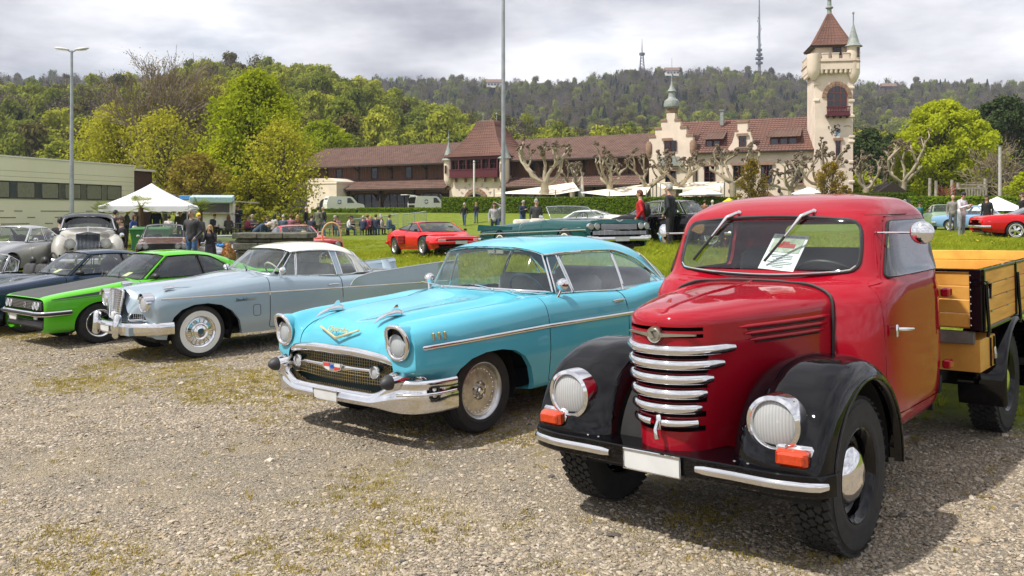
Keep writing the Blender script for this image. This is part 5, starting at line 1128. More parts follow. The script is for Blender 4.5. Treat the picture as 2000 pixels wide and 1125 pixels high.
# ------------------------------------------------------------------ 1970s coupes
def build_coupe70(x,y,th,pm,label,hoodm=None,stripe=None,glass=None,name='green_coupe',black_roof=False):
    T=car_root(name,x,y,th,label)
    st=[(.755,[(0,.705),(.35,.705),(.60,.70),(.735,.685),(.77,.64),(.775,.56),(.77,.42),(.75,.30),(.66,.25)]),
          (.745,[(0,.715),(.35,.716),(.60,.712),(.745,.697),(.79,.65),(.797,.56),(.79,.42),(.765,.285),(.67,.23)]),
          (.62,[(0,.742),(.35,.745),(.60,.742),(.74,.73),(.795,.685),(.808,.57),(.80,.42),(.77,.27),(.67,.215)]),
          (0,[(0,.825),(.35,.828),(.60,.815),(.735,.80),(.80,.75),(.82,.60),(.815,.42),(.775,.235),(.67,.205)]),
          (-.55,[(0,.905),(.35,.90),(.60,.875),(.73,.862),(.80,.80),(.825,.62),(.82,.42),(.775,.22),(.67,.20)]),
          (-1.2,[(0,.90),(.35,.90),(.60,.89),(.735,.878),(.802,.81),(.83,.63),(.824,.42),(.775,.22),(.67,.20)]),
          (-1.9,[(0,.91),(.35,.91),(.60,.905),(.74,.893),(.802,.83),(.828,.64),(.82,.42),(.775,.22),(.67,.20)]),
          (-2.5,[(0,.93),(.35,.925),(.60,.915),(.73,.90),(.795,.84),(.815,.65),(.81,.43),(.765,.24),(.66,.22)]),
          (-3.15,[(0,.86),(.35,.855),(.60,.85),(.70,.84),(.765,.79),(.785,.64),(.78,.45),(.735,.30),(.64,.27)]),
          (-3.22,[(0,.62),(.35,.62),(.60,.62),(.68,.62),(.73,.60),(.75,.55),(.74,.45),(.70,.34),(.6,.31)])]
    fa=ell(-.0,.30,.36,.315,24,R(-30),R(210));ra=ell(-2.43,.30,.35,.30,22,R(-30),R(210))
    door=[(-.60,.92),(-.60,.34),(-.68,.27),(-1.62,.27),(-1.68,.5),(-1.66,.92)]
    gg,ds,hd,bo=body_shell(T,st,pm,(fa,ra),(door,),(-.62,-2.35,.64,.82),hood=[(.742,-.60),(.742,.60),(-.52,.62),(-.52,-.62)],hoodm=hoodm)
    under(T,.6,-3.1,.60,.24,((0,.30,.38),(-2.43,.30,.37)))
    for s in (1,-1):
        wheel(T,(0,.685*s,.30),.30,.20,.185,'manta',s);wheel(T,(-2.43,.685*s,.30),.30,.20,.185,'manta',s)
    gl=glass or sideglass;fm=matblack
    pane(T,[(-.53,0,.915),(-.55,.3,.905),(-.60,.55,.89),(-.66,.68,.88)],[(-1.02,0,1.243),(-1.03,.25,1.24),(-1.05,.44,1.228),(-1.08,.54,1.212)],wsglass,'windscreen',fm,.009,.012,(1,0,.6),full=True)
    pane(T,[(-.76,.745,.885),(-1.2,.752,.888),(-1.60,.755,.895)],[(-1.13,.575,1.203),(-1.35,.585,1.21),(-1.56,.59,1.208)],gl,'window',fm,.010,.01,(0,1,0))
    pane(T,[(-1.64,.755,.895),(-1.9,.752,.905),(-2.16,.735,.925)],[(-1.60,.59,1.207),(-1.75,.60,1.185),(-2.12,.70,.965)],gl,'window',fm,.010,.01,(0,1,0))
    rm=matblack if black_roof else pm
    rt=[[(-1.00,0,1.248),(-1.01,.25,1.245),(-1.035,.44,1.232),(-1.06,.54,1.216),(-1.085,.572,1.206)],
          [(-1.16,0,1.275),(-1.16,.25,1.27),(-1.16,.44,1.258),(-1.16,.55,1.236),(-1.16,.60,1.212)],
          [(-1.45,0,1.285),(-1.45,.25,1.28),(-1.45,.44,1.264),(-1.45,.55,1.243),(-1.45,.61,1.217)],
          [(-1.72,0,1.265),(-1.72,.25,1.259),(-1.72,.44,1.244),(-1.72,.56,1.218),(-1.74,.62,1.192)],
          [(-1.98,0,1.21),(-1.98,.25,1.203),(-1.99,.44,1.185),(-2.0,.58,1.14),(-2.0,.66,1.075)],
          [(-2.10,0,1.175),(-2.11,.25,1.166),(-2.14,.44,1.14),(-2.2,.60,1.06),(-2.24,.715,.94)],
          ]
    roof_panel(T,rt,rm)
    for s in (1,-1):g=G();g.grid(ruled([(-2.20,.735*s,.92),(-2.45,.72*s,.91),(-2.66,.70*s,.905)],[(-2.14,.60*s,1.10),(-2.25,.56*s,1.07),(-2.60,.62*s,.925)],14,6));g.build('rear_pillar',rm,T,smooth=60);g=G();g.tube([(-.70,.70*s,.88),(-1.10,.56*s,1.208)],.018,6);g.build('front_pillar',pm,T)
    pane(T,[(-2.66,0,.93),(-2.64,.35,.925),(-2.60,.58,.92)],[(-2.11,0,1.172),(-2.12,.25,1.163),(-2.20,.52,1.10)],tintglass,'rear_window',fm,.010,.02,(-1,0,.5),full=True)
    for s in (1,-1):seat(T,-1.45,.36,.50,.33*s,.62,leatherdk);g=G();g.box((-1.77,.33*s,1.09),(.07,.24,.15),None,.04);g.build('headrest',leatherdk,T,smooth=50)
    seat(T,-2.15,.40,1.0,m=leatherdk,back=.36);g=G();g.box((-.80,0,.85),(.25,1.3,.14),None,.04);g.build('dashboard',matblack,T,smooth=40);steering(T,(-1.0,.33,.90),.18,62)
    # nose: black panel with twin round lamps and badge
    nose=empty('front_grille',(0,0,0),0,T);g=G();g.box((.757,0,.605),(.02,1.44,.125),None,.006);g.build('grille_panel',matblack,nose,smooth=30)
    g=G();[g.box((.772,0,.562+k*.021),(.008,.78,.005)) for k in range(5)];g.build('grille_slats',steel,nose);g=G();[g.tube([(.774,.13+.036*math.cos(a),.602+.036*math.sin(a)) for a in np.linspace(0,6.28,20)],.0045,5,closed=True)] ;g.tube([(.775,.165,.612),(.775,.135,.600),(.775,.125,.606),(.775,.095,.593)],.004,5);bd=g.build('grille_badge',chrome,nose);bd.location=(0,-.02,0)
    for s in (1,-1):[lamp(T,(.766,y*s,.602),.052,rim=1.12,ringdepth=.03) for y in (.47,.60)]
    pth=[(.40,.812),(.60,.825),(.74,.80),(.80,.72),(.815,.4),(.82,0)];pp=catmull([(a,b) for a,b in pth]+[(a,-b) for a,b in pth[::-1]][1:],41);g=G();g.tube([(a,b,.495) for a,b in pp],.034,8,flat=.5,up=(0,0,1));g.build('bumper',chrome if stripe else matblack,T,smooth=60);g=G();g.tube([(a+.018*(abs(b)<.8),b*1.018,.495) for a,b in pp],.02,6,flat=.6,up=(0,0,1));g.build('bumper_strip',matblack,T,smooth=60)
    g=G();g.box((.70,0,.33),(.10,1.42,.10),Matrix.Rotation(R(-18),3,'Y'),.02);g.build('chin_spoiler',matblack,T,smooth=40);plate(T,(.80,-.30,.42),.30,.085)
    for s in (1,-1):g=G();g.box((.775,.52*s,.435),(.02,.11,.045),None,.006);g.build('indicator',amber if not stripe else whitepl,T,smooth=30)
    for s in (1,-1):
        m_=empty('door_mirror',(-.80,.80*s,.90),0,T);g=G();g.box((0,.04*s,.02),(.10,.16,.085),Matrix.Rotation(R(10)*s,3,'Z'),.03);g.build('mirror_head',matblack,m_,smooth=50)
        y0=ysurf(gg,-1.56,.74,0);g=G();g.box((-1.52,(y0+.006)*s,.75),(.12,.02,.03),None,.006);g.build('door_handle',matblack,T,smooth=40)
        if stripe:
            lo,up=[],[]
            for xx in np.linspace(.66,-.60,24):t=(.66-xx)/1.26;zt_=np.interp(xx,[-.6,0,.66],[.80,.755,.695]);h_=.012+.055*t;lo.append((xx,s*ysurf(gg,xx,zt_-h_,.0025),zt_-h_));up.append((xx,s*ysurf(gg,xx,zt_,.0025),zt_))
            g=G();g.grid(np.array([lo,up]));g.build('side_stripe',stripe,T,smooth=60)
            g=G();g.tube([(p[0],p[1]*1.001,p[2]-.018) for p in lo],.003,4);g.build('pin_stripe',stripe,T)
    for yy in (-.35,.25):g=G();g.ball((-.50,yy,.912),.013,8);g.tube([(-.50,yy,.92),(-.60,yy-.2,.965),(-.66,yy-.36,.985)],.007,5);g.build('wiper',matblack,T)
    g=G();g.box((-.74,.02,.93),(.12,.16,.003),Matrix.Rotation(R(25),3,'Y'));g.build('dash_sheet',mat('sheet_yellow',(.78,.75,.35),rough=.6),T)
    return T
def build_roadster():
    T=car_root('grey_roadster',-10.6,16.3,42,'open grey-blue roadster with low windscreen at the left edge');pm=paint('roadster_grey',(.17,.20,.24),rough=.3)
    st=[(.70,[(0,.55),(.3,.55),(.5,.56),(.62,.60),(.68,.55),(.68,.45),(.62,.3)]),(.45,[(0,.74),(.3,.73),(.48,.70),(.62,.74),(.72,.68),(.74,.5),(.68,.28)]),(-.2,[(0,.82),(.3,.81),(.5,.78),(.64,.80),(.74,.72),(.76,.5),(.70,.25)]),(-.75,[(0,.88),(.3,.87),(.55,.85),(.68,.83),(.75,.74),(.77,.5),(.70,.24)]),(-1.5,[(0,.80),(.3,.80),(.55,.80),(.69,.78),(.755,.70),(.77,.5),(.70,.24)]),(-2.2,[(0,.82),(.3,.82),(.55,.82),(.68,.82),(.75,.74),(.77,.5),(.70,.25)]),(-3.1,[(0,.66),(.3,.66),(.5,.66),(.62,.70),(.70,.64),(.71,.48),(.64,.3)])]
    gg,*_=body_shell(T,st,pm,(ell(0,.3,.35,.3,20,R(-30),R(210)),ell(-2.2,.3,.35,.3,20,R(-30),R(210))),([(-.72,.9),(-.72,.35),(-1.45,.35),(-1.45,.9)],),(-.85,-1.85,.60,.7),nu=70,nv=40)
    under(T,.5,-3,.55,.24);[wheel(T,(x,.62*s,.30),.30,.16,.19,'wire',s) for x in (0,-2.2) for s in (1,-1)]
    pane(T,[(-.80,0,.885),(-.82,.35,.875),(-.90,.64,.85)],[(-1.0,0,1.20),(-1.01,.35,1.19),(-1.05,.60,1.17)],wsglass,'windscreen',chrome,.011,.01,(1,0,.4),full=True)
    pane(T,[(-.93,.66,.87),(-1.15,.70,.87)],[(-1.06,.62,1.16),(-1.20,.66,1.06)],wsglass,'wind_wing',chrome,.006)
    for s in (1,-1):seat(T,-1.45,.35,.48,.31*s,.50,leatherdk);g=G();g.ball((-1.78,.31*s,1.02),(.06,.11,.09),12);g.tube([(-1.78,.31*s,.8),(-1.78,.31*s,1.0)],.012);g.build('headrest',matblack,T,smooth=60);lamp(T,(.62,.50*s,.62),.085)
    g=G();g.tube(catmull([(-1.95,.08,.8),(-1.95,.10,1.08),(-1.95,.28,1.17),(-1.95,.46,1.08),(-1.95,.48,.8)],20),.02,8);g.build('roll_hoop',matblack,T);steering(T,(-1.12,.31,.86),.18,68);g=G();g.box((-.92,0,.82),(.12,1.2,.12),None,.03);g.build('dashboard',matblack,T);g=G();g.box((.70,0,.45),(.05,.8,.16),None,.03);g.build('grille',chrome,T);g=G();g.tube([(.60,-.7,.42),(.78,0,.42),(.60,.7,.42)],.03,8);g.build('bumper',chrome,T)
    return T
build_truck();build_turquoise();build_paleblue()
gm=paint('signal_green_paint',(.10,.47,.018),rough=.3);hb=mat('matt_black_bonnet',(.045,.045,.043),rough=.45,var=.1)
build_coupe70(-6.4889,13.2569,42.84,gm,'signal green 1970s coupe with black bonnet and side stripes',hb,hb,glass=tintglass)
build_coupe70(-8.35,14.75,43.5,paint('navy_paint',(.012,.028,.06),rough=.3),'dark navy 1970s coupe between the green coupe and grey roadster',name='navy_coupe')
build_roadster()
# ------------------------------------------------------------------ cars further back
def bgcar(name,x,y,th,label,pm,fo=.75,wb=2.5,ro=1.0,hw=.82,zf=.72,zc=.90,zd=.88,zr=1.38,xb=-.65,xt=-1.15,xr=-2.0,xrb=-2.6,wr=.30,style='cap',roofm=None,conv=False,lamps=((.55,.60,.085),),grille=(.7,.58,.16),glass=None,bumper=None,door_x=(-.75,-1.75),group='classic cars on the grass bank',plate_=True,trim=None,rake=.0,z=None,interior=None):
    T=car_root(name,x,y,th,label,'car',group,lot=False,z=z);rm=roofm or pm;xe=-(wb+ro)
    def sec(zz,k=1.,low=.22,dx=0.):h=hw*k;return [(0,zz+.01,dx),(.5*h,zz+.006,dx),(.82*h,zz-.012,dx),(.95*h,zz-.07,dx),(h,zz-(zz-.25)*.42,dx),(.975*h,.40,dx),(.90*h,low,dx)]
    st=[(fo,sec(zf-.10,.86,.30)),(fo-.02,sec(zf-.02,.93,.27)),(fo-.14,sec(zf,.97,.24)),(0,sec(zf+(zc-zf)*.45,.99)),(xb,sec(zc)),((xb+xrb)/2,sec((zc+zd)/2)),(xrb,sec(zd)),(xe+.3,sec(zd-.05,.97,.26)),(xe+.04,sec(zd-.12,.93,.32)),(xe,sec(zd-.22,.84,.40))]
    fa=ell(0,wr,wr+.065,wr+.055,18,R(-30),R(210));ra=ell(-wb,wr,wr+.06,wr+.045,18,R(-30),R(210));dx0,dx1=door_x
    gg,ds,hd,bo=body_shell(T,st,pm,(fa,ra),([(dx0,zc+.05),(dx0,.3),(dx1,.3),(dx1,zd+.06)],),(xb-.04,xrb+.05,hw*.80,.5),nu=46,nv=24)
    under(T,fo-.1,xe+.1,hw*.72,.26)
    for s in (1,-1):wheel(T,(0,(hw-.10)*s,wr),wr,.18,wr*.62,style,s);wheel(T,(-wb,(hw-.10)*s,wr),wr,.18,wr*.62,style,s)
    gl=glass or sideglass;hb,ht=hw*.87,hw*.70
    pane(T,[(xb+.06,0,zc+.012),(xb+.04,hb*.5,zc+.008),(xb-.04,hb*.92,zc-.005)],[(xt+.03,0,zr-.04),(xt+.02,ht*.5,zr-.045),(xt-.02,ht*.95,zr-.065)],wsglass,'windscreen',trim or chrome,.012,.01,(1,0,.4),full=True)
    im=interior or leatherdk
    for s in (1,-1):seat(T,(dx0+dx1)/2-.25,.40,.5,hw*.42*s,.5,im)
    steering(T,(xb-.4,hw*.42,zc+.02),.18,62);g=G();g.box((xb-.18,0,zc-.06),(.2,hw*1.5,.12),None,.03);g.build('dashboard',matblack,T)
    if not conv:
        xm=(xt+xr)/2-.08
        pane(T,[(xb-.10,hb,zc+.0),(xm+.03,hb*1.01,(zc+zd)/2+.01)],[(xt-.05,ht*.99,zr-.075),(xm+.03,ht*1.03,zr-.07)],gl,'window',trim or chrome,.009);pane(T,[(xm-.03,hb*1.01,(zc+zd)/2+.01),(xrb+.28,hb,zd+.01)],[(xm-.03,ht*1.03,zr-.07),(xr+.0,ht,zr-.085)],gl,'window',trim or chrome,.009)
        c=[[0,.45,.75,.93,1.02]];rows=[]
        for xx,dz,k in ((xt+.05,.035,.96),(xt-.12,.012,1.0),((xt+xr)/2,0,1.03),(xr+.12,.012,1.02),(xr-.06,.05,.99)):rows.append([(xx-.03*t*t,ht*k*t,zr-dz-f) for t,f in ((0,0),(.4,.004),(.72,.018),(.92,.042),(1.03,.072))])
        roof_panel(T,rows,rm,nu=24,nv=14)
        pane(T,[(xrb+.0,0,zd+.01),(xrb+.03,hb*.5,zd+.008),(xrb+.12,hb*.9,zd)],[(xr-.05,0,zr-.055),(xr-.04,ht*.5,zr-.06),(xr-.03,ht*.92,zr-.09)],gl,'rear_window',trim or chrome,.01,full=True)
        for s in (1,-1):
            g=G();g.grid(ruled([(xrb+.28,hb*s,zd),(xrb+.10,hb*.93*s,zd)],[(xr+.0,ht*s,zr-.08),(xr-.06,ht*.96*s,zr-.085)],6,6));g.build('rear_pillar',rm,T,smooth=60);g=G();g.tube([(xb-.05,hb*.96*s,zc),(xt-.02,ht*.98*s,zr-.065)],.022,6);g.build('front_pillar',rm,T)
    for s in (1,-1):
        for yy,zz,r_ in lamps:lamp(T,(fo+.005,yy*s,zz),r_,rim=1.15,ringdepth=.06)
        g=G();g.tube([(fo-.25,(ysurf(gg,fo-.25,zf-.2,.0))*s,zf-.18),(xe+.2,ysurf(gg,xe+.2,zf-.2,.0)*s,zf-.16)],.006,4);g.build('side_trim',trim or chrome,T)
        y0=ysurf(gg,dx1+.12,zd-.12,.012);g=G();g.tube([(dx1+.18,y0*s,zd-.12),(dx1+.06,y0*s,zd-.12)],.010,6);g.build('door_handle',chrome,T)
        g=G();g.box((xe+.02,.6*hw*s,zd-.28),(.03,.22,.10),None,.01);g.build('tail_lamp',redlens,T);g=G();g.box((xb-.25,(hb+.10)*s,zc+.06),(.06,.12,.08),None,.02);g.build('door_mirror',trim or chrome,T,smooth=40)
    if grille:g=G();g.box((fo-.01,0,grille[1]),(.03,grille[0]*2*.5*2,grille[2]));o=g.build('grille',matblack,T);g=G();[g.box((fo+.008,0,grille[1]-grille[2]/2+(k+.5)*grille[2]/5),(.01,grille[0]*1.96,.008)) for k in range(5)];g.build('grille_bars',trim or chrome,o)
    bmt=bumper or chrome;pp=[(fo-.28,hw*1.0),(fo-.02,hw*.97),(fo+.07,hw*.75),(fo+.09,0)];cc=catmull(pp+[(a,-b) for a,b in pp[::-1]][1:],25);g=G();g.tube([(a,b,.43) for a,b in cc],.05,8,flat=.5,up=(0,0,1));g.build('bumper',bmt,T,smooth=60)
    g=G();g.tube([(-wb-ro-a+fo,b,.45) for a,b in cc],.05,8,flat=.5,up=(0,0,1)) if False else g.tube([(xe-(a-fo),b,.46) for a,b in cc],.05,8,flat=.5,up=(0,0,1));g.build('rear_bumper',bmt,T,smooth=60)
    if plate_:plate(T,(fo+.13,0,.43),.42,.10)
    return T,gg
def cars_behind():
    silver=paint('silver_paint',(.40,.41,.42),flake=.4,rough=.32)
    bgcar('silver_coupe',X_(-32,22.3),22.3,6,'silver 1960s coupe with round lamps at the left edge',silver,fo=.72,wb=2.35,ro=.95,hw=.79,zf=.70,zc=.88,zr=1.30,xt=-1.05,xr=-1.75,xrb=-2.45,z=.10,style='alloy',lamps=((.62,.58,.085),(.40,.58,.065)))
    brown=paint('brown_paint',(.12,.055,.038),rough=.33)
    bgcar('brown_saloon',X_(318,30.4),30.4,-19,'brown 1970s saloon with four round headlamps and black roof',brown,fo=.78,wb=2.6,hw=.86,zf=.78,zc=.92,zr=1.40,roofm=matblack,lamps=((.70,.66,.085),(.50,.66,.085)),grille=(.42,.66,.20),xb=-.7,xt=-1.2)
    bgcar('silver_hatchback',X_(452,28.6),28.6,-24,'pale silver car mostly hidden behind the girl and stone trough',silver,zr=1.24,z=-.22,roofm=None,style='alloy')
    T,gg=bgcar('red_convertible_coupe',X_(606,29.2),29.2,-36,'red classic coupe behind the stone trough with a straw hat inside',paint('tomato_red_paint',(.50,.03,.03),rough=.3),fo=.95,wb=2.4,ro=.9,hw=.80,zf=.74,zc=.92,zr=1.26,xb=-.75,xt=-1.15,xr=-1.6,xrb=-2.2,roofm=paint('tomato_red_roof',(.50,.03,.03),rough=.3))
    g=G();g.lathe([(.19,0),(.18,.012),(.10,.02),(.095,.08),(.06,.11),(0,.115)],20,(-1.0,.2,.94));h=g.build('straw_hat',mat('straw',(.60,.45,.22),rough=.8),None,smooth=40);h.matrix_world=T.matrix_world.copy();tag(h,'straw hat on the dashboard of the red coupe by the trough','hat')
    # open beige door with arched window
    d=empty('beige_car_door',(X_(648,30.2),30.2,gz1(X_(648,30.2),30.2)),R(12));tag(d,'beige car door with arched window frame standing open beside red coupe','car door')
    bm_=paint('beige_paint',(.52,.36,.15),rough=.4);P=[(-.34,.45),(.36,.45),(.36,.62),(.30,.80),(-.30,.80),(-.34,.62)];g=G();g.prism([(-.34,.30),(.42,.30),(.40,.72),(.30,.80),(-.30,.80),(-.36,.60)],-.03,.03,'y');g.build('door_panel',bm_,d,smooth=0);g=G();ar=[(-.30,.80),(-.29,1.05),(-.16,1.24),(.02,1.29),(.18,1.22),(.28,1.02),(.31,.80)];g.tube([(a,0,b) for a,b in catmull(ar,24)],.035,8);g.tube([(.03,0,.8),(.0,0,1.28)],.018,6);g.build('window_arch',bm_,d,smooth=50);g=G();g.add([(a,0,b) for a,b in catmull(ar,16)],[tuple(range(16))]);g.build('window',sideglass,d);g=G();g.tube([(.34,0,.3),(.40,0,.02)],.03,6);g.tube([(-.3,0,.3),(-.3,0,.02)],.03,6);g.build('door_stand',bm_,d)
    fr=paint('racing_red_paint',(.60,.012,.015),rough=.25)
    T,gg=bgcar('red_sports_car',X_(874,29.2),29.2,-29,'low red wedge-shaped sports car on the grass slope',fr,fo=.95,wb=2.45,ro=.85,hw=.93,zf=.62,zc=.80,zd=.92,zr=1.17,xb=-.25,xt=-1.0,xr=-1.55,xrb=-2.5,wr=.32,style='alloy',lamps=(),grille=None,bumper=fr,trim=matblack,door_x=(-.5,-1.5),glass=tintglass)
    for s in (1,-1):
        g=G();g.box((.96,.62*s,.50),(.02,.26,.10),None,.006);o=g.build('front_light',mat('light_block',(.55,.53,.48),rough=.2,coat=1.),T);g=G();g.box((-1.72,.94*s,.55),(.55,.02,.26));o=g.build('side_intake',dark,T);g=G();[g.box((-1.72,.95*s,.45+k*.05),(.6,.03,.016)) for k in range(5)];g.build('intake_slats',fr,o)
    g=G();g.box((.975,0,.48),(.02,.8,.12));g.build('nose_intake',dark,T)
    # dark green open-top cruiser
    dg=paint('dark_green_paint',(.006,.065,.066),rough=.28)
    T,gg=bgcar('dark_green_convertible',2.15,22.4,-30,'long dark green open-top cruiser with twin stacked chrome grille',dg,fo=.95,wb=3.28,ro=1.35,hw=.99,zf=.90,zc=.97,zd=.90,zr=1.36,xb=-.85,xt=-1.30,xrb=-3.0,wr=.34,style='wsw',conv=True,lamps=((.84,.74,.075),(.66,.74,.075)),grille=(.55,.73,.14),interior=cream,door_x=(-1.0,-2.2))
    g=G();g.box((.96,0,.58),(.04,1.6,.10));o=g.build('lower_grille',matblack,T);g=G();[g.box((.985,0,.545+k*.022),(.01,1.62,.007)) for k in range(4)];[g.box((.985,-.78+k*.156,.58),(.01,.006,.1)) for k in range(11)];g.build('lower_grille_bars',chrome,o)
    for s in (1,-1):
        g=G();g.prism([(-2.6,.80),(-4.55,.90),(-4.6,.72),(-2.6,.72)],.955*s,.985*s,'y');g.build('tail_fin',dg,T);strip(T,[(.93,.985*s,.66),(-4.5,1.0*s,.62)],.014,chrome,'side_trim');g=G();g.box((.97,.80*s,.47),(.06,.34,.09),None,.02);g.build('fog_lamp',chrome,T);seat(T,-2.7,.45,.6,.4*s,.45,cream)
    g=G();g.prism([(-.10,.03),(0,-.01),(.10,.03),(.10,.045),(0,.01),(-.10,.045)],.0,.012,'x');v=g.build('v_badge',chrome,T);v.location=(.97,0,.86)
    wq=paint('white_paint',(.72,.72,.70),rough=.35)
    bgcar('white_open_tourer',X_(1226,35),35,-75,'white car with a low bonnet behind the dark green convertible',wq,zf=.85,zc=.98,zr=1.2,hw=.8)
    bk=paint('black_paint',(.008,.008,.009),rough=.25)
    T,gg=bgcar('black_vintage_saloon',X_(1412,26),26,-52,'black rounded vintage saloon behind the man in the black jacket',bk,fo=.7,wb=2.7,ro=.8,hw=.80,zf=.95,zc=1.0,zd=.98,zr=1.42,xb=-.8,xt=-1.1,xr=-2.2,xrb=-3.0,wr=.34,style='wire',lamps=((.5,.8,.09),),grille=(.25,.75,.4))
    for s in (1,-1):g=G();g.ball((.02,.72*s,.62),(.62,.20,.28),16);g.build('front_wing',bk,T,smooth=60)
    # green beetle-shaped car
    bg_=paint('sage_green_paint',(.22,.33,.22),rough=.35);T,gg=bgcar('green_beetle_car',X_(1850,50),50,14,'small sage green round-backed car behind the man in the white hoodie',bg_,fo=.65,wb=2.4,ro=.8,hw=.76,zf=.72,zc=1.0,zd=.95,zr=1.46,xb=-.55,xt=-.85,xr=-1.7,xrb=-2.7,lamps=(),grille=None)
    for s in (1,-1):g=G();g.ball((.0,.66*s,.50),(.52,.22,.34),16);g.build('front_wing',bg_,T,smooth=60);lamp(T,(.50,.62*s,.62),.09)
    bgcar('light_blue_saloon',X_(1968,44),44,-35,'light blue saloon parked behind the red muscle car',paint('light_blue_paint',(.20,.35,.55),rough=.35),hw=.86,zr=1.35)
    mr=paint('muscle_red_paint',(.55,.008,.012),rough=.25)
    T,gg=bgcar('red_muscle_car',X_(1968,33.5)+2.70,33.0,-79,'red muscle car with black soft top at the right edge',mr,fo=.9,wb=2.74,ro=1.15,hw=.90,zf=.82,zc=.92,zd=.92,zr=1.28,xb=-.75,xt=-1.15,xr=-1.9,xrb=-2.7,wr=.32,style='mustang',roofm=mat('black_canvas',(.03,.03,.032),rough=.9,var=.2),glass=tintglass)
    # silver grey limousine with tall grille
    T=car_root('silver_grey_limousine',X_(172,24.2),24.2,-25.5,'silver and black vintage limousine with tall chrome radiator grille','car','classic cars on the grass bank',lot=False,z=.0)
    sv=paint('pale_champagne_paint',(.50,.48,.42),flake=.25,rough=.3);st=[(.78,[(0,1.22),(.16,1.21),(.24,1.15),(.26,.9),(.26,.6),(.25,.4)]),(.5,[(0,1.25),(.2,1.24),(.30,1.17),(.33,.9),(.33,.6),(.32,.4)]),(-.4,[(0,1.30),(.32,1.28),(.50,1.2),(.58,.85),(.60,.6),(.58,.35)]),(-.8,[(0,1.31),(.42,1.29),(.68,1.2),(.78,.85),(.80,.6),(.76,.3)]),(-2.4,[(0,1.2),(.42,1.2),(.7,1.15),(.80,.85),(.82,.6),(.78,.3)]),(-4.0,[(0,.9),(.42,.9),(.6,.85),(.7,.7),(.72,.55),(.68,.35)])]
    body_shell(T,st,sv,(),([(-.95,1.1),(-.95,.35),(-1.9,.35),(-1.9,1.1)],),(-.9,-2.9,.66,.9),nu=60,nv=30);under(T,.6,-3.9,.55,.3)
    for s in (1,-1):
        rows=[]
        for i,(xx,z0,z1,y0,y1) in enumerate(((.82,.60,.66,.64,.70),(.72,.46,.95,.48,.82),(.45,.42,1.12,.42,.89),(.05,.42,1.16,.44,.90),(-.4,.40,1.08,.52,.885),(-1.0,.36,.72,.66,.86),(-1.5,.33,.42,.72,.84))):
            rows.append([(xx,s*((y0+y1)/2+(y1-y0)/2*math.cos(a)),(z0+z1)/2+(z1-z0)/2*math.sin(a)) for a in np.linspace(0,2*math.pi,22)])
        g=G();g.grid(surf(rows,30,40),flip=s<0);g.build('front_wing',sv,T,smooth=60)
        wheel(T,(0,.72*s,.36),.36,.18,.22,'wsw',s);wheel(T,(-3.1,.70*s,.36),.36,.18,.22,'wsw',s);lamp(T,(.82,.43*s,.95),.125,rim=1.12,ringdepth=.14);lamp(T,(.86,.40*s,.60),.06,'fog_lamp',rim=1.2,ringdepth=.1);lamp(T,(.80,.62*s,.52),.055,'fog_lamp',rim=1.2,ringdepth=.1)
        g=G();g.box((.98,.28*s,.50),(.10,.07,.26),None,.02);g.build('bumper_guard',chrome,T,smooth=40);g=G();g.tube([(-.85,.88*s,1.08),(-.80,.90*s,1.12)],.02,6);g.ball((-.55,.86*s,1.10),(.05,.07,.07),10);g.build('wing_mirror',chrome,T,smooth=60)
    rg=empty('radiator_grille',(0,0,0),0,T);g=G();g.prism([(-.29,.48),(.29,.48),(.29,1.20),(.0,1.26),(-.29,1.20)],.78,.86,'x');g.build('grille_shell',chrome,rg,smooth=0);g=G();g.box((.865,0,.85),(.012,.52,.68));g.build('grille_core',matblack,rg);g=G();[g.box((.878,-.24+k*.032,.85),(.02,.008,.68)) for k in range(16)];g.build('grille_slats',chrome,rg);g=G();g.lathe([(.03,1.25),(.012,1.28),(.02,1.36),(0,1.42)],10,(.82,0,0));g.build('mascot',chrome,rg)
    g=G();g.tube([(.78,-.86,.50),(.98,-.5,.50),(1.0,0,.50),(.98,.5,.50),(.78,.86,.50)],.05,8,flat=.5,up=(0,0,1));g.build('bumper',chrome,T,smooth=60);plate(T,(1.04,0,.46),.5,.11)
    bk2=black;pane(T,[(-.88,0,1.32),(-.92,.45,1.29),(-1.0,.70,1.24)],[(-1.12,0,1.62),(-1.15,.40,1.605),(-1.2,.61,1.56)],wsglass,'windscreen',chrome,.016,full=True);pane(T,[(-1.08,.72,1.22),(-1.8,.75,1.2)],[(-1.25,.62,1.52),(-1.8,.64,1.54)],sideglass,'window',chrome,.01);pane(T,[(-1.86,.75,1.2),(-2.7,.72,1.2)],[(-1.86,.64,1.54),(-2.5,.60,1.50)],sideglass,'window',chrome,.01)
    roof_panel(T,[[(xx,k*t*.66,zr_-f) for t,f in ((0,0),(.4,.006),(.7,.025),(.92,.07),(1.0,.13))] for xx,zr_,k in ((-1.08,1.63,.92),(-1.4,1.70,1.0),(-2.2,1.71,1.02),(-2.8,1.62,.95),(-3.1,1.40,.85))],bk2,nu=24,nv=14);pane(T,[(-3.5,0,1.1),(-3.2,.6,1.06)],[(-3.1,0,1.40),(-2.95,.56,1.35)],tintglass,'rear_window',black,.03,full=True)
    for s in (1,-1):g=G();g.tube([(-1.02,.70*s,1.07),(-1.22,.60*s,1.54)],.035,6);g.grid(ruled([(-2.7,.72*s,1.06),(-3.2,.6*s,1.06)],[(-2.5,.6*s,1.5),(-2.95,.56*s,1.35)],6,6));g.build('pillar',bk2,T)
    seat(T,-1.6,.6,1.2,m=leather);steering(T,(-1.2,-.35,1.15),.2,55)
cars_behind()
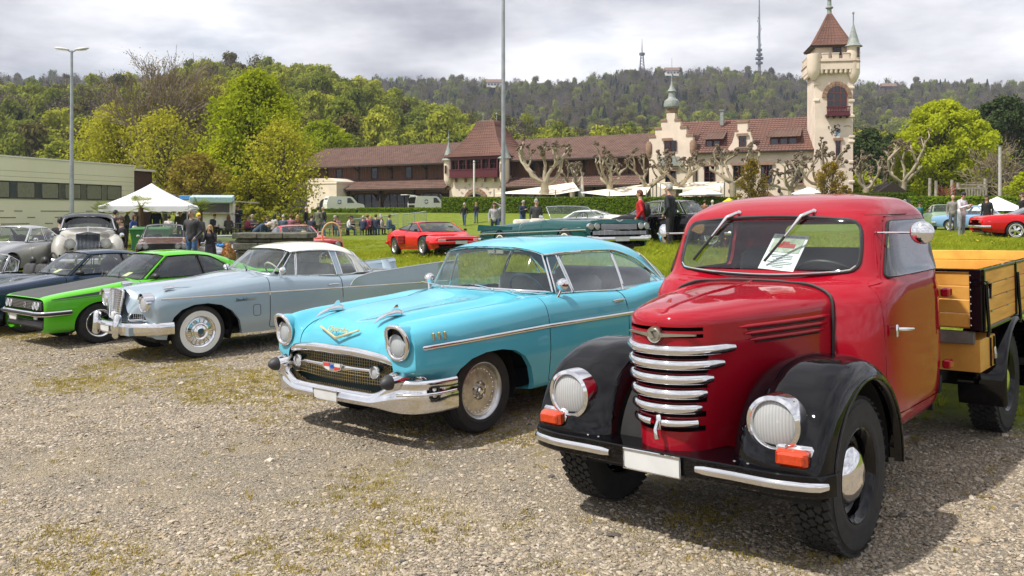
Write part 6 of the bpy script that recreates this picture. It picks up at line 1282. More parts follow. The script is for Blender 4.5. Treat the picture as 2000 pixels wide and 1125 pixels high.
# ------------------------------------------------------------------ buildings
cream_r=mat('cream_render',(.74,.62,.515),rough=.9,var=.10,vscale=.6,bump=.1,bscale=8)
sand=mat('red_sandstone',(.30,.19,.13),rough=.9,var=.2,vscale=3,bump=.3,bscale=9)
tile=mat('weathered_roof_tile',(.23,.135,.105),rough=.9,col2=(.13,.082,.066),vscale=1.2,bump=.2,bscale=14)
tile_r=mat('red_roof_tile',(.19,.088,.064),rough=.85,col2=(.125,.07,.056),vscale=1.1,bump=.2,bscale=14)
brown=mat('brown_weatherboard',(.15,.066,.038),rough=.75,col2=(.095,.045,.028),vscale=2.)
beam=mat('dark_timber',(.028,.017,.012),rough=.7)
purple=mat('oxblood_paint',(.095,.012,.022),rough=.5)
copper=mat('green_copper',(.27,.30,.28),rough=.6,var=.2)
whiteplast=mat('white_render',(.75,.73,.68),rough=.8,var=.06)
paneg=glassmat('window_pane',(.12,.15,.19),.9);paneb=mat('pane_backing',(.05,.066,.09),rough=.4);curt=mat('net_curtain',(.42,.44,.44),rough=.8,vscale=4)
class Frame:
    """building frame: s runs along the front (to the right), t goes back, z up"""
    def __init__(f,x,y,ang,z=0.):f.o=(x,y,z);f.a=R(ang)
    def root(f,name,label,cat='building'):o=empty(name,f.o,-f.a);tag(o,label,cat);return o
def window(T,s,t,z,w,h,m=None,fm=None,mull=(2,2),name='window',arch=0.,sill=None,curtain=False,fr=.06):
    """window in a wall whose outer face is at t (front faces -t): sub-parts frame, panes"""
    o=empty(name,(s,t-.075,z),0,T);fm=fm or purple
    if arch:P=[(-w/2,0)]+[(-w/2*math.cos(a),h-arch+arch*math.sin(a)) for a in np.linspace(0,math.pi,13)]+[(w/2,0)]
    else:P=[(-w/2,0),(-w/2,h),(w/2,h),(w/2,0)]
    g=G();g.add([(a,.06,b) for a,b in P],[tuple(range(len(P)))]);g.build('backing',curt if curtain else paneb,o)
    nx,nz=mull;ha=h
    for i in range(nx):
        for j in range(nz):
            a0,a1=-w/2+w*i/nx+fr*.4,-w/2+w*(i+1)/nx-fr*.4;b0,b1=ha*j/nz+fr*.4,ha*(j+1)/nz-fr*.4
            if arch and b1>h-arch:
                def top(a):return h-arch+arch*math.sqrt(max(0,1-(2*a/w)**2))-fr*.4
                A=np.linspace(a0,a1,5);pts=[(a0,b0),(a1,b0)]+[(a,max(b0+.02,min(b1,top(a)))) for a in A[::-1]]
            else:pts=[(a0,b0),(a1,b0),(a1,b1),(a0,b1)]
            g=G();g.add([(a,.03,b) for a,b in pts],[tuple(range(len(pts)))]);g.build('pane',paneg,o)
    g=G();g.tube([(a,0,b) for a,b in P],fr*.6,4,closed=True)
    for i in range(1,nx):g.box((-w/2+w*i/nx,.01,h/2*(.97 if not arch else .95)),(fr*.8,.06,h*(.97 if not arch else .93)))
    for j in range(1,nz):zz=h*j/nz;ww=w if not (arch and zz>h-arch) else w*math.sqrt(max(.05,1-((zz-h+arch)/arch)**2));g.box((0,.012,zz),(ww,.05,fr*.6))
    g.build('frame',fm,o)
    if sill:g=G();g.box((0,-.06,-.09),(w+.3,.16,.13));g.box((0,-.03,h+.14),(w+.5,.10,.26));g.build('stone_surround',sill,o)
    return o
def part(T,name,m,fn,smooth=0):g=G();fn(g);return g.build(name,m,T,smooth=smooth)
def quad(g,a,b,c,d):g.add([a,b,c,d],[(0,1,2,3)])
def tiled(T,e0,e1,r0,r1,m,name='roof',pitch=.42,th=.07):
    """roof slope from eave e0-e1 to ridge r0-r1 built as overlapping courses"""
    e0,e1,r0,r1=map(Vector,(e0,e1,r0,r1));n=max(3,int(((r0-e0).length+(r1-e1).length)/2/pitch));g=G();nr=(e1-e0).cross(r0-e0).normalized()
    if nr.z<0:nr=-nr
    for i in range(n):
        a,b=i/n,(i+1.15)/n;b=min(b,1.);A,B,C,D=e0.lerp(r0,a),e1.lerp(r1,a),e1.lerp(r1,b),e0.lerp(r0,b);g.add([A+nr*th,B+nr*th,C+nr*.01,D+nr*.01,A,B],[(0,1,2,3),(4,5,1,0)])
    o=g.build(name,m,T);g=G();k=int((e1-e0).length/.32);
    for j in range(k+1):
        f=j/k;g.tube([e0.lerp(e1,f)+nr*(th*.9),r0.lerp(r1,f)+nr*.05],.045,4,cap=False)
    g.build('tile_ribs',m,o);return o
B0=1.75
def long_hall():
    F=Frame(13.9,90,30.6);T=F.root('timber_hall','long brown timber hall with tiled roof and cream gate pavilion');L,DP=-48.4,12.
    part(T,'wall',brown,lambda g:g.box((L/2,DP/2,(B0+7.7)/2),(-L,DP,7.7-B0)))
    g=G();k=0
    bt=G();bt.box((0,-.02,6.75),(.05,.05,1.9));bme=mesh_only(bt,'batten',mat('batten_wood',(.18,.082,.045),rough=.75));s=L+.3
    while s<-.2:
        if not (-23.6<s<-16.2):
            o=bpy.data.objects.new('batten',bme);COL.objects.link(o);o.parent=T;o.location=(s,0,0);k += 1
        s += .36
    tiled(T,(L-.8,-1.5,7.45),(-.0,-1.5,7.45),(L-.8,DP/2,10.4),(0,DP/2,10.4),tile);tiled(T,(0,DP+1.2,7.45),(L-.8,DP+1.2,7.45),(0,DP/2,10.4),(L-.8,DP/2,10.4),tile,'rear_roof')
    part(T,'gable',brown,lambda g:g.add([(L,0,7.6),(L,DP,7.6),(L,DP/2,10.2)],[(0,1,2)]));part(T,'eave_board',beam,lambda g:(g.box((L/2-.4,-1.46,7.40),(-L+.8,.1,.16)),g.tube([(L-.75,-1.5,7.45),(L-.75,DP/2,10.42),(L-.75,DP+1.2,7.45)],.10,4)))
    part(T,'soffit',beam,lambda g:g.box((L/2-.4,-.7,7.52),(-L+.8,1.5,.05)))
    for s in np.arange(L+5.1,-1,5.15):
        if not (-23.6<s<-16):part(T,'post',beam,lambda g:(g.box((s,-.06,6.7),(.22,.12,2.0)),g.tube([(s,-.1,6.9),(s,-1.2,7.4)],.08,4)))
    for s0,s1,tag_ in ((L-.6,-43.2,0),(-38.2,-23.4,1),(-16.0,0,2)):
        tiled(T,(s0-.2,-2.6,4.55),(s1,-2.6,4.55),(s0+.3,-.05,5.75),(s1,-.05,5.75),tile,'lean_to_roof')
        part(T,'lean_to_eave',beam,lambda g:g.box(((s0+s1)/2,-2.55,4.48),(s1-s0,.12,.14)));part(T,'lean_to_wall',brown,lambda g:(g.box(((s0+s1)/2,-1.1,4.25),(s1-s0-.3,1.4,.5)),g.box(((s0+s1)/2,-.9,(B0+4.2)/2),(s1-s0-.3,.5,4.2-B0))))
        n=max(1,round((s1-s0)/4.9))
        for i in range(n):
            a=s0+(s1-s0)*i/n;b=s0+(s1-s0)*(i+1)/n;w_=b-a
            o=empty('glazed_bay',((a+b)/2,-1.85,B0-.1),0,T);P=[(-w_/2+.25,0),(-w_/2+.25,1.35),(-w_/2+1.1,2.35),(w_/2-1.1,2.35),(w_/2-.25,1.35),(w_/2-.25,0)]
            g=G();g.add([(x,.10,z) for x,z in P],[tuple(range(6))]);g.build('backing',curt if i%2==0 else paneb,o)
            for q in range(4):
                x0=-w_/2+.3+(w_-.6)*q/4;x1=-w_/2+.3+(w_-.6)*(q+1)/4-.06;zt=(1.4,2.3,2.3,2.3)[q] if q else 2.3;za=1.45 if q==0 else 2.28;zb_=1.45 if q==3 else 2.28
                g=G();g.add([(x0,.04,.05),(x1,.04,.05),(x1,.04,zb_),(x0,.04,za)],[(0,1,2,3)]);g.build('pane',paneg,o);g=G();g.box((x1+.03,0,1.15),(.10,.08,2.3));g.build('mullion',beam,o)
            g=G();g.box((0,0,1.15),(w_-.5,.07,.07));g.tube([(x,0,z) for x,z in P],.09,4,closed=True);g.build('frame',beam,o)
            part(T,'post',beam,lambda g:(g.box((a+.1,-2.0,3.1),(.22,.22,2.9)),g.tube([(a+.1,-2.0,3.7),(a+.1,-2.5,4.45)],.07,4)))
    for s in (-41.3,-35.6,-30.4,-13.6,-8.8,-3.9):window(T,s,-.06,5.95,.85,1.25,fm=beam,mull=(1,3),curtain=s>-31)
    # cream stair block
    part(T,'stair_block',cream_r,lambda g:(g.box((-40.8,-1.9,3.6),(4.8,3.8,3.9)),g.box((-40.8,-1.9,5.35),(4.95,3.95,.14)),g.prism([(-43.2,5.5),(-38.4,5.5),(-38.4,5.55),(-39.5,5.95),(-43.2,5.95)],-3.8,0,'y')));window(T,-40.3,-3.83,1.9,1.5,1.5,arch=.7,mull=(2,2),fm=beam)
    # gate pavilion
    s0,s1=-23.4,-16.2;sm=(s0+s1)/2
    part(T,'pavilion_wall',cream_r,lambda g:(g.box((sm,.9,(B0+5.9)/2),(s1-s0,5.2,5.9-B0)),g.box((sm,1.4,7.1),(s1-s0-.4,5.0,2.4))))
    window(T,sm,-1.78,B0,2.5,2.1,arch=1.15,mull=(3,2),fm=beam);g=G();P=[]
    for i in range(11):
        a=math.pi*(i+.0)/11;a2=math.pi*(i+1)/11-.02;r0,r1=1.32,1.72;o_=(sm,B0+.95);g=G();g.prism([(o_[0]+r*math.cos(q),o_[1]+r*1.05*math.sin(q)) for r,q in ((r0,a),(r1,a),(r1,a2),(r0,a2))],-1.86,-1.68,'y');g.build('arch_stone',sand,T)
    for i,ch in enumerate('FESTSAAL'):
        a=R((162,145,128,111,69,52,35,18)[i]);M=Matrix.Translation((sm+2.25*math.cos(a),-1.735,B0+.95+2.25*math.sin(a))) @ Matrix.Rotation(R(90),4,'X') @ Matrix.Rotation(a-math.pi/2,4,'Z');letters(ch,.50,'painted_letter',mat('painted_letter_blue',(.22,.26,.32),rough=.8),T,M,.003)
    bl=empty('balcony',(0,0,0),0,T);part(bl,'parapet',purple,lambda g:(g.box((sm,-2.05,6.15),(s1-s0-.9,.6,.80)),g.box((sm,-2.05,6.58),(s1-s0-.8,.7,.1)),g.box((sm,-2.05,5.74),(s1-s0-.8,.7,.1)),g.box((sm,-1.95,7.85),(s1-s0-.9,.5,.35))))
    for i in range(7):part(bl,'post',purple,lambda g:g.box((s0+.55+i*(s1-s0-1.1)/6,-2.1,7.15),(.13,.2,1.2)))
    for i in range(6):window(bl,s0+.55+(i+.5)*(s1-s0-1.1)/6,-1.9,6.62,.85,1.1,mull=(2,2),fm=purple,fr=.05)
    for i in range(5):part(bl,'bracket',sand,lambda g:g.box((s0+1+i*(s1-s0-2)/4,-2.0,5.45),(.18,.5,.5)))
    rows=[]
    for z,k in ((8.0,1.12),(8.35,1.02),(9.0,.80),(10.2,.56),(11.6,.36),(12.2,.30)):
        w2,d2=(s1-s0)/2*k,3.2*k;w2=max(w2,1.0);rows.append([(sm-w2,1.2-d2,z),(sm+w2,1.2-d2,z),(sm+w2,1.2+d2,z),(sm-w2,1.2+d2,z)])
    for i in range(5):
        for c in range(4):tiled(T,rows[i][c],rows[i][(c+1)%4],rows[i+1][c],rows[i+1][(c+1)%4],tile_r,'pavilion_roof',.40,.06) if c in (0,1,3) else None
    part(T,'ridge_finial',copper,lambda g:(g.box((sm,1.2,12.2),(2.0,1.6,.12)),g.lathe([(.06,12.2),(.04,12.9),(.12,13.0),(0,13.2)],8,(sm-.9,1.2,0)),g.lathe([(.06,12.2),(.04,12.9),(.12,13.0),(0,13.2)],8,(sm+.9,1.2,0))))
    for s in (s0-.1,s1+.1):
        t=empty('turret',(s,-1.7,0),0,T);part(t,'turret_wall',cream_r,lambda g:g.lathe([(.2,4.8),(.45,5.2),(.55,5.5),(.55,7.75)],16),40);part(t,'turret_roof',copper,lambda g:g.lathe([(.80,7.7),(.55,8.1),(.30,8.9),(.08,9.6),(.04,10.1),(.12,10.25),(.04,10.4),(.02,11.2),(0,11.2)],16),40);part(t,'turret_base',sand,lambda g:g.lathe([(.0,4.3),(.28,4.4),(.3,4.65)],12),40);window(t,0,-.57,6.2,.22,.9,mull=(1,1),fm=sand)
def main_house():
    F=Frame(13.9,89,25);T=F.root('cream_manor','cream rendered manor with stepped gable and copper spire');W_,DP=16.3,11.
    part(T,'wall',cream_r,lambda g:g.box((W_/2+2.1,DP/2,(B0+7.6)/2),(W_-4.2,DP,7.6-B0)))
    tiled(T,(4.3,-.45,7.6),(W_+.4,-.45,7.6),(4.3,DP/2,11.3),(W_+.4,DP/2,11.3),tile_r);tiled(T,(W_+.4,DP+.4,7.6),(1,DP+.4,7.6),(W_+.4,DP/2,11.3),(1,DP/2,11.3),tile_r,'rear_roof');tiled(T,(1.0,.6,8.2),(4.3,.6,8.2),(1,DP/2,11.3),(4.3,DP/2,11.3),tile_r,'roof')
    part(T,'gutter',beam,lambda g:g.tube([(4.4,-.5,7.56),(W_+.4,-.5,7.56)],.09,6));part(T,'downpipe',beam,lambda g:g.tube([(4.7,-.12,7.5),(4.7,-.12,B0)],.07,6));part(T,'chimney',copper,lambda g:(g.box((6.3,4.3,11.4),(.35,.35,1.5)),g.box((6.3,4.3,12.2),(.5,.5,.12))))
    # stepped gable front
    steps=[(0,9.3),(.62,9.3),(.62,10.1),(1.22,10.1),(1.22,10.85),(1.78,10.85),(1.78,11.65),(2.62,11.65),(2.62,10.85),(3.18,10.85),(3.18,10.1),(3.78,10.1),(3.78,9.3),(4.4,9.3)]
    part(T,'gable_front',cream_r,lambda g:g.prism([(0,B0)]+steps+[(4.4,B0)],-.35,.5,'y'));part(T,'gable_side_walls',cream_r,lambda g:g.box((2.2,4.5,(B0+8.6)/2),(4.38,9,8.6-B0)))
    for a,b,z in ((-.06,.66,9.3),(.56,1.26,10.1),(1.16,1.82,10.85),(2.58,3.24,10.85),(3.14,3.84,10.1),(3.74,4.46,9.3)):part(T,'coping_stone',sand,lambda g:g.box(((a+b)/2,.05,z+.1),(b-a,.95,.22)))
    for s in (-.02,4.42):part(T,'corner_corbel',sand,lambda g:(g.lathe([(.12,7.2),(.34,7.7),(.36,8.6),(.2,8.9)],10,(s,-.25,0))),40)
    sp=empty('gable_spire',(2.2,.1,0),0,T);part(sp,'spire_base',sand,lambda g:g.box((0,0,11.95),(1.0,.9,.5)));part(sp,'onion_cap',copper,lambda g:g.lathe([(.62,12.1),(.80,12.3),(.82,12.5),(.72,12.9),(.42,13.15),(.34,13.3),(.34,13.75),(.46,13.85),(.30,14.1),(.12,14.5),(.05,15.2),(.10,15.35),(.03,15.5),(.015,17.2),(0,17.2)],16),35)
    window(T,1.88,-.38,7.85,.56,1.05,mull=(2,2),sill=sand);window(T,2.52,-.38,7.85,.56,1.05,mull=(2,2));part(T,'window_canopy',copper,lambda g:g.prism([(.8,6.4),(1.3,7.3),(3.1,7.3),(3.6,6.4)],-.75,-.3,'y'))
    window(T,2.2,-.38,4.2,1.0,1.7,mull=(2,3),sill=sand)
    for s in (6.0,8.8,11.4,14.2):window(T,s,-.03,4.55,1.0,1.75,mull=(2,3),sill=sand)
    for s in (2.1,6.2,11.2,14.3):window(T,s,-.05-.33*(s<4),B0+.1,1.9,1.55,arch=.85,mull=(4,2),fm=purple);g=G();[g.prism([(s+r*math.cos(q),B0+.75+r*math.sin(q)*.95) for r,q in ((1.0,math.pi*i/9),(1.32,math.pi*i/9),(1.32,math.pi*(i+1)/9-.03),(1.0,math.pi*(i+1)/9-.03))],-.14-.33*(s<4),.0,'y') for i in range(9)];g.build('stone_arch',sand,T)
    for s in (5.4,8.0,10.2,12.6):part(T,'wall_lamp',beam,lambda g:g.lathe([(.05,3.6),(.16,3.75),(.14,4.0),(.02,4.1)],8,(s,-.25,0)))
    # dormers
    for s,w_,k in ((6.2,1.5,2),(12.9,2.5,3)):
        d=empty('dormer',(s,0,0),0,T);part(d,'dormer_wall',purple,lambda g:g.box((0,1.9,8.45),(w_,2.6,1.05)));tiled(d,(-w_/2-.3,.2,8.95),(w_/2+.3,.2,8.95),(-w_/2-.05,3.4,10.0),(w_/2+.05,3.4,10.0),tile,'dormer_roof',.3,.05);[window(d,-w_/2+(i+.5)*w_/k,.57,8.1,w_/k-.18,.72,mull=(1,1),curtain=True,fr=.05) for i in range(k)];part(d,'dormer_sill',copper,lambda g:g.box((0,.5,7.98),(w_+.2,.25,.1)))
    d=empty('small_gable',(9.2,0,0),0,T);part(d,'gable_wall',cream_r,lambda g:g.prism([(-1.35,7.4),(-1.35,8.0),(-1.0,8.5),(-.75,9.3),(-.75,9.6),(-.48,9.6),(-.48,10.45),(.48,10.45),(.48,9.6),(.75,9.6),(.75,9.3),(1.0,8.5),(1.35,8.0),(1.35,7.4)],-.25,.3,'y'));part(d,'coping',sand,lambda g:(g.box((0,.02,10.52),(1.15,.7,.2)),g.box((-.62,.02,9.66),(.4,.65,.14)),g.box((.62,.02,9.66),(.4,.65,.14))));window(d,0,-.28,8.1,.62,1.0,mull=(2,2),sill=sand);part(d,'gable_roof',tile_r,lambda g:g.prism([(-.75,8.0),(.75,8.0),(0,10.2)],.3,5,'y'))
def tower():
    cx,cy=X_(1627,81.5),81.5;F=Frame(cx,cy,9);T=F.root('castle_tower','tall cream watchtower with red spire roof and round corner turret');w2=1.66
    part(T,'shaft',cream_r,lambda g:g.box((0,w2,(B0+15)/2),(2*w2,2*w2+.9,15-B0)))
    for z,sd_ in ((2.4,1),(4.6,1),(6.4,1),(8.3,1),(8.75,1),(10.6,1),(12.0,1),(12.1,-1),(13.6,-1),(13.2,1)):part(T,'quoin',cream_r,lambda g:g.box((sd_*(w2-.12),-.47,z),(.55,.12,.26),None,.05))
    part(T,'machicolation',cream_r,lambda g:(g.box((0,w2,15.35),(2*w2+.9,2*w2+1.8,1.0)),[g.lathe([(.0,14.4),(.16,14.55),(.2,14.9)],8,(-w2+.1+k*.42,-.72,0)) for k in range(9)],[g.lathe([(.0,14.4),(.16,14.55),(.2,14.9)],8,(-w2-.25,-.3+k*.45,0)) for k in range(9)]));part(T,'string_course',sand,lambda g:(g.box((0,w2,15.55),(2*w2+1.0,2*w2+1.9,.10))))
    for k in range(5):part(T,'merlon',cream_r,lambda g:(g.box((-w2-.1+k*.92,-.72,16.05),(.55,.3,.5)),g.box((-w2-.1+k*.92,-.72,16.33),(.62,.38,.08))));part(T,'merlon',cream_r,lambda g:(g.box((-w2-.32,-.3+k*.95,16.05),(.3,.55,.5)),g.box((-w2-.32,-.3+k*.95,16.33),(.38,.62,.08))))
    bt=empty('corner_bastion',(-w2-.15,-.55,0),0,T);part(bt,'bastion_wall',cream_r,lambda g:g.lathe([(.15,13.9),(.5,14.4),(.62,14.9),(.62,16.3),(.5,16.3)],14),40)
    part(T,'upper_room',cream_r,lambda g:g.box((.1,w2,16.5),(2*w2-.1,2*w2-.3,1.6)));window(T,.35,.02,16.25,.72,.75,mull=(2,2),sill=sand,fm=purple)
    rows=[[(-2.0,-.45,17.15),(2.0,-.45,17.15),(2.0,3.7,17.15),(-2.0,3.7,17.15)],[(-1.5,.1,17.6),(1.5,.1,17.6),(1.5,3.2,17.6),(-1.5,3.2,17.6)],[(-.8,.85,19.0),(.8,.85,19.0),(.8,2.5,19.0),(-.8,2.5,19.0)],[(-.15,1.55,20.4),(.15,1.55,20.4),(.15,1.85,20.4),(-.15,1.85,20.4)]]
    for i in range(3):
        for c in range(4):tiled(T,rows[i][c],rows[i][(c+1)%4],rows[i+1][c],rows[i+1][(c+1)%4],tile_r,'spire_roof',.33,.05)
    part(T,'eave',beam,lambda g:g.box((0,1.63,17.1),(3.95,4.1,.12)));part(T,'lantern',copper,lambda g:g.lathe([(.26,20.0),(.22,20.3),(.2,20.9),(.36,21.0),(.34,21.1),(.2,21.2),(.17,21.8),(.32,21.9),(.1,22.6),(0,23.4)],12,(0,1.7,0)),35)
    tt=empty('round_turret',(w2+.05,-.35,0),0,T);part(tt,'turret_wall',cream_r,lambda g:g.lathe([(.0,13.5),(.25,13.7),(.45,14.1),(.58,14.5),(.58,17.0)],18),40);part(tt,'turret_band',sand,lambda g:g.lathe([(.61,15.5),(.61,15.62)],18));part(tt,'turret_roof',copper,lambda g:g.lathe([(.82,16.95),(.55,17.2),(.38,17.8),(.16,18.6),(.06,19.0),(.05,19.9),(.12,20.05),(0,20.2)],18),40);window(tt,.3,-.53,15.9,.2,.9,mull=(1,1),fm=sand)
    # arched window and balcony
    window(T,.25,-.46,11.3,1.7,2.2,arch=.95,mull=(3,3),fm=mat('window_red',(.20,.04,.03),rough=.5))
    for i in range(11):a,b=math.pi*i/11,math.pi*(i+1)/11-.03;g=G();g.prism([(.25+r*math.cos(q),12.3+r*1.12*math.sin(q)) for r,q in ((.95,a),(1.32,a),(1.32,b),(.95,b))],-.56,-.40,'y');g.build('arch_stone',sand,T)
    bl=empty('balcony',(.25,-.8,0),0,T);part(bl,'balcony_floor',purple,lambda g:(g.box((0,0,10.65),(2.1,.8,.14)),g.box((0,-.36,11.38),(2.1,.1,.1)),[g.box((-.85+k*.57,.1,10.5),(.12,.6,.2)) for k in range(4)],g.box((0,-.34,10.85),(2.0,.05,.3))));g=G();[g.lathe([(.03,10.95),(.055,11.1),(.03,11.35)],6,(-.98+k*.14,-.36,0)) for k in range(15)];g.build('balusters',purple,bl,smooth=40)
    window(T,.35,-.46,6.6,.36,1.75,mull=(1,3),sill=sand)
    # painted coat of arms: blue and white shield, dark supporters, ribbon
    ca=empty('coat_of_arms',(.35,-.46,9.0),0,T);cw=mat('arms_white',(.72,.74,.76),rough=.8);cb=mat('arms_blue',(.16,.30,.55),rough=.8);ck=mat('arms_dark',(.10,.09,.08),rough=.9,var=.4,vscale=9);cp=mat('arms_ribbon',(.50,.38,.34),rough=.9)
    SH=[(-.24,.15),(.24,.15),(.24,-.15),(.12,-.38),(0,-.45),(-.12,-.38),(-.24,-.15)]
    part(ca,'shield',cw,lambda g:g.prism(SH,-.03,0,'y'));part(ca,'shield_field',cb,lambda g:g.prism([(-.22,-.12),(.22,.13),(-.22,.13)],-.05,-.02,'y'))
    def sc(g):
        r=random.Random(3)
        for k in range(18):
            a=r.uniform(0,6.28);x0,z0=-.35+r.uniform(-.4,.45),.35+r.uniform(-.45,.35);g.tube([(x0+.14*math.cos(a+t*2.6),-.03,z0+.14*math.sin(a+t*2.6)) for t in np.linspace(0,1,6)],.03,4)
    part(ca,'scrollwork',ck,sc);part(ca,'pennant',cw,lambda g:g.prism([(.20,.62),(.55,.66),(.30,.36)],-.03,0,'y'));part(ca,'ribbon',cp,lambda g:g.tube(catmull([(.5,-.03,.66),(.8,-.03,.72),(1.1,-.03,.66),(1.15,-.03,.56)],12),.03,4))
def sports_hall():
    pnl=mat('pale_green_cladding',(.74,.72,.54),rough=.6,var=.04,vscale=.3);gap=mat('cladding_joint',(.20,.20,.14),rough=.8);bl=mat('blue_grey_panel',(.07,.10,.14),rough=.5)
    A=Vector((X_(262,60),60,0));d=Vector((-.266,-1,0)).normalized();n=Vector((d.y,-d.x,0));T=empty('sports_hall',A,0);tag(T,'pale green clad sports hall with a strip of dark windows','building')
    T.matrix_world=Matrix(((d.x,-d.y,0,A.x),(d.y,d.x,0,A.y),(0,0,1,-.3),(0,0,0,1)))     # local x runs along the wall towards the camera, wall faces local +y or -y
    sgn=1 if (Vector((0,0,0))-A).dot(Vector((-d.y,d.x,0)))>0 else-1;L=30.
    zt=5.2
    def wallbox(g,x0,x1,z0,z1,th=.25,off=0.):g.box(((x0+x1)/2,sgn*(-th/2+off),(z0+z1)/2),(x1-x0,th,z1-z0))
    for z0,z1 in ((0,2.86),(3.86,4.10),(4.115,4.42),(4.435,5.2)):g=G();wallbox(g,0,L,z0,z1);g.build('cladding_panel',pnl,T)
    part(T,'joint_backing',gap,lambda g:wallbox(g,.02,L-.02,.02,zt-.02,.2,-.04));part(T,'end_panel',pnl,lambda g:[wallbox(g,0,1.2,a,b) for a,b in ((2.87,3.19),(3.205,3.52),(3.535,3.85))]);part(T,'roof',whiteplast,lambda g:(wallbox(g,-.1,L,zt,zt+.08,.5,.05),g.box((L/2,-sgn*8,zt+.02),(L,16,.06)),g.box((L/2,-sgn*15.9,zt/2),(L,.2,zt)),g.box((.1,-sgn*8,zt/2),(.2,15.6,zt))))
    x=1.25;k=0
    while x<L-3:
        o=empty('strip_window',(x+.66,-sgn*.06,2.88),0,T);g=G();g.box((0,-sgn*.03,.485),(1.32,.02,.97));g.build('backing',paneb,o);g=G();g.add([(-.64,0,.05),(.64,0,.05),(.64,0,.93),(-.64,0,.93)],[(0,1,2,3)]);g.build('pane',paneg,o);g=G();g.tube([(-.65,.02*sgn,.03),(.65,.02*sgn,.03),(.65,.02*sgn,.94),(-.65,.02*sgn,.94)],.035,4,closed=True);g.build('frame',matblack,o)
        part(T,'window_pier',bl,lambda g:g.box((x+1.58,-sgn*.10,3.36),(.50,.12,.96)));x += 1.84;k += 1
    part(T,'window_sill',gap,lambda g:wallbox(g,1.2,L,2.83,2.88,.1,.04))
    r=random.Random(5)
    for row,z in enumerate((2.15,1.78,1.42,1.06,.72)):
        x=3.6+r.uniform(0,.5)
        for c in range(7):
            w_=(.6,2.1,.55,2.0,1.5,.9,2.2)[(c+row // 2)%7]*r.uniform(.8,1.1);part(T,'vent_slot',gap,lambda g:g.box((x+w_/2,sgn*.004,z),(w_,.02,.055)));x += w_+r.uniform(.7,1.6)
    part(T,'brick_wing',mat('brown_brick',(.09,.045,.032),rough=.9,var=.25,vscale=8),lambda g:g.box((-.95,-sgn*3,2.45),(1.85,6,4.9)));part(T,'brick_wing_coping',whiteplast,lambda g:g.box((-1.0,-sgn*3,4.98),(2.0,6.3,.14)))
def hill_things():
    # lattice lookout tower and broadcasting mast on the ridge, houses between the trees
    lat=mat('mast_steel',(.10,.11,.13),rough=.6,metal=.3)
    for u,v0,v1,kind in ((1254,150,76,'lattice'),(1483,150,0,'mast')):
        D=880.;b=at(u,v0,D);tp=at(u,v1,D);H_=tp.z-b.z;T=empty('lookout_tower' if kind=='lattice' else 'broadcast_mast',b);tag(T,'dark lattice lookout tower on the far ridge' if kind=='lattice' else 'tall slender broadcasting mast on the far ridge','tower')
        if kind=='lattice':
            g=G();
            for a in range(4):ca,sa=math.cos(a*math.pi/2+.6),math.sin(a*math.pi/2+.6);g.tube([(ca*4,sa*4,0),(ca*1.4,sa*1.4,H_*.6)],.5,4);[g.tube([(ca*(4-2.6*k/8),sa*(4-2.6*k/8),H_*.6*k/8),(-sa*(4-2.6*(k+1)/8),ca*(4-2.6*(k+1)/8),H_*.6*(k+1)/8)],.25,3) for k in range(8)]
            g.build('lattice_legs',lat,T);g=G();g.lathe([(0,H_*.56),(2.8,H_*.57),(2.8,H_*.63),(0,H_*.64)],10);g.build('platform',lat,T);g=G();g.tube([(0,0,H_*.6),(0,0,H_)],[.6,.15],6);g.build('spire',lat,T)
        else:
            g=G();g.tube([(0,0,-3),(0,0,H_*.5),(0,0,H_*1.06)],[1.7,1.2,.5],10);g.build('shaft',mat('mast_concrete',(.20,.21,.23),rough=.8),T);g=G();[g.lathe([(1.2,H_*z),(w_,H_*z+.4),(w_,H_*z+2.4),(1.2,H_*z+2.8)],14) for z,w_ in ((.16,3.4),(.22,4.0),(.27,3.0),(.33,2.6))];g.build('antenna_decks',lat,T);g=G();[g.tube([(1.5*math.cos(k),1.5*math.sin(k),H_*(.4+.035*k)),(2.0*math.cos(k),2.0*math.sin(k),H_*(.4+.035*k)+2)],.3,4) for k in range(12)];g.build('aerials',lat,T)
    for u,v,D,w_,nm,lab in ((1312,149,850,12,'ridge_restaurant','pale building with broad roof on the ridge beside the lattice tower'),(965,172,850,14,'ridge_house','low white house among trees on the far ridge'),(1735,180,850,13,'ridge_chalet','low dark chalet among trees on the ridge right of the watchtower')):
        b=at(u,v,D);T=empty(nm,b);tag(T,lab,'house');part(T,'wall',whiteplast if 'chalet' not in nm else brown,lambda g:g.box((0,0,2.5),(w_,8,5)));part(T,'roof',tile,lambda g:g.prism([(-5,5),(5,5),(0,8.5)],-w_/2-1,w_/2+1,'x'));part(T,'window_row',paneb,lambda g:[g.box((-w_/2+2+k*3,-4.02,3),(1.6,.1,1.6)) for k in range(int(w_/3)-0)])
long_hall();main_house();tower();sports_hall();hill_things()
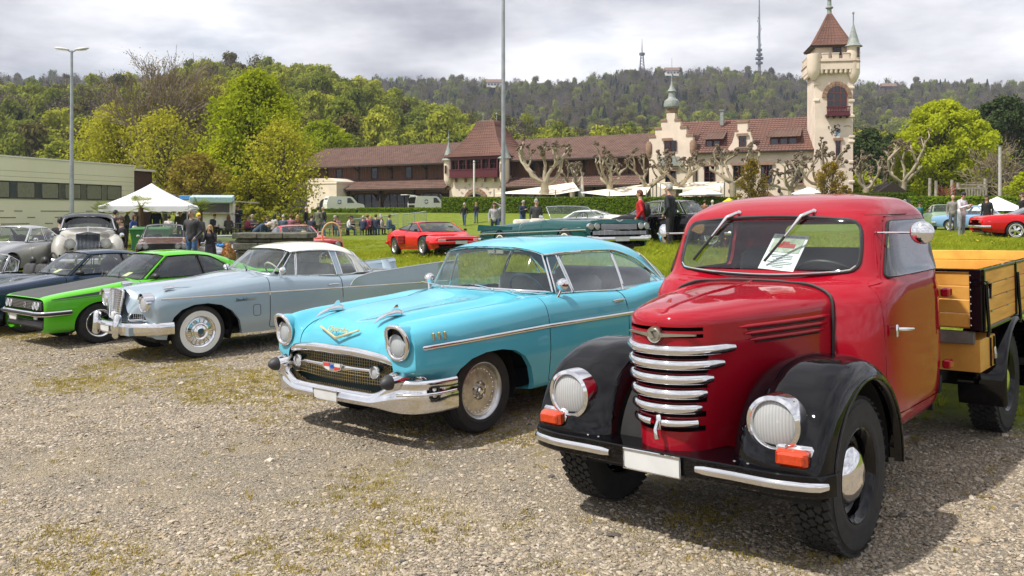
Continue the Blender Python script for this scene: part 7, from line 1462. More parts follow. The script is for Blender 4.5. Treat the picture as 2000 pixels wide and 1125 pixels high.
# ------------------------------------------------------------------ trees
bark=mat('grey_brown_bark',(.13,.105,.08),rough=.95,col2=(.07,.055,.042),vscale=3.,bump=.4,bscale=18)
pale_bark=mat('pale_twig_bark',(.25,.20,.15),rough=.95,col2=(.15,.115,.085),vscale=3.)
bark_p=mat('plane_tree_bark',(.40,.34,.24),rough=.9,col2=(.20,.165,.11),vscale=2.2,bump=.3,bscale=12)
def skeleton(r,h,spread,levels=4,nb=(5,4,4,3),lean=.35,first=.25,up=.5,thick=.16):
    """branches as (points, radii); returns list and the tips"""
    br,tips=[],[]
    def grow(p,d,L,rad,lv):
        n=4;pts=[p];rs=[rad];q=Vector(p);dd=d.copy()
        for i in range(n):
            dd=(dd+Vector((r.gauss(0,.12),r.gauss(0,.12),r.gauss(.04,.08)))).normalized();q=q+dd*(L/n);pts.append(q.copy());rs.append(rad*(1-.16*(i+1)))
        br.append((pts,rs,lv))
        if lv >= levels:tips.append((q,dd));return
        k=nb[min(lv,len(nb)-1)]
        for i in range(k):
            t=r.uniform(first if lv==0 else .25,1.);idx=min(n,int(t*n));base=pts[idx];a=r.uniform(0,6.28);o=dd.orthogonal().normalized();o.rotate(Matrix.Rotation(a,3,dd)) if False else None
            side=Matrix.Rotation(a,3,dd) @ o;nd=(dd*(1-lean)+side*spread+Vector((0,0,up*.4))).normalized();grow(base,nd,L*r.uniform(.5,.72),rs[idx]*.62,lv+1)
        tips.append((q,dd))
    grow(Vector((0,0,-.3)),Vector((0,0,1)),h*.55,h*thick*.12,0)
    return br,tips
def tree(name,x,y,h,label,leaf,n=7000,sz=.16,width=1.,seed=1,base=None,levels=3,crown0=.2,bk=None,group=None,twigs=False,cat='tree',nb=(9,5,4,3),spread=.75,clumps=70,egg=.45,loose=1.):
    """trunk, limbs reaching to every leaf clump, and a crown of single leaves; twigs: recursive bare branching instead"""
    r=random.Random(seed);rr=np.random.default_rng(seed);z=gz1(x,y) if base is None else base;T=empty(name,(x,y,z));tag(T,label,cat,group);g=G();cs=[]
    if twigs:
        br,tips=skeleton(r,h,spread*width,levels+1,nb,first=crown0);mx=max(p[-1].z for p,_,_ in br);k=h/max(mx,.1)
        for pts,rs,lv in br:g.tube([p*k for p in pts],[max(.02,q) for q in rs],7 if lv==0 else (5 if lv==1 else 3),cap=False)
        cs=[p*k for p,d in tips];cr=np.full(len(cs),h*.05)
    else:
        th=max(.05,h*.018);R0=h*.30*width;z0=h*crown0;tp=Vector((r.uniform(-.04,.04)*h,r.uniform(-.04,.04)*h,h*.86));g.tube([(0,0,-.3),(0,0,z0),tp*.55+Vector((0,0,z0*.3)),tp],[th*1.5,th*1.1,th*.7,th*.15],8,cap=False);cr=[]
        for i in range(clumps):
            t=(i+r.random())/clumps;t=t**.9;a=i*2.399+r.uniform(-.5,.5);rad=R0*(math.sin(math.pi*min(1,(t*(1-egg*.25)+.10))**(1.0 if egg>.4 else .7))**.7)*r.uniform(.45,1.08);c=Vector((math.cos(a)*rad,math.sin(a)*rad,z0+(h*.97-z0)*t));cs.append(c);cr.append(h*r.uniform(.055,.105)*(1.1 if t<.8 else .75))
            b0=Vector((0,0,z0*.8+(c.z-z0)*.55));b0.x=tp.x*b0.z/h;b0.y=tp.y*b0.z/h;m_=b0.lerp(c,.55)+Vector((0,0,-.02*h));g.tube([b0,m_,c],[th*.38,th*.22,.012],4,cap=False)
            for q in range(2):e=c+Vector((r.gauss(0,1),r.gauss(0,1),r.gauss(.3,1))).normalized()*cr[-1];g.tube([m_,c.lerp(e,.4),e],[th*.13,.012,.006],3,cap=False)
        cr=np.array(cr)
    g.build('trunk',bk or (pale_bark if twigs else bark),T,smooth=60)
    if n:
        P=np.array([tuple(p) for p in cs]);ii=rr.integers(0,len(P),n);off=rr.normal(0,1,(n,3));off /= np.linalg.norm(off,axis=1)[:,None];rad=cr[ii]*(rr.uniform(.05,1.2,n)**.6)*loose;c=P[ii]+off*rad[:,None]*np.array([1.1,1.1,.8]);V=np.zeros((n*4,3))
        nr=off+rr.normal(0,.8,(n,3))+np.array([0,0,.35]);nr /= np.linalg.norm(nr,axis=1)[:,None];a=np.cross(nr,rr.normal(0,1,(n,3)));a /= np.linalg.norm(a,axis=1)[:,None];b=np.cross(nr,a);s1=(sz*rr.uniform(.5,1.2,n))[:,None];s2=(sz*rr.uniform(.35,.8,n))[:,None]
        V[0::4]=c-a*s1;V[1::4]=c-b*s2;V[2::4]=c+a*s1;V[3::4]=c+b*s2
        me=bpy.data.meshes.new('crown');me.vertices.add(n*4);me.vertices.foreach_set('co',V.ravel());me.loops.add(n*4);me.loops.foreach_set('vertex_index',np.arange(n*4,dtype=np.int32));me.polygons.add(n);me.polygons.foreach_set('loop_start',np.arange(0,n*4,4,dtype=np.int32));me.polygons.foreach_set('loop_total',np.full(n,4,dtype=np.int32));me.materials.append(leaf);me.update();me.validate()
        o=bpy.data.objects.new('crown',me);COL.objects.link(o);o.parent=T
    return T
lf_b=leaf_mat('bright_spring_leaf',(.22,.28,.012),(.50,.54,.03),.45,nscale=.3);lf_y=leaf_mat('yellow_olive_leaf',(.23,.225,.018),(.50,.48,.05),.4,nscale=.3);lf_o=leaf_mat('olive_bud_leaf',(.19,.155,.03),(.40,.31,.06),.35,nscale=.3);lf_m=leaf_mat('copper_maple_leaf',(.12,.10,.012),(.36,.24,.025),.4,nscale=.6);lf_d=leaf_mat('dark_pine_needle',(.014,.03,.012),(.06,.085,.03),.15,nscale=.3)
def place(u,v,D):p=at(u,v,D);return p.x,p.y
def htop(v,D,x=None):return (YH-v)/FPX*D+HC
def trees():
    Lg='trees behind the beer garden'
    def tr(u,D,vtop,nm,lab,leaf,**k):x=X_(u,D);b=k.pop('base',None);b=gz1(x,D) if b is None else b;tree(nm,x,D,htop(vtop,D)-b,lab,leaf,base=b,**k)
    tr(232,84,205,'leafy_tree','rounded yellow-green tree behind the sports hall corner',lf_y,n=13000,sz=.15,seed=11,width=1.15,group=Lg,clumps=50,loose=1.6)
    tr(300,78,88,'bare_tree','tallest bare twiggy tree with fine upright branches',lf_o,n=2200,sz=.09,seed=22,twigs=True,levels=3,nb=(9,6,5,4),spread=.45,group=Lg)
    tr(352,82,108,'bare_tree','bare twiggy tree just right of the tallest one',lf_o,n=3200,sz=.09,seed=23,twigs=True,nb=(8,6,5,4),spread=.5,group=Lg)
    tr(395,84,132,'budding_tree','brownish budding tree left of the bright green one',lf_o,n=6500,sz=.10,seed=24,twigs=True,nb=(8,6,5,4),spread=.5,group=Lg)
    tr(322,70,215,'leafy_tree','yellowish half-leafed tree behind the white tent',lf_y,n=5200,sz=.13,seed=25,width=1.1,group=Lg,clumps=46,loose=1.9)
    tr(497,70,140,'leafy_tree','tall bright lime green tree left of the timber hall',lf_b,n=26000,sz=.16,seed=31,width=.95,group=Lg,crown0=.12,clumps=80,loose=1.25)
    tr(440,68,270,'leafy_tree','lower bright green tree behind the food trailer',lf_b,n=11000,sz=.13,seed=32,width=1.0,group=Lg)
    tr(552,62,238,'leafy_tree','olive-yellow tree with dark limbs at the end of the timber hall',lf_y,n=5600,sz=.12,seed=33,width=1.05,group=Lg,crown0=.22,clumps=44,loose=1.9)
    tr(385,62,300,'leafy_tree','low olive bush-like tree above the white tent',lf_o,n=5500,sz=.12,seed=35,width=1.4,group=Lg,loose=1.4)
    tr(490,60,335,'leafy_tree','low green bushy tree behind the man in the cap',lf_y,n=7000,sz=.11,seed=36,width=1.4,group=Lg)
    tr(630,128,235,'leafy_tree','round green tree rising behind the left end of the hall roof',lf_b,n=16000,sz=.22,seed=37,width=1.3)
    tr(1838,84,196,'leafy_tree','large bright green tree behind the playground',lf_b,n=30000,sz=.17,seed=41,width=1.55,crown0=.10,clumps=120)
    tr(1962,100,190,'pine_tree','dark broad pine behind the grey pole',lf_d,n=24000,sz=.20,seed=42,width=1.3,clumps=110)
    tr(1700,104,250,'conifer','dark conifer just right of the watchtower',lf_d,n=12000,sz=.20,seed=43,width=.9);tr(1745,110,262,'conifer','second dark conifer between the watchtower and bright tree',lf_d,n=12000,sz=.20,seed=44,width=.9)
    tr(1688,92,335,'leafy_bush','green bush at the foot of the watchtower',lf_b,n=7000,sz=.14,seed=47,width=1.5)
    tr(1968,74,268,'bare_bush','brown leafless bush at the right edge',lf_o,n=1800,sz=.08,seed=45,twigs=True,width=1.2,nb=(10,6,5,4),crown0=.05);tr(2000,66,335,'leafy_bush','bright green bush at the far right edge',lf_b,n=4500,sz=.10,seed=46,width=1.0)
    tr(1470,66,310,'small_maple','small copper-green maple in front of the manor',lf_m,n=5200,sz=.075,seed=51,width=.62,crown0=.12,clumps=50);tr(1622,74,315,'small_maple','small orange-green maple at the foot of the watchtower',lf_m,n=3600,sz=.08,seed=52,width=.9,crown0=.35,clumps=40);tr(1652,72,362,'small_maple','low reddish maple bush beside the watchtower',lf_m,n=2600,sz=.08,seed=53,width=1.3,crown0=.05,clumps=30)
    for i,(u,v,D,w_,lab) in enumerate(((500,403,57,1.6,'yellow-green shrub behind the standing man in navy'),(545,402,58,1.5,'yellow-green shrub in the middle of the border'),(585,406,60,1.4,'yellow-green shrub left of the standing group'),(470,408,56,1.2,'yellow-green shrub nearest the food trailer'))):
        x=X_(u,D);b=gz1(x,D);tree('border_shrub',x,D,htop(v,D)-b,lab,leaf_mat('shrub_leaf_%d'%i,(.20,.22,.02),(.45,.44,.06),.4,nscale=.6),n=4000,sz=.075,seed=60+i,width=2.6,crown0=.05,clumps=40,base=b,cat='shrub',group='shrubs in the border')
# pollarded planes: stout trunk, crooked limbs ending in knobbly fists
def plane_tree(u,D,vtop,seed,lab,w_=1.):
    r=random.Random(seed);x=X_(u,D);b=gz1(x,D);H_=htop(vtop,D)-b;T=empty('pollarded_plane',(x,D,b));tag(T,lab,'tree','pollarded plane trees on the terrace');g=G();kn=G()
    def fist(p,s):
        for _ in range(9):o=Vector((r.gauss(0,1),r.gauss(0,1),r.gauss(.3,1))).normalized();kn.ball(p+o*s*.7,s*r.uniform(.3,.55),5)
    def limb(p,d,L,rad,lv):
        n=6;pts=[p];rs=[rad];q=p.copy()
        for i in range(n):
            d=(d+Vector((r.gauss(0,.28),r.gauss(0,.28),r.gauss(.14,.2)))).normalized();q=q+d*L/n;pts.append(q.copy());rs.append(rad*(1-.07*(i+1))*r.uniform(.9,1.12))
        g.tube(pts,rs,8,cap=True)
        if lv >= 2:fist(q,rad*2.0+.07);return
        for i in range(r.choice((2,2,3))):
            a=r.uniform(0,6.28);nd=(d*.45+Vector((math.cos(a),math.sin(a),r.uniform(.1,.9)))).normalized();limb(pts[r.choice((4,5,6))],nd,L*r.uniform(.42,.68),rad*.66,lv+1)
        if r.random()<.5:fist(pts[3]+Vector((0,0,rad)),rad*.9)
    th=H_*.42;g.tube([(0,0,-.3),(0,0,th*.4),(r.uniform(-.15,.15),0,th)],[.36*w_,.27*w_,.29*w_],12,cap=False)
    for i in range(5):
        a=i*6.28/5+r.uniform(-.4,.4);limb(Vector((0,0,th-.15)),Vector((math.cos(a),math.sin(a)*.8,r.uniform(.15,.7))).normalized(),H_*.36*w_,.155*w_,0)
    tr_=g.build('trunk',bark_p,T,smooth=60);kn.build('knuckles',mat('knobbly_bark',(.17,.125,.08),rough=.95,var=.3,vscale=6),T,smooth=60)
trees()
for i,(u,D,v,w_,lab) in enumerate(((1066,78,276,1.25,'thick pollarded plane tree right of the tall pole'),(1118,86,290,.9,'pollarded plane behind the thick one near the tall pole'),(1191,79,278,1.0,'pollarded plane before the right half of the timber hall'),(1266,80,290,1.0,'pollarded plane at the corner between hall and manor'),(1325,79,284,1.0,'pollarded plane before the stepped gable'),(1432,80,274,1.1,'pollarded plane left of the small copper maple'),(1546,79,300,1.0,'pollarded plane right of the small copper maple'),(1602,77,276,1.0,'pollarded plane directly before the watchtower foot'),(1692,78,300,1.05,'pollarded plane just right of the watchtower'),(1762,80,270,1.15,'rightmost pollarded plane near the playground'))):plane_tree(u,D,v,200+i*7,lab,w_)
# clipped hedges
hedge_m=leaf_mat('clipped_hedge_leaf',(.045,.085,.008),(.17,.25,.02),.3,nscale=.7)
def hedge(u0,D0,u1,D1,vt,vb,label,th=1.2,n=9000):
    a=at(u0,vt,D0);b=at(u1,vt,D1);z0=a.z;z1=b.z;zb0=min(at(u0,vb,D0).z,gz1(a.x,a.y));zb1=min(at(u1,vb,D1).z,gz1(b.x,b.y));T=empty('hedge',(0,0,0));tag(T,label,'hedge');d=(b-a);d.z=0;L=d.length;d.normalize();nrm=Vector((-d.y,d.x,0))
    g=G();A=a-nrm*th*0;vs=[]
    for f,zz,zb_ in ((0,z0,zb0),(1,z1,zb1)):
        p=a.lerp(b,f)
        for o in (0.04,th-.04):vs += [(p.x+nrm.x*o,p.y+nrm.y*o,zb_),(p.x+nrm.x*o,p.y+nrm.y*o,zz-.05)]
    g.add(vs,[(0,1,5,4),(2,6,7,3),(1,3,7,5),(0,2,3,1),(4,5,7,6)]);g.build('hedge_core',mat('hedge_core',(.02,.04,.006),rough=1.),T)
    rr=np.random.default_rng(int(u0));f=rr.uniform(0,1,n);face=rr.uniform(0,1,n);hh=rr.uniform(0,1,n);pr=(face<.62);back=face>.92;P=np.array(a)[None]*(1-f[:,None])+np.array(b)[None]*f[:,None];zt=z0*(1-f)+z1*f;zb_=zb0*(1-f)+zb1*f;off=np.where(pr,rr.normal(0,.03,n),np.where(back,th+rr.normal(0,.03,n),hh*th));P[:,0] += nrm.x*off;P[:,1] += nrm.y*off;P[:,2]=np.where(pr | back,zb_+(zt-zb_)*hh,zt+rr.normal(0,.035,n));c=P;nr=rr.normal(0,.6,(n,3))+np.where(pr[:,None],-np.array(nrm)[None],np.array([0,0,1.])[None]);nr /= np.linalg.norm(nr,axis=1)[:,None];q=np.cross(nr,rr.normal(0,1,(n,3)));q /= np.linalg.norm(q,axis=1)[:,None];b2=np.cross(nr,q);s=(rr.uniform(.05,.11,n))[:,None];V=np.zeros((n*4,3));V[0::4]=c-q*s;V[1::4]=c-b2*s*.7;V[2::4]=c+q*s;V[3::4]=c+b2*s*.7
    g=G();g.v=[tuple(p) for p in V];g.f=[(4*i,4*i+1,4*i+2,4*i+3) for i in range(n)];g.m=[0]*n;g.build('hedge_leaves',hedge_m,T,smooth=0)
hedge(862,77,1440,73,386,420,'long clipped green hedge along the top of the lawn',n=16000)
hedge(700,79,872,78.2,407,424,'low clipped hedge behind the metal railing',n=6000)
hedge(608,80,695,79.2,409,424,'short low hedge beside the white van',n=3000)
hedge(1780,60,2060,58,385,398,'low hedge in front of the playground',n=7000)
hedge(1655,72,1790,71,378,395,'low hedge right of the watchtower foot',n=4000)
# ------------------------------------------------------------------ people
skin=mat('skin',(.50,.30,.21),rough=.55,var=.06);VOX=.015
def cloth(name,c,v=.25):return mat('cloth_'+name,c,rough=.85,var=v,vscale=7,bump=.5,bscale=9)
def hairm(name,c):return mat('hair_'+name,c,rough=.6,var=.3,vscale=30)
HAIR=dict(brown=hairm('brown',(.07,.04,.022)),black=hairm('black',(.012,.011,.012)),grey=hairm('grey',(.40,.38,.36)),blond=hairm('blond',(.50,.32,.12)),red=hairm('auburn',(.16,.05,.022)),white=hairm('white',(.62,.60,.56)),none=skin)
eyem=mat('eye_dark',(.02,.015,.012),rough=.3)
def body(pose,bulk=1.,coat=0.,hair='short',bend=0.,seed=0):
    """joint layout in metres for a 1.75 m person facing -y; returns primitives (kind, p0, p1, r0, r1, slot)"""
    V=Vector;sit=pose=='sit';dz=-.47 if sit else 0.;P=[]
    def cap(a,b,r0,r1,m):P.append((V(a),V(b),r0,r1,m))
    lean_={'lean':55,'sit':8}.get(pose,2);M=Matrix.Rotation(R(lean_),3,'X');hip0=V((0,0,.94+dz))
    def up(p):return hip0+M @ (V(p)-V((0,0,.94)))
    def upz(p):q=up(p);return q
    # trunk
    cap(up((0,0,.93)),up((0,.005,1.10)),.135*bulk,.125*bulk,2);cap(up((0,0,1.08)),up((0,.0,1.30)),.13*bulk,.135*bulk,2);cap(up((-.10,.0,1.34)),up((.10,.0,1.34)),.105*bulk,.105*bulk,2);cap(up((-.06,0,1.05)),up((-.08,0,1.33)),.10*bulk,.11*bulk,2);cap(up((.06,0,1.05)),up((.08,0,1.33)),.10*bulk,.11*bulk,2);cap(up((-.16,.0,1.40)),up((.16,.0,1.40)),.062,.062,2)
    cap(up((-.05,0,.95)),up((-.06,0,1.06)),.11*bulk,.11*bulk,2);cap(up((.05,0,.95)),up((.06,0,1.06)),.11*bulk,.11*bulk,2)
    if coat:[cap(up((x,.0,1.0)),up((x*1.25,.01,.95-coat)),.125*bulk,.15*bulk,2) for x in (-.07,0,.07)]
    # head
    hd={'lean':(0,-.10,1.58),'phone':(0,-.05,1.62),'photo':(0,-.03,1.62)}.get(pose,(0,-.02,1.635));nk=up((0,.0,1.44));H=up(hd);cap(nk,nk.lerp(H,.5),.062,.055,0)
    f=(Matrix.Rotation(R({'lean':40,'phone':22}.get(pose,0)+lean_*(pose=='lean')*.3),3,'X'))
    def hp(p):return H+f @ V(p)
    cap(hp((0,.012,.02)),hp((0,.012,.045)),.086,.083,0);cap(hp((0,-.028,-.02)),hp((0,-.03,-.065)),.062,.048,0);cap(hp((0,-.095,.0)),hp((0,-.105,-.022)),.012,.016,0)
    for s in (-1,1):cap(hp((s*.085,.01,.0)),hp((s*.088,.012,-.025)),.018,.014,0);cap(hp((s*.032,-.083,.018)),hp((s*.034,-.083,.018)),.0135,.0135,5)
    cap(hp((-.018,-.088,-.052)),hp((.018,-.088,-.052)),.008,.008,6)
    if hair != 'bald':
        cap(hp((0,.022,.055)),hp((0,.03,.03)),.090,.094,1);cap(hp((0,-.02,.075)),hp((0,.0,.075)),.072,.082,1)
        if hair=='long':[cap(hp((s*.06,.03,.02)),hp((s*.075,.03,-.17)),.05,.04,1) for s in (-1,1)];cap(hp((0,.06,.02)),hp((0,.07,-.20)),.07,.05,1)
        if hair=='tail':cap(hp((0,.10,.02)),hp((0,.14,-.16)),.035,.025,1)
    if hair=='cap':cap(hp((0,-.05,.085)),hp((0,-.15,.075)),.045,.03,1)
    # legs
    for s in (-1,1):
        hip=V((s*.085,0,.92+dz))
        if sit:kn=V((s*.10,-.42,.50));an=V((s*.10,-.40,.09))
        elif pose=='walk':kn=V((s*.09,-.14 if s>0 else .05,.50));an=V((s*.09,-.16 if s>0 else .28,.085 if s>0 else .11))
        else:kn=V((s*.105,-.015,.50));an=V((s*.115,.015,.085))
        cap(hip,kn,.098*bulk**.5,.064,3);cap(kn,an,.062,.046,3);cap(an+V((0,.0,.0)),an+V((0,.0,-.02)),.044,.042,3);cap(an+V((0,.03,-.035)),an+V((s*.02,-.13,-.045)),.042,.036,4)
    # arms
    sh={s:up((s*.19*bulk**.4,.0,1.385)) for s in (-1,1)}
    for s in (-1,1):
        if pose=='pocket':el,wr=up((s*.30,.06,1.12)),up((s*.19,-.10,.93))
        elif pose in ('phone','photo'):el,wr=up((s*.23,-.10,1.14)),(up((s*.07,-.33,1.24)) if pose=='phone' else up((s*.07,-.22,1.56)))
        elif pose=='handhead' and s>0:el,wr=up((s*.40,.02,1.55)),up((s*.12,-.02,1.72))
        elif pose=='sit':el,wr=up((s*.25,-.08,1.14)),up((s*.12,-.34,1.12))
        elif pose=='lean':el,wr=up((s*.22,-.22,1.20)),up((s*.15,-.44,1.24))
        elif pose=='walk':el,wr=up((s*.25,.06*s,1.12)),up((s*.26,.10*s-.10,.90))
        else:el,wr=up((s*.25,.03,1.12)),up((s*.25,-.04,.88))
        cap(sh[s],el,.062,.048,2);cap(el,wr,.047,.036,2);d=(wr-el).normalized();hnd=wr+d*.045;cap(wr,wr+d*.07,.032,.034,0);o=d.orthogonal().normalized();o=Vector((0,1,0))-d*d.y;o=o.normalized() if o.length>.1 else d.orthogonal().normalized()
        for k,L in ((-1.5,.055),(-.5,.07),(.5,.075),(1.5,.065)):b=wr+d*.08+o*k*.018;e=b+d*L+Vector((-s*.02,0,0));cap(b,e,.0105,.009,0)
        tb=wr+d*.03-o*.03;cap(tb,tb-o*.022+d*.045,.012,.010,0)
    return P
BCACHE={}
def body_mesh(key):
    if key in BCACHE:return BCACHE[key]
    P=body(*key);g=G()
    for a,b,r0,r1,m in P:
        d=b-a;L=max(d.length,1e-4);d=d/L if d.length>1e-6 else Vector((0,0,1));q=d.to_track_quat('Z','Y').to_matrix();n=10 if max(r0,r1)>.03 else 7;prof=[(r0*math.sin(t),-r0*math.cos(t)) for t in np.linspace(.0,math.pi/2,4)]+[(r1*math.cos(t),L+r1*math.sin(t)) for t in np.linspace(0,math.pi/2,4)]
        g.lathe(prof,n,a,'z',q)
    me=bpy.data.meshes.new('person');me.from_pydata(g.v,[],g.f);o=bpy.data.objects.new('tmp',me);COL.objects.link(o);md=o.modifiers.new('r','REMESH');md.mode='VOXEL';md.voxel_size=VOX;md2=o.modifiers.new('s','SMOOTH');md2.iterations=3;md2.factor=.5
    dg=bpy.context.evaluated_depsgraph_get();m2=bpy.data.meshes.new_from_object(o.evaluated_get(dg));bpy.data.objects.remove(o);m2.name='person'
    nf=len(m2.polygons);C=np.zeros(nf*3);m2.polygons.foreach_get('center',C);C=C.reshape(-1,3);best=np.full(nf,9.);idx=np.zeros(nf,np.int32)
    for a,b,r0,r1,m in P:
        A,B=np.array(a),np.array(b);d=B-A;t=np.clip(((C-A) @ d)/max(d @ d,1e-9),0,1);e=np.linalg.norm(C-(A+t[:,None]*d),axis=1)-(r0+(r1-r0)*t);e=e-(.004 if m in (1,5,6) else 0);k=e<best;best[k]=e[k];idx[k]=m
    for _ in range(7):m2.materials.append(skin)
    m2.polygons.foreach_set('material_index',idx);m2.polygons.foreach_set('use_smooth',np.ones(nf,bool));BCACHE[key]=m2;return m2
lipm=mat('lips',(.42,.17,.14),rough=.5)
def person(u,D,pose,top,legs,hair,label,face=0.,h=1.75,hs='short',bulk=1.,coat=0.,shoes=(.03,.03,.03),z=None,group='visitors',dx=0.,seat=0.):
    """face: degrees turned from looking at the camera, positive towards picture right"""
    x=X_(u,D)+dx;zz=(gz1(x,D) if z is None else z)+seat;me=body_mesh((pose,bulk,coat,hs));o=bpy.data.objects.new('person',me);COL.objects.link(o);k=h/1.75;o.scale=(k,k,k);o.location=(x,D,zz);o.rotation_euler=(0,0,math.atan2(-x,D)+R(face));tag(o,label,'person',group)
    cm=lambda c:cloth('%02d%02d%02d'%tuple(int(q*99) for q in c),c);ms=[skin,HAIR[hair] if isinstance(hair,str) else cm(hair),cm(top),cm(legs),cm(shoes),eyem,lipm]
    for i,m in enumerate(ms):o.material_slots[i].link='OBJECT';o.material_slots[i].material=m
    return o
NV,BK,GY,JN,WH,RD,OL=(.02,.03,.06),(.012,.012,.014),(.12,.12,.13),(.05,.10,.22),(.70,.70,.72),(.50,.015,.02),(.10,.11,.06)
def people():
    person(375,27.4,'pocket',(.05,.05,.055),(.07,.15,.32),'grey','grey-haired man in dark jacket and blue jeans beside the brown saloon',-35,1.86,bulk=1.05)
    person(411,26.8,'photo',(.022,.022,.035),JN,'blond','girl in dark coat holding something to her face beside the jeans man',-15,1.36,'long',coat=.30)
    person(387,33,'stand',GY,(.04,.04,.05),(.75,.60,.05),'man in yellow cap behind the man in blue jeans',20,1.76,'cap')
    person(500,36,'lean',(.03,.06,.11),NV,(.62,.55,.48),'man in pale cap and blue jacket bending over the stone trough',60,1.8,'cap',bulk=1.12)
    person(465,52,'phone',(.015,.02,.035),(.03,.07,.15),'brown','man in navy sweater standing above the beer tables',-10,1.84)
    person(597,54,'stand',BK,BK,'none','bald man in black standing by the seated guests',70,1.8,'bald',bulk=1.05)
    person(621,51.5,'stand',(.13,.14,.09),JN,'black','person in long olive green coat seen from behind',150,1.78,coat=.25,bulk=1.08);person(632,53.5,'stand',BK,JN,'none','bald man in black behind the olive coat',-60,1.8,'bald')
    person(239,25.6,'walk',BK,(.02,.02,.025),'brown','man in black puffer jacket right of the vintage limousine',-75,1.8,bulk=1.1)
    person(118,27.5,'walk',BK,(.025,.025,.03),'black','man in black T-shirt and cap walking left of the limousine',170,1.82,bulk=1.08)
    person(92,26.6,'stand',(.15,.15,.16),(.45,.10,.22),'red','girl in grey dress and pink leggings by the silver coupe',165,1.45,'tail',coat=.18);person(77,27.6,'stand',NV,JN,'blond','small fair-haired child in navy by the silver coupe',150,1.36)
    tg='people under the white tent'
    for u,D,p,t,l,hr,lab,f,h,hs in ((224,40,'stand',BK,BK,'black','person in black leather left of the tent',120,1.8,'short'),(247,42,'phone',(.09,.09,.10),BK,'brown','man in grey hoodie left of the palm pot',100,1.8,'short'),(261,40,'stand',(.03,.07,.28),JN,'brown','woman in royal blue coat with pale tote bag',60,1.62,'long'),(271,43,'stand',(.10,.07,.05),BK,'black','woman in brown beside the palm trunk',-40,1.7,'long'),(305,44,'stand',(.02,.04,.12),NV,'brown','man in navy vest with red sleeves under the tent',160,1.8,'short'),(330,41,'stand',(.62,.60,.56),NV,'black','person in white hooded jacket seen from behind near the green bin',175,1.55,'short'),(352,43,'stand',(.06,.05,.05),BK,'black','person in dark coat and sunglasses by the trailer',-10,1.7,'short'),(364,45,'stand',GY,BK,'brown','man in grey half hidden by the jeans man',-30,1.75,'short')):person(u,D,p,t,l,hr,lab,f,h,hs,group=tg)
    # seated guests on the benches
    sg='guests seated at the beer tables';r=random.Random(9)
    cols=[NV,BK,WH,(.06,.05,.05),(.03,.04,.10),(.35,.05,.10),(.10,.10,.12),(.02,.03,.07),(.45,.44,.42),(.05,.09,.14),(.30,.12,.16),(.16,.06,.04)]
    names=['navy','black','white','dark brown','dark blue','raspberry','charcoal','midnight blue','pale grey','slate blue','dusky pink','rust']
    hs_=['brown','black','grey','red','blond','brown','grey']
    SEATS=((418,50.2,20),(430,52,150),(437,50.4,-160),(446,50,170),(456,52,-30),(481,51,60),(492,53,10),(523,50,-20),(534,52,130),(552,50,160),(567,51.5,175),(580,53,20),(607,50.5,150),(651,54,70),(680,55.2,90),(690,56,-60),(708,54.6,160),(716,54.8,150),(724,56.4,10),(733,55,165),(747,56,-90),(758,55.5,120),(660,56,-30),(741,57,40));od=sorted(range(len(SEATS)),key=lambda k:SEATS[k][0]);rk={k:n for n,k in enumerate(od)}
    for i,(u,D,f) in enumerate(SEATS):
        c=i%12;gl=('facing the camera' if abs(f)<60 else ('seen from behind' if abs(f)>120 else 'seen from the side'));person(u,D,'sit',cols[c],r.choice((JN,BK,NV)),hs_[i%7],'seated guest in %s, %s from left at the beer tables, %s'%(names[c],('first','second','third','fourth','fifth','sixth','seventh','eighth','ninth','tenth','eleventh','twelfth','thirteenth','fourteenth','fifteenth','sixteenth','seventeenth','eighteenth','nineteenth','twentieth','twenty-first','twenty-second','twenty-third','twenty-fourth')[rk[i]],gl),f,r.uniform(1.65,1.82),r.choice(('short','short','long')),group=sg)
    person(907,70,'walk',BK,JN,'white','white-haired man in dark fleece walking on the lawn',-12,1.8);person(930,71,'stand',BK,JN,'blond','fair-haired woman in black beside the white-haired man',-30,1.66,'long')
    person(965,43,'handhead',(.42,.42,.45),NV,'brown','woman in pale top with backpack, hand raised to her head',5,1.72,'long');person(977,46,'stand',GY,JN,'brown','person hidden behind the tall grey pole',0,1.7)
    person(1021,50,'phone',(.02,.03,.07),JN,'grey','man in navy sweater looking at his phone behind the convertible',30,1.78,bulk=1.1);person(1047,37,'stand',(.05,.05,.055),BK,'grey','bearded man with glasses and dark vest behind the convertible',10,1.74,bulk=1.12)
    person(1252,26.3,'pocket',(.55,.012,.02),(.04,.06,.12),'red','auburn-haired woman in bright red jacket with black backpack',-95,1.70,bulk=1.08);person(1309,26.0,'pocket',(.02,.022,.026),(.025,.026,.03),'grey','tall grey-haired man in black puffer jacket',-110,1.86,bulk=1.15)
    hg='people in front of the clipped hedge'
    person(1350,60,'stand',(.10,.10,.11),BK,'brown','person in grey seen above the black saloon',160,1.78,group=hg);person(1376,58,'stand',(.22,.09,.04),BK,'brown','person in rust brown jacket beside the blue jacket',165,1.82,group=hg);person(1391,57.5,'stand',(.06,.16,.42),BK,'white','white-haired person in bright blue jacket',150,1.8,group=hg)
    person(1072,79.5,'stand',BK,BK,'brown','person in black on the terrace beside the thick plane tree',10,1.75);person(1548,74,'phone',BK,BK,'brown','person in black photographing from the terrace',5,1.78)
    person(1768,56,'photo',(.03,.05,.14),BK,'grey','person in blue jacket and pale cap above the truck roof',-30,1.8,'cap');person(1796,58,'stand',(.03,.20,.22),BK,'black','person in teal mostly hidden by the truck roof',20,1.6)
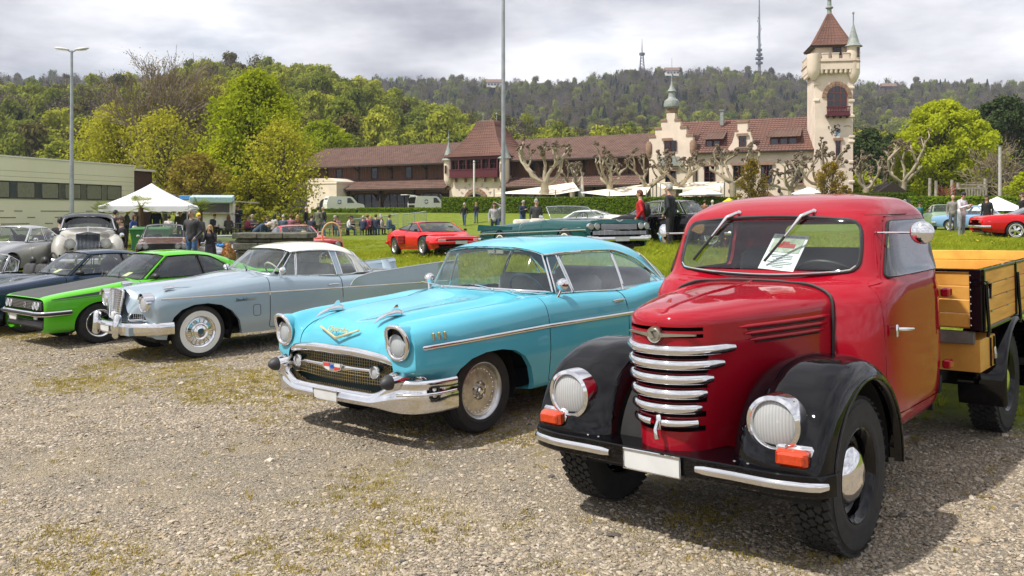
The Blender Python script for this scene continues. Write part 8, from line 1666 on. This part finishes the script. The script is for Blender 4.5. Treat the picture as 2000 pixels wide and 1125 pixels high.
    person(1878,35,'phone',(.72,.70,.76),(.30,.31,.33),'black','dark-haired man in white hoodie and grey trousers looking at his phone',55,1.80,bulk=1.05,shoes=(.7,.7,.7));person(1861,43,'stand',(.26,.24,.22),GY,'none','bald man in beige behind the white hoodie',10,1.82,'bald',bulk=1.1)
    person(1928,38,'stand',BK,BK,'brown','long-haired woman in black jacket behind the red muscle car',-35,1.72,'long');person(1998,38,'stand',BK,BK,'brown','man in black at the right edge behind the soft top',-60,1.84)
    # things they carry
    def carried(u,D,dz,nm,lab,cat,fn,m):x=X_(u,D);o=empty(nm,(x,D,gz1(x,D)+dz));g=G();fn(g);b=g.build('shell',m,o,smooth=50);tag(o,lab,cat);return o
    bp_m=mat('black_nylon',(.015,.015,.017),rough=.7,bump=.3)
    carried(1262,26.3,1.12,'backpack','black backpack on the woman in red','backpack',lambda g:(g.box((0,.0,0),(.20,.26,.42),None,.06),g.box((.09,0,-.06),(.08,.2,.2),None,.03)),bp_m);carried(962,43.25,1.18,'backpack','dark backpack on the woman with raised hand','backpack',lambda g:g.box((0,0,0),(.28,.16,.42),None,.05),bp_m);carried(263,39.8,.95,'tote_bag','pale tote bag on the woman in royal blue','bag',lambda g:g.box((0,0,0),(.12,.3,.34),None,.03),mat('canvas_tote',(.55,.48,.40),rough=.9))
def dog():
    x,y=X_(447,26.3),26.3;P=[];V=Vector
    def cap(a,b,r0,r1,m=0):P.append((V(a),V(b),r0,r1,m))
    cap((-.26,0,.46),(.22,0,.50),.15,.17);cap((.18,0,.44),(.28,0,.52),.16,.13);cap((.26,0,.54),(.42,0,.70),.105,.09);cap((.42,0,.72),(.47,0,.71),.085,.08);cap((.50,0,.69),(.60,0,.67),.05,.038);cap((.61,0,.68),(.615,0,.68),.018,.018,1);cap((-.30,0,.52),(-.46,.03,.62),.05,.055);cap((-.46,.03,.62),(-.50,.06,.74),.055,.03)
    for s in (-1,1):
        cap((.42,s*.075,.76),(.42,s*.10,.68),.03,.025);cap((.22,s*.09,.40),(.20,s*.09,.20),.06,.038);cap((.20,s*.09,.20),(.22,s*.09,.05),.034,.03);cap((.22,s*.09,.03),(.26,s*.09,.025),.034,.028);cap((-.24,s*.09,.42),(-.16,s*.10,.27),.085,.05);cap((-.16,s*.10,.27),(-.30,s*.10,.17),.045,.03);cap((-.30,s*.10,.17),(-.26,s*.10,.04),.028,.027);cap((-.26,s*.10,.03),(-.21,s*.10,.025),.034,.028);cap((.49,s*.045,.735),(.49,s*.045,.735),.012,.012,1)
    g=G()
    for a,b,r0,r1,m in P:
        d=b-a;L=max(d.length,1e-4);d=d/L if d.length>1e-6 else V((0,0,1));g.lathe([(r0*math.sin(t),-r0*math.cos(t)) for t in np.linspace(0,math.pi/2,4)]+[(r1*math.cos(t),L+r1*math.sin(t)) for t in np.linspace(0,math.pi/2,4)],10,a,'z',d.to_track_quat('Z','Y').to_matrix())
    me=bpy.data.meshes.new('dog');me.from_pydata(g.v,[],g.f);o=bpy.data.objects.new('tmp',me);COL.objects.link(o);md=o.modifiers.new('r','REMESH');md.mode='VOXEL';md.voxel_size=.014;s_=o.modifiers.new('s','SMOOTH');s_.iterations=4;m2=bpy.data.meshes.new_from_object(o.evaluated_get(bpy.context.evaluated_depsgraph_get()));bpy.data.objects.remove(o)
    fur=mat('golden_fur',(.42,.20,.07),rough=.9,col2=(.60,.36,.16),vscale=9,bump=.6,bscale=60);m2.materials.append(fur);m2.polygons.foreach_set('use_smooth',np.ones(len(m2.polygons),bool));T=bpy.data.objects.new('dog',m2);COL.objects.link(T);T.location=(x,y,gz1(x,y));T.rotation_euler=(0,0,R(115));tag(T,'golden long-haired dog beside the stone trough','dog')
    rr=np.random.default_rng(4);nv=len(m2.vertices);co=np.zeros(nv*3);m2.vertices.foreach_get('co',co);co=co.reshape(-1,3);no=np.zeros(nv*3);m2.vertices.foreach_get('normal',no);no=no.reshape(-1,3);g=G()
    for i in rr.integers(0,nv,2600):
        c=Vector(co[i]);n_=Vector(no[i]);
        if c.z<.12 or c.x>.5:continue
        t=(n_+Vector((-.7,0,-.6))+Vector(rr.normal(0,.3,3))).normalized();s=t.cross(n_).normalized()*.008;L=.06;g.add([c-s,c+s,c+t*L],[(0,1,2)])
    g.build('fur',fur,T,smooth=0)
    hand=Vector((X_(413,26.6),26.5,gz1(X_(413,26.6),26.6)+.95));e=Vector((x+.05,y+.3,gz1(x,y)+.6));g=G();g.tube(catmull([hand,(hand+e)/2+Vector((0,0,-.10)),e],14),.008,5);L=g.build('dog_lead',matblack,None);tag(L,'dark dog lead between the girl and golden dog','lead');g=G();p=(hand+e)/2+Vector((-.05,0,-.05));[g.ball(p+Vector((q*.07,0,.02*abs(q))),(.06,.04,.05),8) for q in (-1,0,1)];b=g.build('blue_bow',mat('bow_blue',(.02,.22,.65),rough=.6),None,smooth=60);tag(b,'bright blue bag holder tied on the dog lead','bag')
people();dog()
# ------------------------------------------------------------------ street furniture, tents, stalls
galv=mat('galvanised_steel',(.36,.39,.41),rough=.5,metal=.6,var=.15,vscale=2.);bench_m=mat('bench_wood',(.40,.24,.10),rough=.6,var=.2,vscale=4);canvas_w=mat('white_canvas',(.78,.78,.82),rough=.9,var=.03);sail_m=mat('cream_sailcloth',(.78,.70,.55),rough=.9,var=.03);stonem=mat('mossy_stone',(.16,.15,.125),rough=.95,col2=(.05,.055,.035),vscale=7,bump=.8,bscale=26)
def base_at(u,D):x=X_(u,D);return (x,D,gz1(x,D))
def street():
    # double-armed street lamp
    p=base_at(140,48);T=empty('street_lamp',p);tag(T,'tall double-headed street lamp in front of the sports hall','street lamp');Hh=htop(99,48)-p[2];g=G();g.tube([(0,0,-.3),(0,0,3),(0,0,Hh)],[.13,.11,.065],12);g.build('pole',galv,T,smooth=60)
    for s in (-1,1):g=G();g.tube([(0,0,Hh-.1),(s*.25,0,Hh+.05)],.04,6);g.build('arm',galv,T);g=G();g.ball((s*.52,.04*s,Hh+.10),(.42,.16,.085),14,Matrix.Rotation(R(-8)*s,3,'Y'));g.build('lamp_head',mat('lamp_head_white',(.62,.62,.60),rough=.4),T,smooth=60);g=G();g.ball((s*.55,.04*s,Hh+.05),(.30,.12,.05),10);g.build('lamp_lens',lampglass,T,smooth=60)
    p=base_at(983,33);T=empty('tall_pole',p);tag(T,'tall round grey steel pole in the middle of the picture','pole');g=G();g.tube([(0,0,-.2),(0,0,5),(0,0,12.5)],[.085,.075,.05],14);g.build('pole_shaft',galv,T,smooth=60);g=G();g.lathe([(.16,0),(.16,.03),(.095,.04),(.09,.3)],14);g.build('base_plate',galv,T);g=G();g.ball((0,0,12.5),.09,10);g.build('pole_cap',galv,T,smooth=60)
    p=base_at(926,87);T=empty('flag_pole',p);tag(T,'thin white pole before the gate pavilion','pole');g=G();g.tube([(0,0,0),(0,0,htop(316,87)-p[2])],.09,8);g.build('pole_shaft',whiteplast,T);g=G();g.ball((0,0,htop(316,87)-p[2]),.13,8);g.build('pole_knob',steel,T,smooth=60)
    p=base_at(1953,70);T=empty('utility_pole',p);tag(T,'pale grey pole in front of the dark pine','pole');g=G();g.tube([(0,0,0),(0,0,htop(287,70)-p[2])],[.14,.11],10);g.build('pole_shaft',mat('weathered_pole',(.45,.43,.40),rough=.8),T,smooth=60);g=G();g.lathe([(.13,0),(.15,.1)],10,(0,0,htop(287,70)-p[2]));g.build('pole_cap',galv,T)
    # white pavilion tent
    p=base_at(296,43);T=empty('pavilion_tent',p);tag(T,'white pop-up pavilion tent beside the sports hall','tent');w2=2.05;ze=htop(403,43)-p[2];zp=htop(358,43)-p[2];g=G();n=10
    for c in range(4):
        a0,a1=R(45+90*c+12),R(45+90*(c+1)+12);A=Vector((math.cos(a0),math.sin(a0),0))*w2*1.35;B=Vector((math.cos(a1),math.sin(a1),0))*w2*1.35;rows=[]
        for i in range(n+1):
            t=i/n;k=1-t;zz=ze+(zp-ze)*(t-.30*t*(1-t));rows.append([tuple((A.lerp(B,f)*k)+Vector((0,0,zz-.10*math.sin(math.pi*f)*k*t))) for f in np.linspace(0,1,9)])
        g.grid(np.array(rows));rows=[[tuple(A.lerp(B,f)*1.002+Vector((0,0,ze-d-(.035*math.sin(f*26)**2 if d else 0)))) for f in np.linspace(0,1,25)] for d in (0,.24)];g.grid(np.array(rows))
    g.build('canopy',canvas_w,T,smooth=50)
    for c in range(4):a=R(45+90*c+12);g=G();q=Vector((math.cos(a),math.sin(a),0))*w2*1.33;g.tube([q,q+Vector((0,0,ze-.05))],.03,6);g.build('leg',galv,T)
    g=G();[g.tube([Vector((math.cos(R(57+90*c)),math.sin(R(57+90*c)),0))*w2*1.33*(1-f)+Vector((math.cos(R(147+90*c)),math.sin(R(147+90*c)),0))*w2*1.33*f+Vector((0,0,ze-.1-.25*(k%2))) for k,f in enumerate((0,.25,.5,.75,1))],.015,4) for c in range(4)];g.build('truss',galv,T)
    # food trailer
    p=base_at(398,50);T=empty('food_trailer',p);tag(T,'white and blue food trailer with raised awning','trailer');T.rotation_euler=(0,0,R(10));lb=mat('pale_blue_panel',(.42,.60,.66),rough=.5);bl=mat('cyan_blue_panel',(.06,.24,.50),rough=.5)
    part(T,'trailer_body',whiteplast,lambda g:(g.box((0,0.9,.9),(3.0,1.8,.9),None,.03),g.box((0,.9,1.95),(3.0,1.8,.16)),g.box((-1.45,.9,1.6),(.1,1.8,.8)),g.box((1.45,.9,1.6),(.1,1.8,.8)),g.box((0,1.78,1.6),(3.0,.05,.8))));part(T,'awning',lb,lambda g:g.box((.5,-.3,2.12),(2.3,.9,.32),Matrix.Rotation(R(8),3,'X'),.02));part(T,'roof_sign',bl,lambda g:g.box((-.55,.9,2.2),(1.7,1.2,.24),None,.03));part(T,'counter',bench_m,lambda g:g.box((0,-.15,1.28),(2.8,.35,.05)));part(T,'menu_board',whitepl,lambda g:(g.box((-1.1,-.03,1.6),(.35,.03,.5)),g.box((-.6,-.03,1.6),(.3,.03,.42))));part(T,'side_shelf',mat('grey_awning',(.35,.34,.32),rough=.8),lambda g:g.box((2.2,.0,1.95),(1.6,1.2,.05),Matrix.Rotation(R(4),3,'Y')));[part(T,'wheel',rubber,lambda g:g.lathe([(.0,-.1),(.3,-.1),(.3,.1),(0,.1)],20,(x,.2,.3),'y')) for x in (-.4,.4)];part(T,'trailer_cap',mat('blue_cap',(.05,.16,.42),rough=.5),lambda g:g.box((-2.0,0.4,1.9),(.8,.6,.9),None,.05))
    # green skip
    p=base_at(296,36.5);T=empty('green_container',p);tag(T,'green waste container behind the brown saloon','container');gm=mat('container_green',(.02,.16,.03),rough=.45);T.rotation_euler=(0,0,R(12));k=1.1;part(T,'container_body',gm,lambda g:g.add([(-.6,-.45,.12),(.6,-.45,.12),(.6,.45,.12),(-.6,.45,.12),(-.75,-.5,k),(.75,-.5,k),(.75,.5,k),(-.75,.5,k)],[(0,3,2,1),(0,1,5,4),(1,2,6,5),(2,3,7,6),(3,0,4,7)]));part(T,'rim',gm,lambda g:g.tube([(-.76,-.51,k),(.76,-.51,k),(.76,.51,k),(-.76,.51,k)],.04,6,closed=True));part(T,'lid',gm,lambda g:g.box((0,.02,k+.05),(1.5,1.0,.06),Matrix.Rotation(R(3),3,'X'),.02));[part(T,'castor',rubber,lambda g:g.lathe([(0,-.03),(.09,-.03),(.09,.03),(0,.03)],12,(x,y,.09),'y')) for x in (-.45,.45) for y in (-.35,.35)]
    # potted fan palms
    fan=leaf_mat('palm_frond',(.10,.15,.02),(.34,.36,.06),.3,nscale=.8)
    for u,D,vt,vb,lab in ((201,41,388,424,'short fan palm left of the tent'),(275,38.5,372,432,'tall fan palm before the white tent'),(391,40,378,430,'fan palm right of the white tent')):
        p=base_at(u,D);T=empty('fan_palm',p);tag(T,lab,'palm');Hh=htop(vt,D)-p[2];ht=Hh-.75;rr_=random.Random(u);g=G();g.tube([(0,0,.3),(.02,0,ht*.6),(0,0,ht)],[.09,.10,.11],10);g.build('trunk',mat('palm_fibre',(.09,.055,.03),rough=1.,bump=.8,bscale=30),T);part(T,'pot',mat('terracotta',(.30,.12,.06),rough=.8),lambda g:g.lathe([(.0,0),(.22,0),(.3,.45),(.32,.5),(.27,.5),(.26,.45)],20));g=G()
        for i in range(22):
            a=i*2.4;el=rr_.uniform(-.5,1.2);d=Vector((math.cos(a)*math.cos(el),math.sin(a)*math.cos(el),math.sin(el)));b=Vector((0,0,ht));e=b+d*rr_.uniform(.35,.5);g.tube([b,e],.012,4);sd_=d.cross(Vector((0,0,1))).normalized()
            upv=sd_.cross(d)
            for q in range(11):an=R(-75+15*q);l=(d*math.cos(an)+sd_*math.sin(an));t_=e+l*rr_.uniform(.28,.38)+Vector((0,0,-.05));wv=l.cross(upv).normalized()*.014;m_=e.lerp(t_,.55)+upv*.02;g.add([e,m_-wv,t_,m_+wv],[(0,1,2,3)])
        g.build('fronds',fan,T)
    # stone trough wall
    x0,x1=X_(456,21.4),X_(598,21.4);zt=HC-(455-YH)/FPX*21.4;T=empty('stone_trough',((x0+x1)/2,21.9,zt));tag(T,'weathered grey stone trough wall behind the green coupe','stone wall');wd=x1-x0
    for i,(z0,z1,d) in enumerate(((-.14,0,.05),(-.24,-.145,-.02),(-.42,-.245,.03),(-.5,-.425,-.01),(-1.25,-.505,-.03))):
        nb_=(3,2,3,2,3)[i]
        for k in range(nb_):g=G();a=-wd/2-d+(wd+2*d)*k/nb_;b=-wd/2-d+(wd+2*d)*(k+1)/nb_;g.box(((a+b)/2,0,(z0+z1)/2),(b-a-.008,.9+2*d,z1-z0-.004),None,.018);g.build('stone_block',stonem,T,smooth=30)
    # beer tables and benches
    for i,(u,D,a,lab) in enumerate(((424,51.2,8,'leftmost beer table by the food trailer'),(450,51,-6,'beer table below the man in navy'),(487,52,12,'beer table behind the man in the pale cap'),(528,51,-4,'beer table left of the red coupe'),(566,52.2,6,'beer table in front of the yellow shrubs'),(606,51.6,-8,'beer table by the standing men'),(657,55,10,'beer table in front of the van'),(687,55.8,-5,'beer table left of the railing'),(718,55.6,7,'beer table below the railing'),(750,56.2,-6,'rightmost beer table at the foot of the lawn'))):
        p=base_at(u,D);T=empty('beer_table',p,R(a));tag(T,lab,'table','beer tables');part(T,'table_top',bench_m,lambda g:g.box((0,0,.75),(1.1,.5,.035),None,.006));[part(T,'leg',galv,lambda g:g.tube([(s*.42,-.18,0),(s*.42,-.18,.72),(s*.42,.18,.72),(s*.42,.18,0)],.016,5)) for s in (-1,1)]
        for sd_,nm in ((-.55,'near'),(.55,'far')):
            q=Matrix.Rotation(R(a),3,'Z') @ Vector((0,sd_,0));B=empty('beer_bench',(p[0]+q.x,p[1]+q.y,gz1(p[0]+q.x,p[1]+q.y)),R(a));tag(B,'%s bench of the %s'%(nm,lab),'bench','beer benches');part(B,'bench_top',bench_m,lambda g:g.box((0,0,.45),(1.1,.25,.03),None,.005));[part(B,'leg',galv,lambda g:g.tube([(s*.42,-.09,0),(s*.42,-.09,.43),(s*.42,.09,.43),(s*.42,.09,0)],.014,5)) for s in (-1,1)]
    # railing
    for u0,v0,u1,v1,D,lab in ((683,429,728,424,68,'left low section of metal railing on the ramp'),(735,425,777,418,69,'middle section of metal railing on the ramp'),(787,419,832,413,70,'right section of metal railing on the ramp')):
        a,b=at(u0,v0,D),at(u1,v1,D);T=empty('ramp_railing',(a.x,a.y,a.z));tag(T,lab,'railing');d=b-a;hh=.75;part(T,'top_rail',galv,lambda g:g.tube([(0,0,0),d],.035,6));part(T,'bottom_rail',galv,lambda g:g.tube([(0,0,-hh),d-Vector((0,0,hh))],.03,6));n=14
        for k in range(n+1):o=d*(k/n);part(T,'post' if k%7==0 else 'baluster',galv,lambda g:g.tube([o,o-Vector((0,0,hh+(.5 if k%7==0 else 0)))],.035 if k%7==0 else .016,5))
    # white vans on the terrace
    for u,D,rz,lab,gate in ((668,99,28,'small white van with blue swirl emblem beside the stair block',False),(834,97,35,'white van with raised tailgate before the glazed hall',True)):
        x=X_(u,D);T=empty('white_van',(x,D,1.72),R(rz));tag(T,lab,'van');wv=paint('van_white',(.74,.74,.74),rough=.35)
        P=[(-1.9,.35),(-1.95,1.0),(-1.75,1.78),(-1.6,1.86),(.7,1.86),(1.0,1.75),(1.5,1.15),(2.2,1.0),(2.35,.8),(2.35,.35)];part(T,'van_body',wv,lambda g:g.prism(P,-.82,.82,'y'));part(T,'side_window',tintglass if False else paneb,lambda g:[g.prism([(.35,1.12),(.35,1.68),(.72,1.68),(1.2,1.15)],s*.822,s*.835,'y') for s in (-1,1)]);part(T,'rear_window',paneb,lambda g:g.add([(-1.90,-.65,1.12),(-1.90,.65,1.12),(-1.79,.58,1.66),(-1.79,-.58,1.66)],[(0,1,2,3)]));part(T,'windscreen',paneb,lambda g:g.add([(1.49,-.7,1.18),(1.49,.7,1.18),(1.02,.62,1.74),(1.02,-.62,1.74)],[(0,1,2,3)]))
        part(T,'emblem',mat('emblem_blue',(.03,.13,.30),rough=.5),lambda g:[g.tube([(-.55+.20*math.cos(t),-.84,1.25+.20*math.sin(t)) for t in np.linspace(a,a+2.6,10)],.05,4) for a in (.3,3.5)])
        for sx in (-1.2,1.6):
            for s in (-1,1):part(T,'wheel',rubber,lambda g:g.lathe([(0,-.1),(.3,-.1),(.3,.1),(0,.1)],20,(sx,s*.72,.3),'y'))
        for s in (-1,1):part(T,'tail_lamp',redlens,lambda g:g.box((-1.9,s*.74,1.0),(.06,.1,.35)))
        if gate:part(T,'tailgate',wv,lambda g:g.box((-2.3,0,1.95),(1.1,1.5,.06),Matrix.Rotation(R(4),3,'Y')));part(T,'load_bay',dark,lambda g:g.box((-1.86,0,1.1),(.16,1.4,1.2)))
    # shade sails, parasols
    for pts,lab in ((((965,378,80),(1120,356,84),(1133,372,76),(1085,380,76)),'long cream shade sail left of the thick plane tree'),(((1130,376,77),(1275,358,82),(1262,380,75),(1190,383,75)),'cream shade sail between the plane trees'),(((1282,356,80),(1415,355,82),(1408,372,76),(1290,368,76)),'cream shade sail in front of the stepped gable')):
        C=[at(*q) for q in pts];T=empty('shade_sail',C[0]);tag(T,lab,'shade sail','shade sails on the terrace');rows=[]
        for i in range(13):
            f=i/12;A=C[0].lerp(C[1],f);B=C[3].lerp(C[2],f);rows.append([tuple(A.lerp(B,t)-C[0]+Vector((0,0,-.25*math.sin(math.pi*f)*math.sin(math.pi*t)))) for t in np.linspace(0,1,7)])
        g=G();g.grid(np.array(rows));g.build('sailcloth',sail_m,T,smooth=60)
        for q in C:part(T,'mast',galv,lambda g:g.tube([(q.x-C[0].x,q.y-C[0].y,B0-C[0].z),(q.x-C[0].x,q.y-C[0].y,q.z-C[0].z+.4)],.05,6))
    for u,D,vt,w_,lab in ((1370,74,366,1.9,'open white parasol left of the copper maple'),(1580,76,365,1.5,'open white parasol before the watchtower'),(1620,79,369,1.3,'smaller white parasol at the watchtower foot')):
        p=base_at(u,D);T=empty('parasol',(p[0],p[1],p[2]));tag(T,lab,'parasol','white parasols');zt=htop(vt,D)-p[2];g=G();g.lathe([(0,zt),(w_*.5,zt-.28),(w_,zt-.55),(w_,zt-.68)],8);g.build('canopy',canvas_w,T);part(T,'pole',galv,lambda g:g.tube([(0,0,0),(0,0,zt)],.03,6));part(T,'ribs',galv,lambda g:[g.tube([(0,0,zt-.5),(w_*.6*math.cos(k*.785),w_*.6*math.sin(k*.785),zt-.4)],.012,4) for k in range(8)])
    p=base_at(1137,79);T=empty('folded_parasol',p);tag(T,'tall folded cream parasol between the sails','parasol');zt=htop(343,79)-p[2];g=G();g.lathe([(.28,.5),(.26,1.2),(.16,2.2),(.08,zt-.15),(0,zt)],10);g.build('furled_canopy',sail_m,T,smooth=30);part(T,'pole',galv,lambda g:g.tube([(0,0,0),(0,0,zt)],.03,6))
    p=base_at(1424,52);T=empty('yellow_canopy',p);tag(T,'yellow canopy peak just above the truck roof','tent');zt=htop(386,52)-p[2];g=G();g.lathe([(1.25,zt-.75),(.6,zt-.38),(0,zt)],4);g.build('canopy',mat('yellow_canvas',(.80,.62,.02),rough=.8),T,smooth=0);[part(T,'leg',galv,lambda g:g.tube([(a,b,0),(a,b,zt-.75)],.025,5)) for a,b in ((1.2,0),(-1.2,0),(0,1.2),(0,-1.2))]
    p=base_at(1948,47);T=empty('white_canopy',p);tag(T,'white low canopy tent behind the light blue saloon','tent');zt=htop(384,47)-p[2];g=G();g.lathe([(1.7,zt-.75),(.8,zt-.35),(0,zt)],4);g.build('canopy',canvas_w,T,smooth=0);[part(T,'leg',galv,lambda g:g.tube([(a,b,0),(a,b,zt-.75)],.025,5)) for a,b in ((1.6,0),(-1.6,0),(0,1.6),(0,-1.6))]
    # timber playground
    pw=mat('grey_playground_timber',(.34,.30,.25),rough=.9,var=.25,vscale=4,bump=.3);rope=mat('red_rope',(.30,.09,.06),rough=.9)
    p=base_at(1870,66);T=empty('climbing_frame',(p[0],p[1],p[2]));tag(T,'grey timber climbing frame with red ropes behind the parked cars','playground');z=lambda v:htop(v,66)-p[2];xx=lambda u:X_(u,66)-p[0]
    for u,vt in ((1815,348),(1827,353),(1871,350),(1883,356),(1930,348),(1918,362)):part(T,'post',pw,lambda g:g.tube([(xx(u),(u%3)*.5,0),(xx(u)+.05,(u%3)*.5,z(vt))],[.13,.11],10),60)
    part(T,'deck',pw,lambda g:(g.box((xx(1900),.4,z(368)),(2.0,1.3,.12)),g.box((xx(1900),-.2,z(361)),(1.9,.08,.1))));[part(T,'plank',pw,lambda g:g.box((xx(1884+5.5*k),-.24,z(376)),(.12,.05,.75))) for k in range(8)];g=G();[g.tube(catmull([(xx(1830),.3,z(355+6*k)),(xx(1850),.3,z(372+4*k)),(xx(1871),.3,z(356+6*k))],10),.03,5) for k in range(4)];[g.tube([(xx(1835+8*k),.3,z(362)),(xx(1838+8*k),.3,z(388))],.025,4) for k in range(5)];g.build('rope_net',rope,T)
    p=base_at(1735,78);T=empty('timber_hut',p);tag(T,'small timber play hut beneath the right plane trees','hut');part(T,'hut_wall',pw,lambda g:g.box((0,0,.9),(2.2,1.6,1.8)));part(T,'hut_roof',beam,lambda g:g.prism([(-1.3,1.8),(1.3,1.8),(0,2.7)],-1,1,'y'));part(T,'log_end',bench_m,lambda g:[g.lathe([(0,-.82),(.12,-.82),(.12,-.7)],8,(-.8+.3*(k%6),0,.4+.3*(k // 6)),'y') for k in range(18)])
street()
# ------------------------------------------------------------------ air between here and the far ridge
def haze():
    m=bpy.data.materials.new('thin_haze');m.use_nodes=True;nt=m.node_tree;nt.nodes.clear();o=node(nt,'OutputMaterial');v=node(nt,'VolumePrincipled');v.inputs['Color'].default_value=(.72,.80,.95,1);v.inputs['Density'].default_value=.00022;v.inputs['Anisotropy'].default_value=.2;nt.links.new(v.outputs[0],o.inputs['Volume'])
    g=G();g.box((0,480,115),(3400,1300,240));h=g.build('haze',m,None,smooth=0);tag(h,'thin bluish haze in front of the far ridge',kind='stuff')
haze()
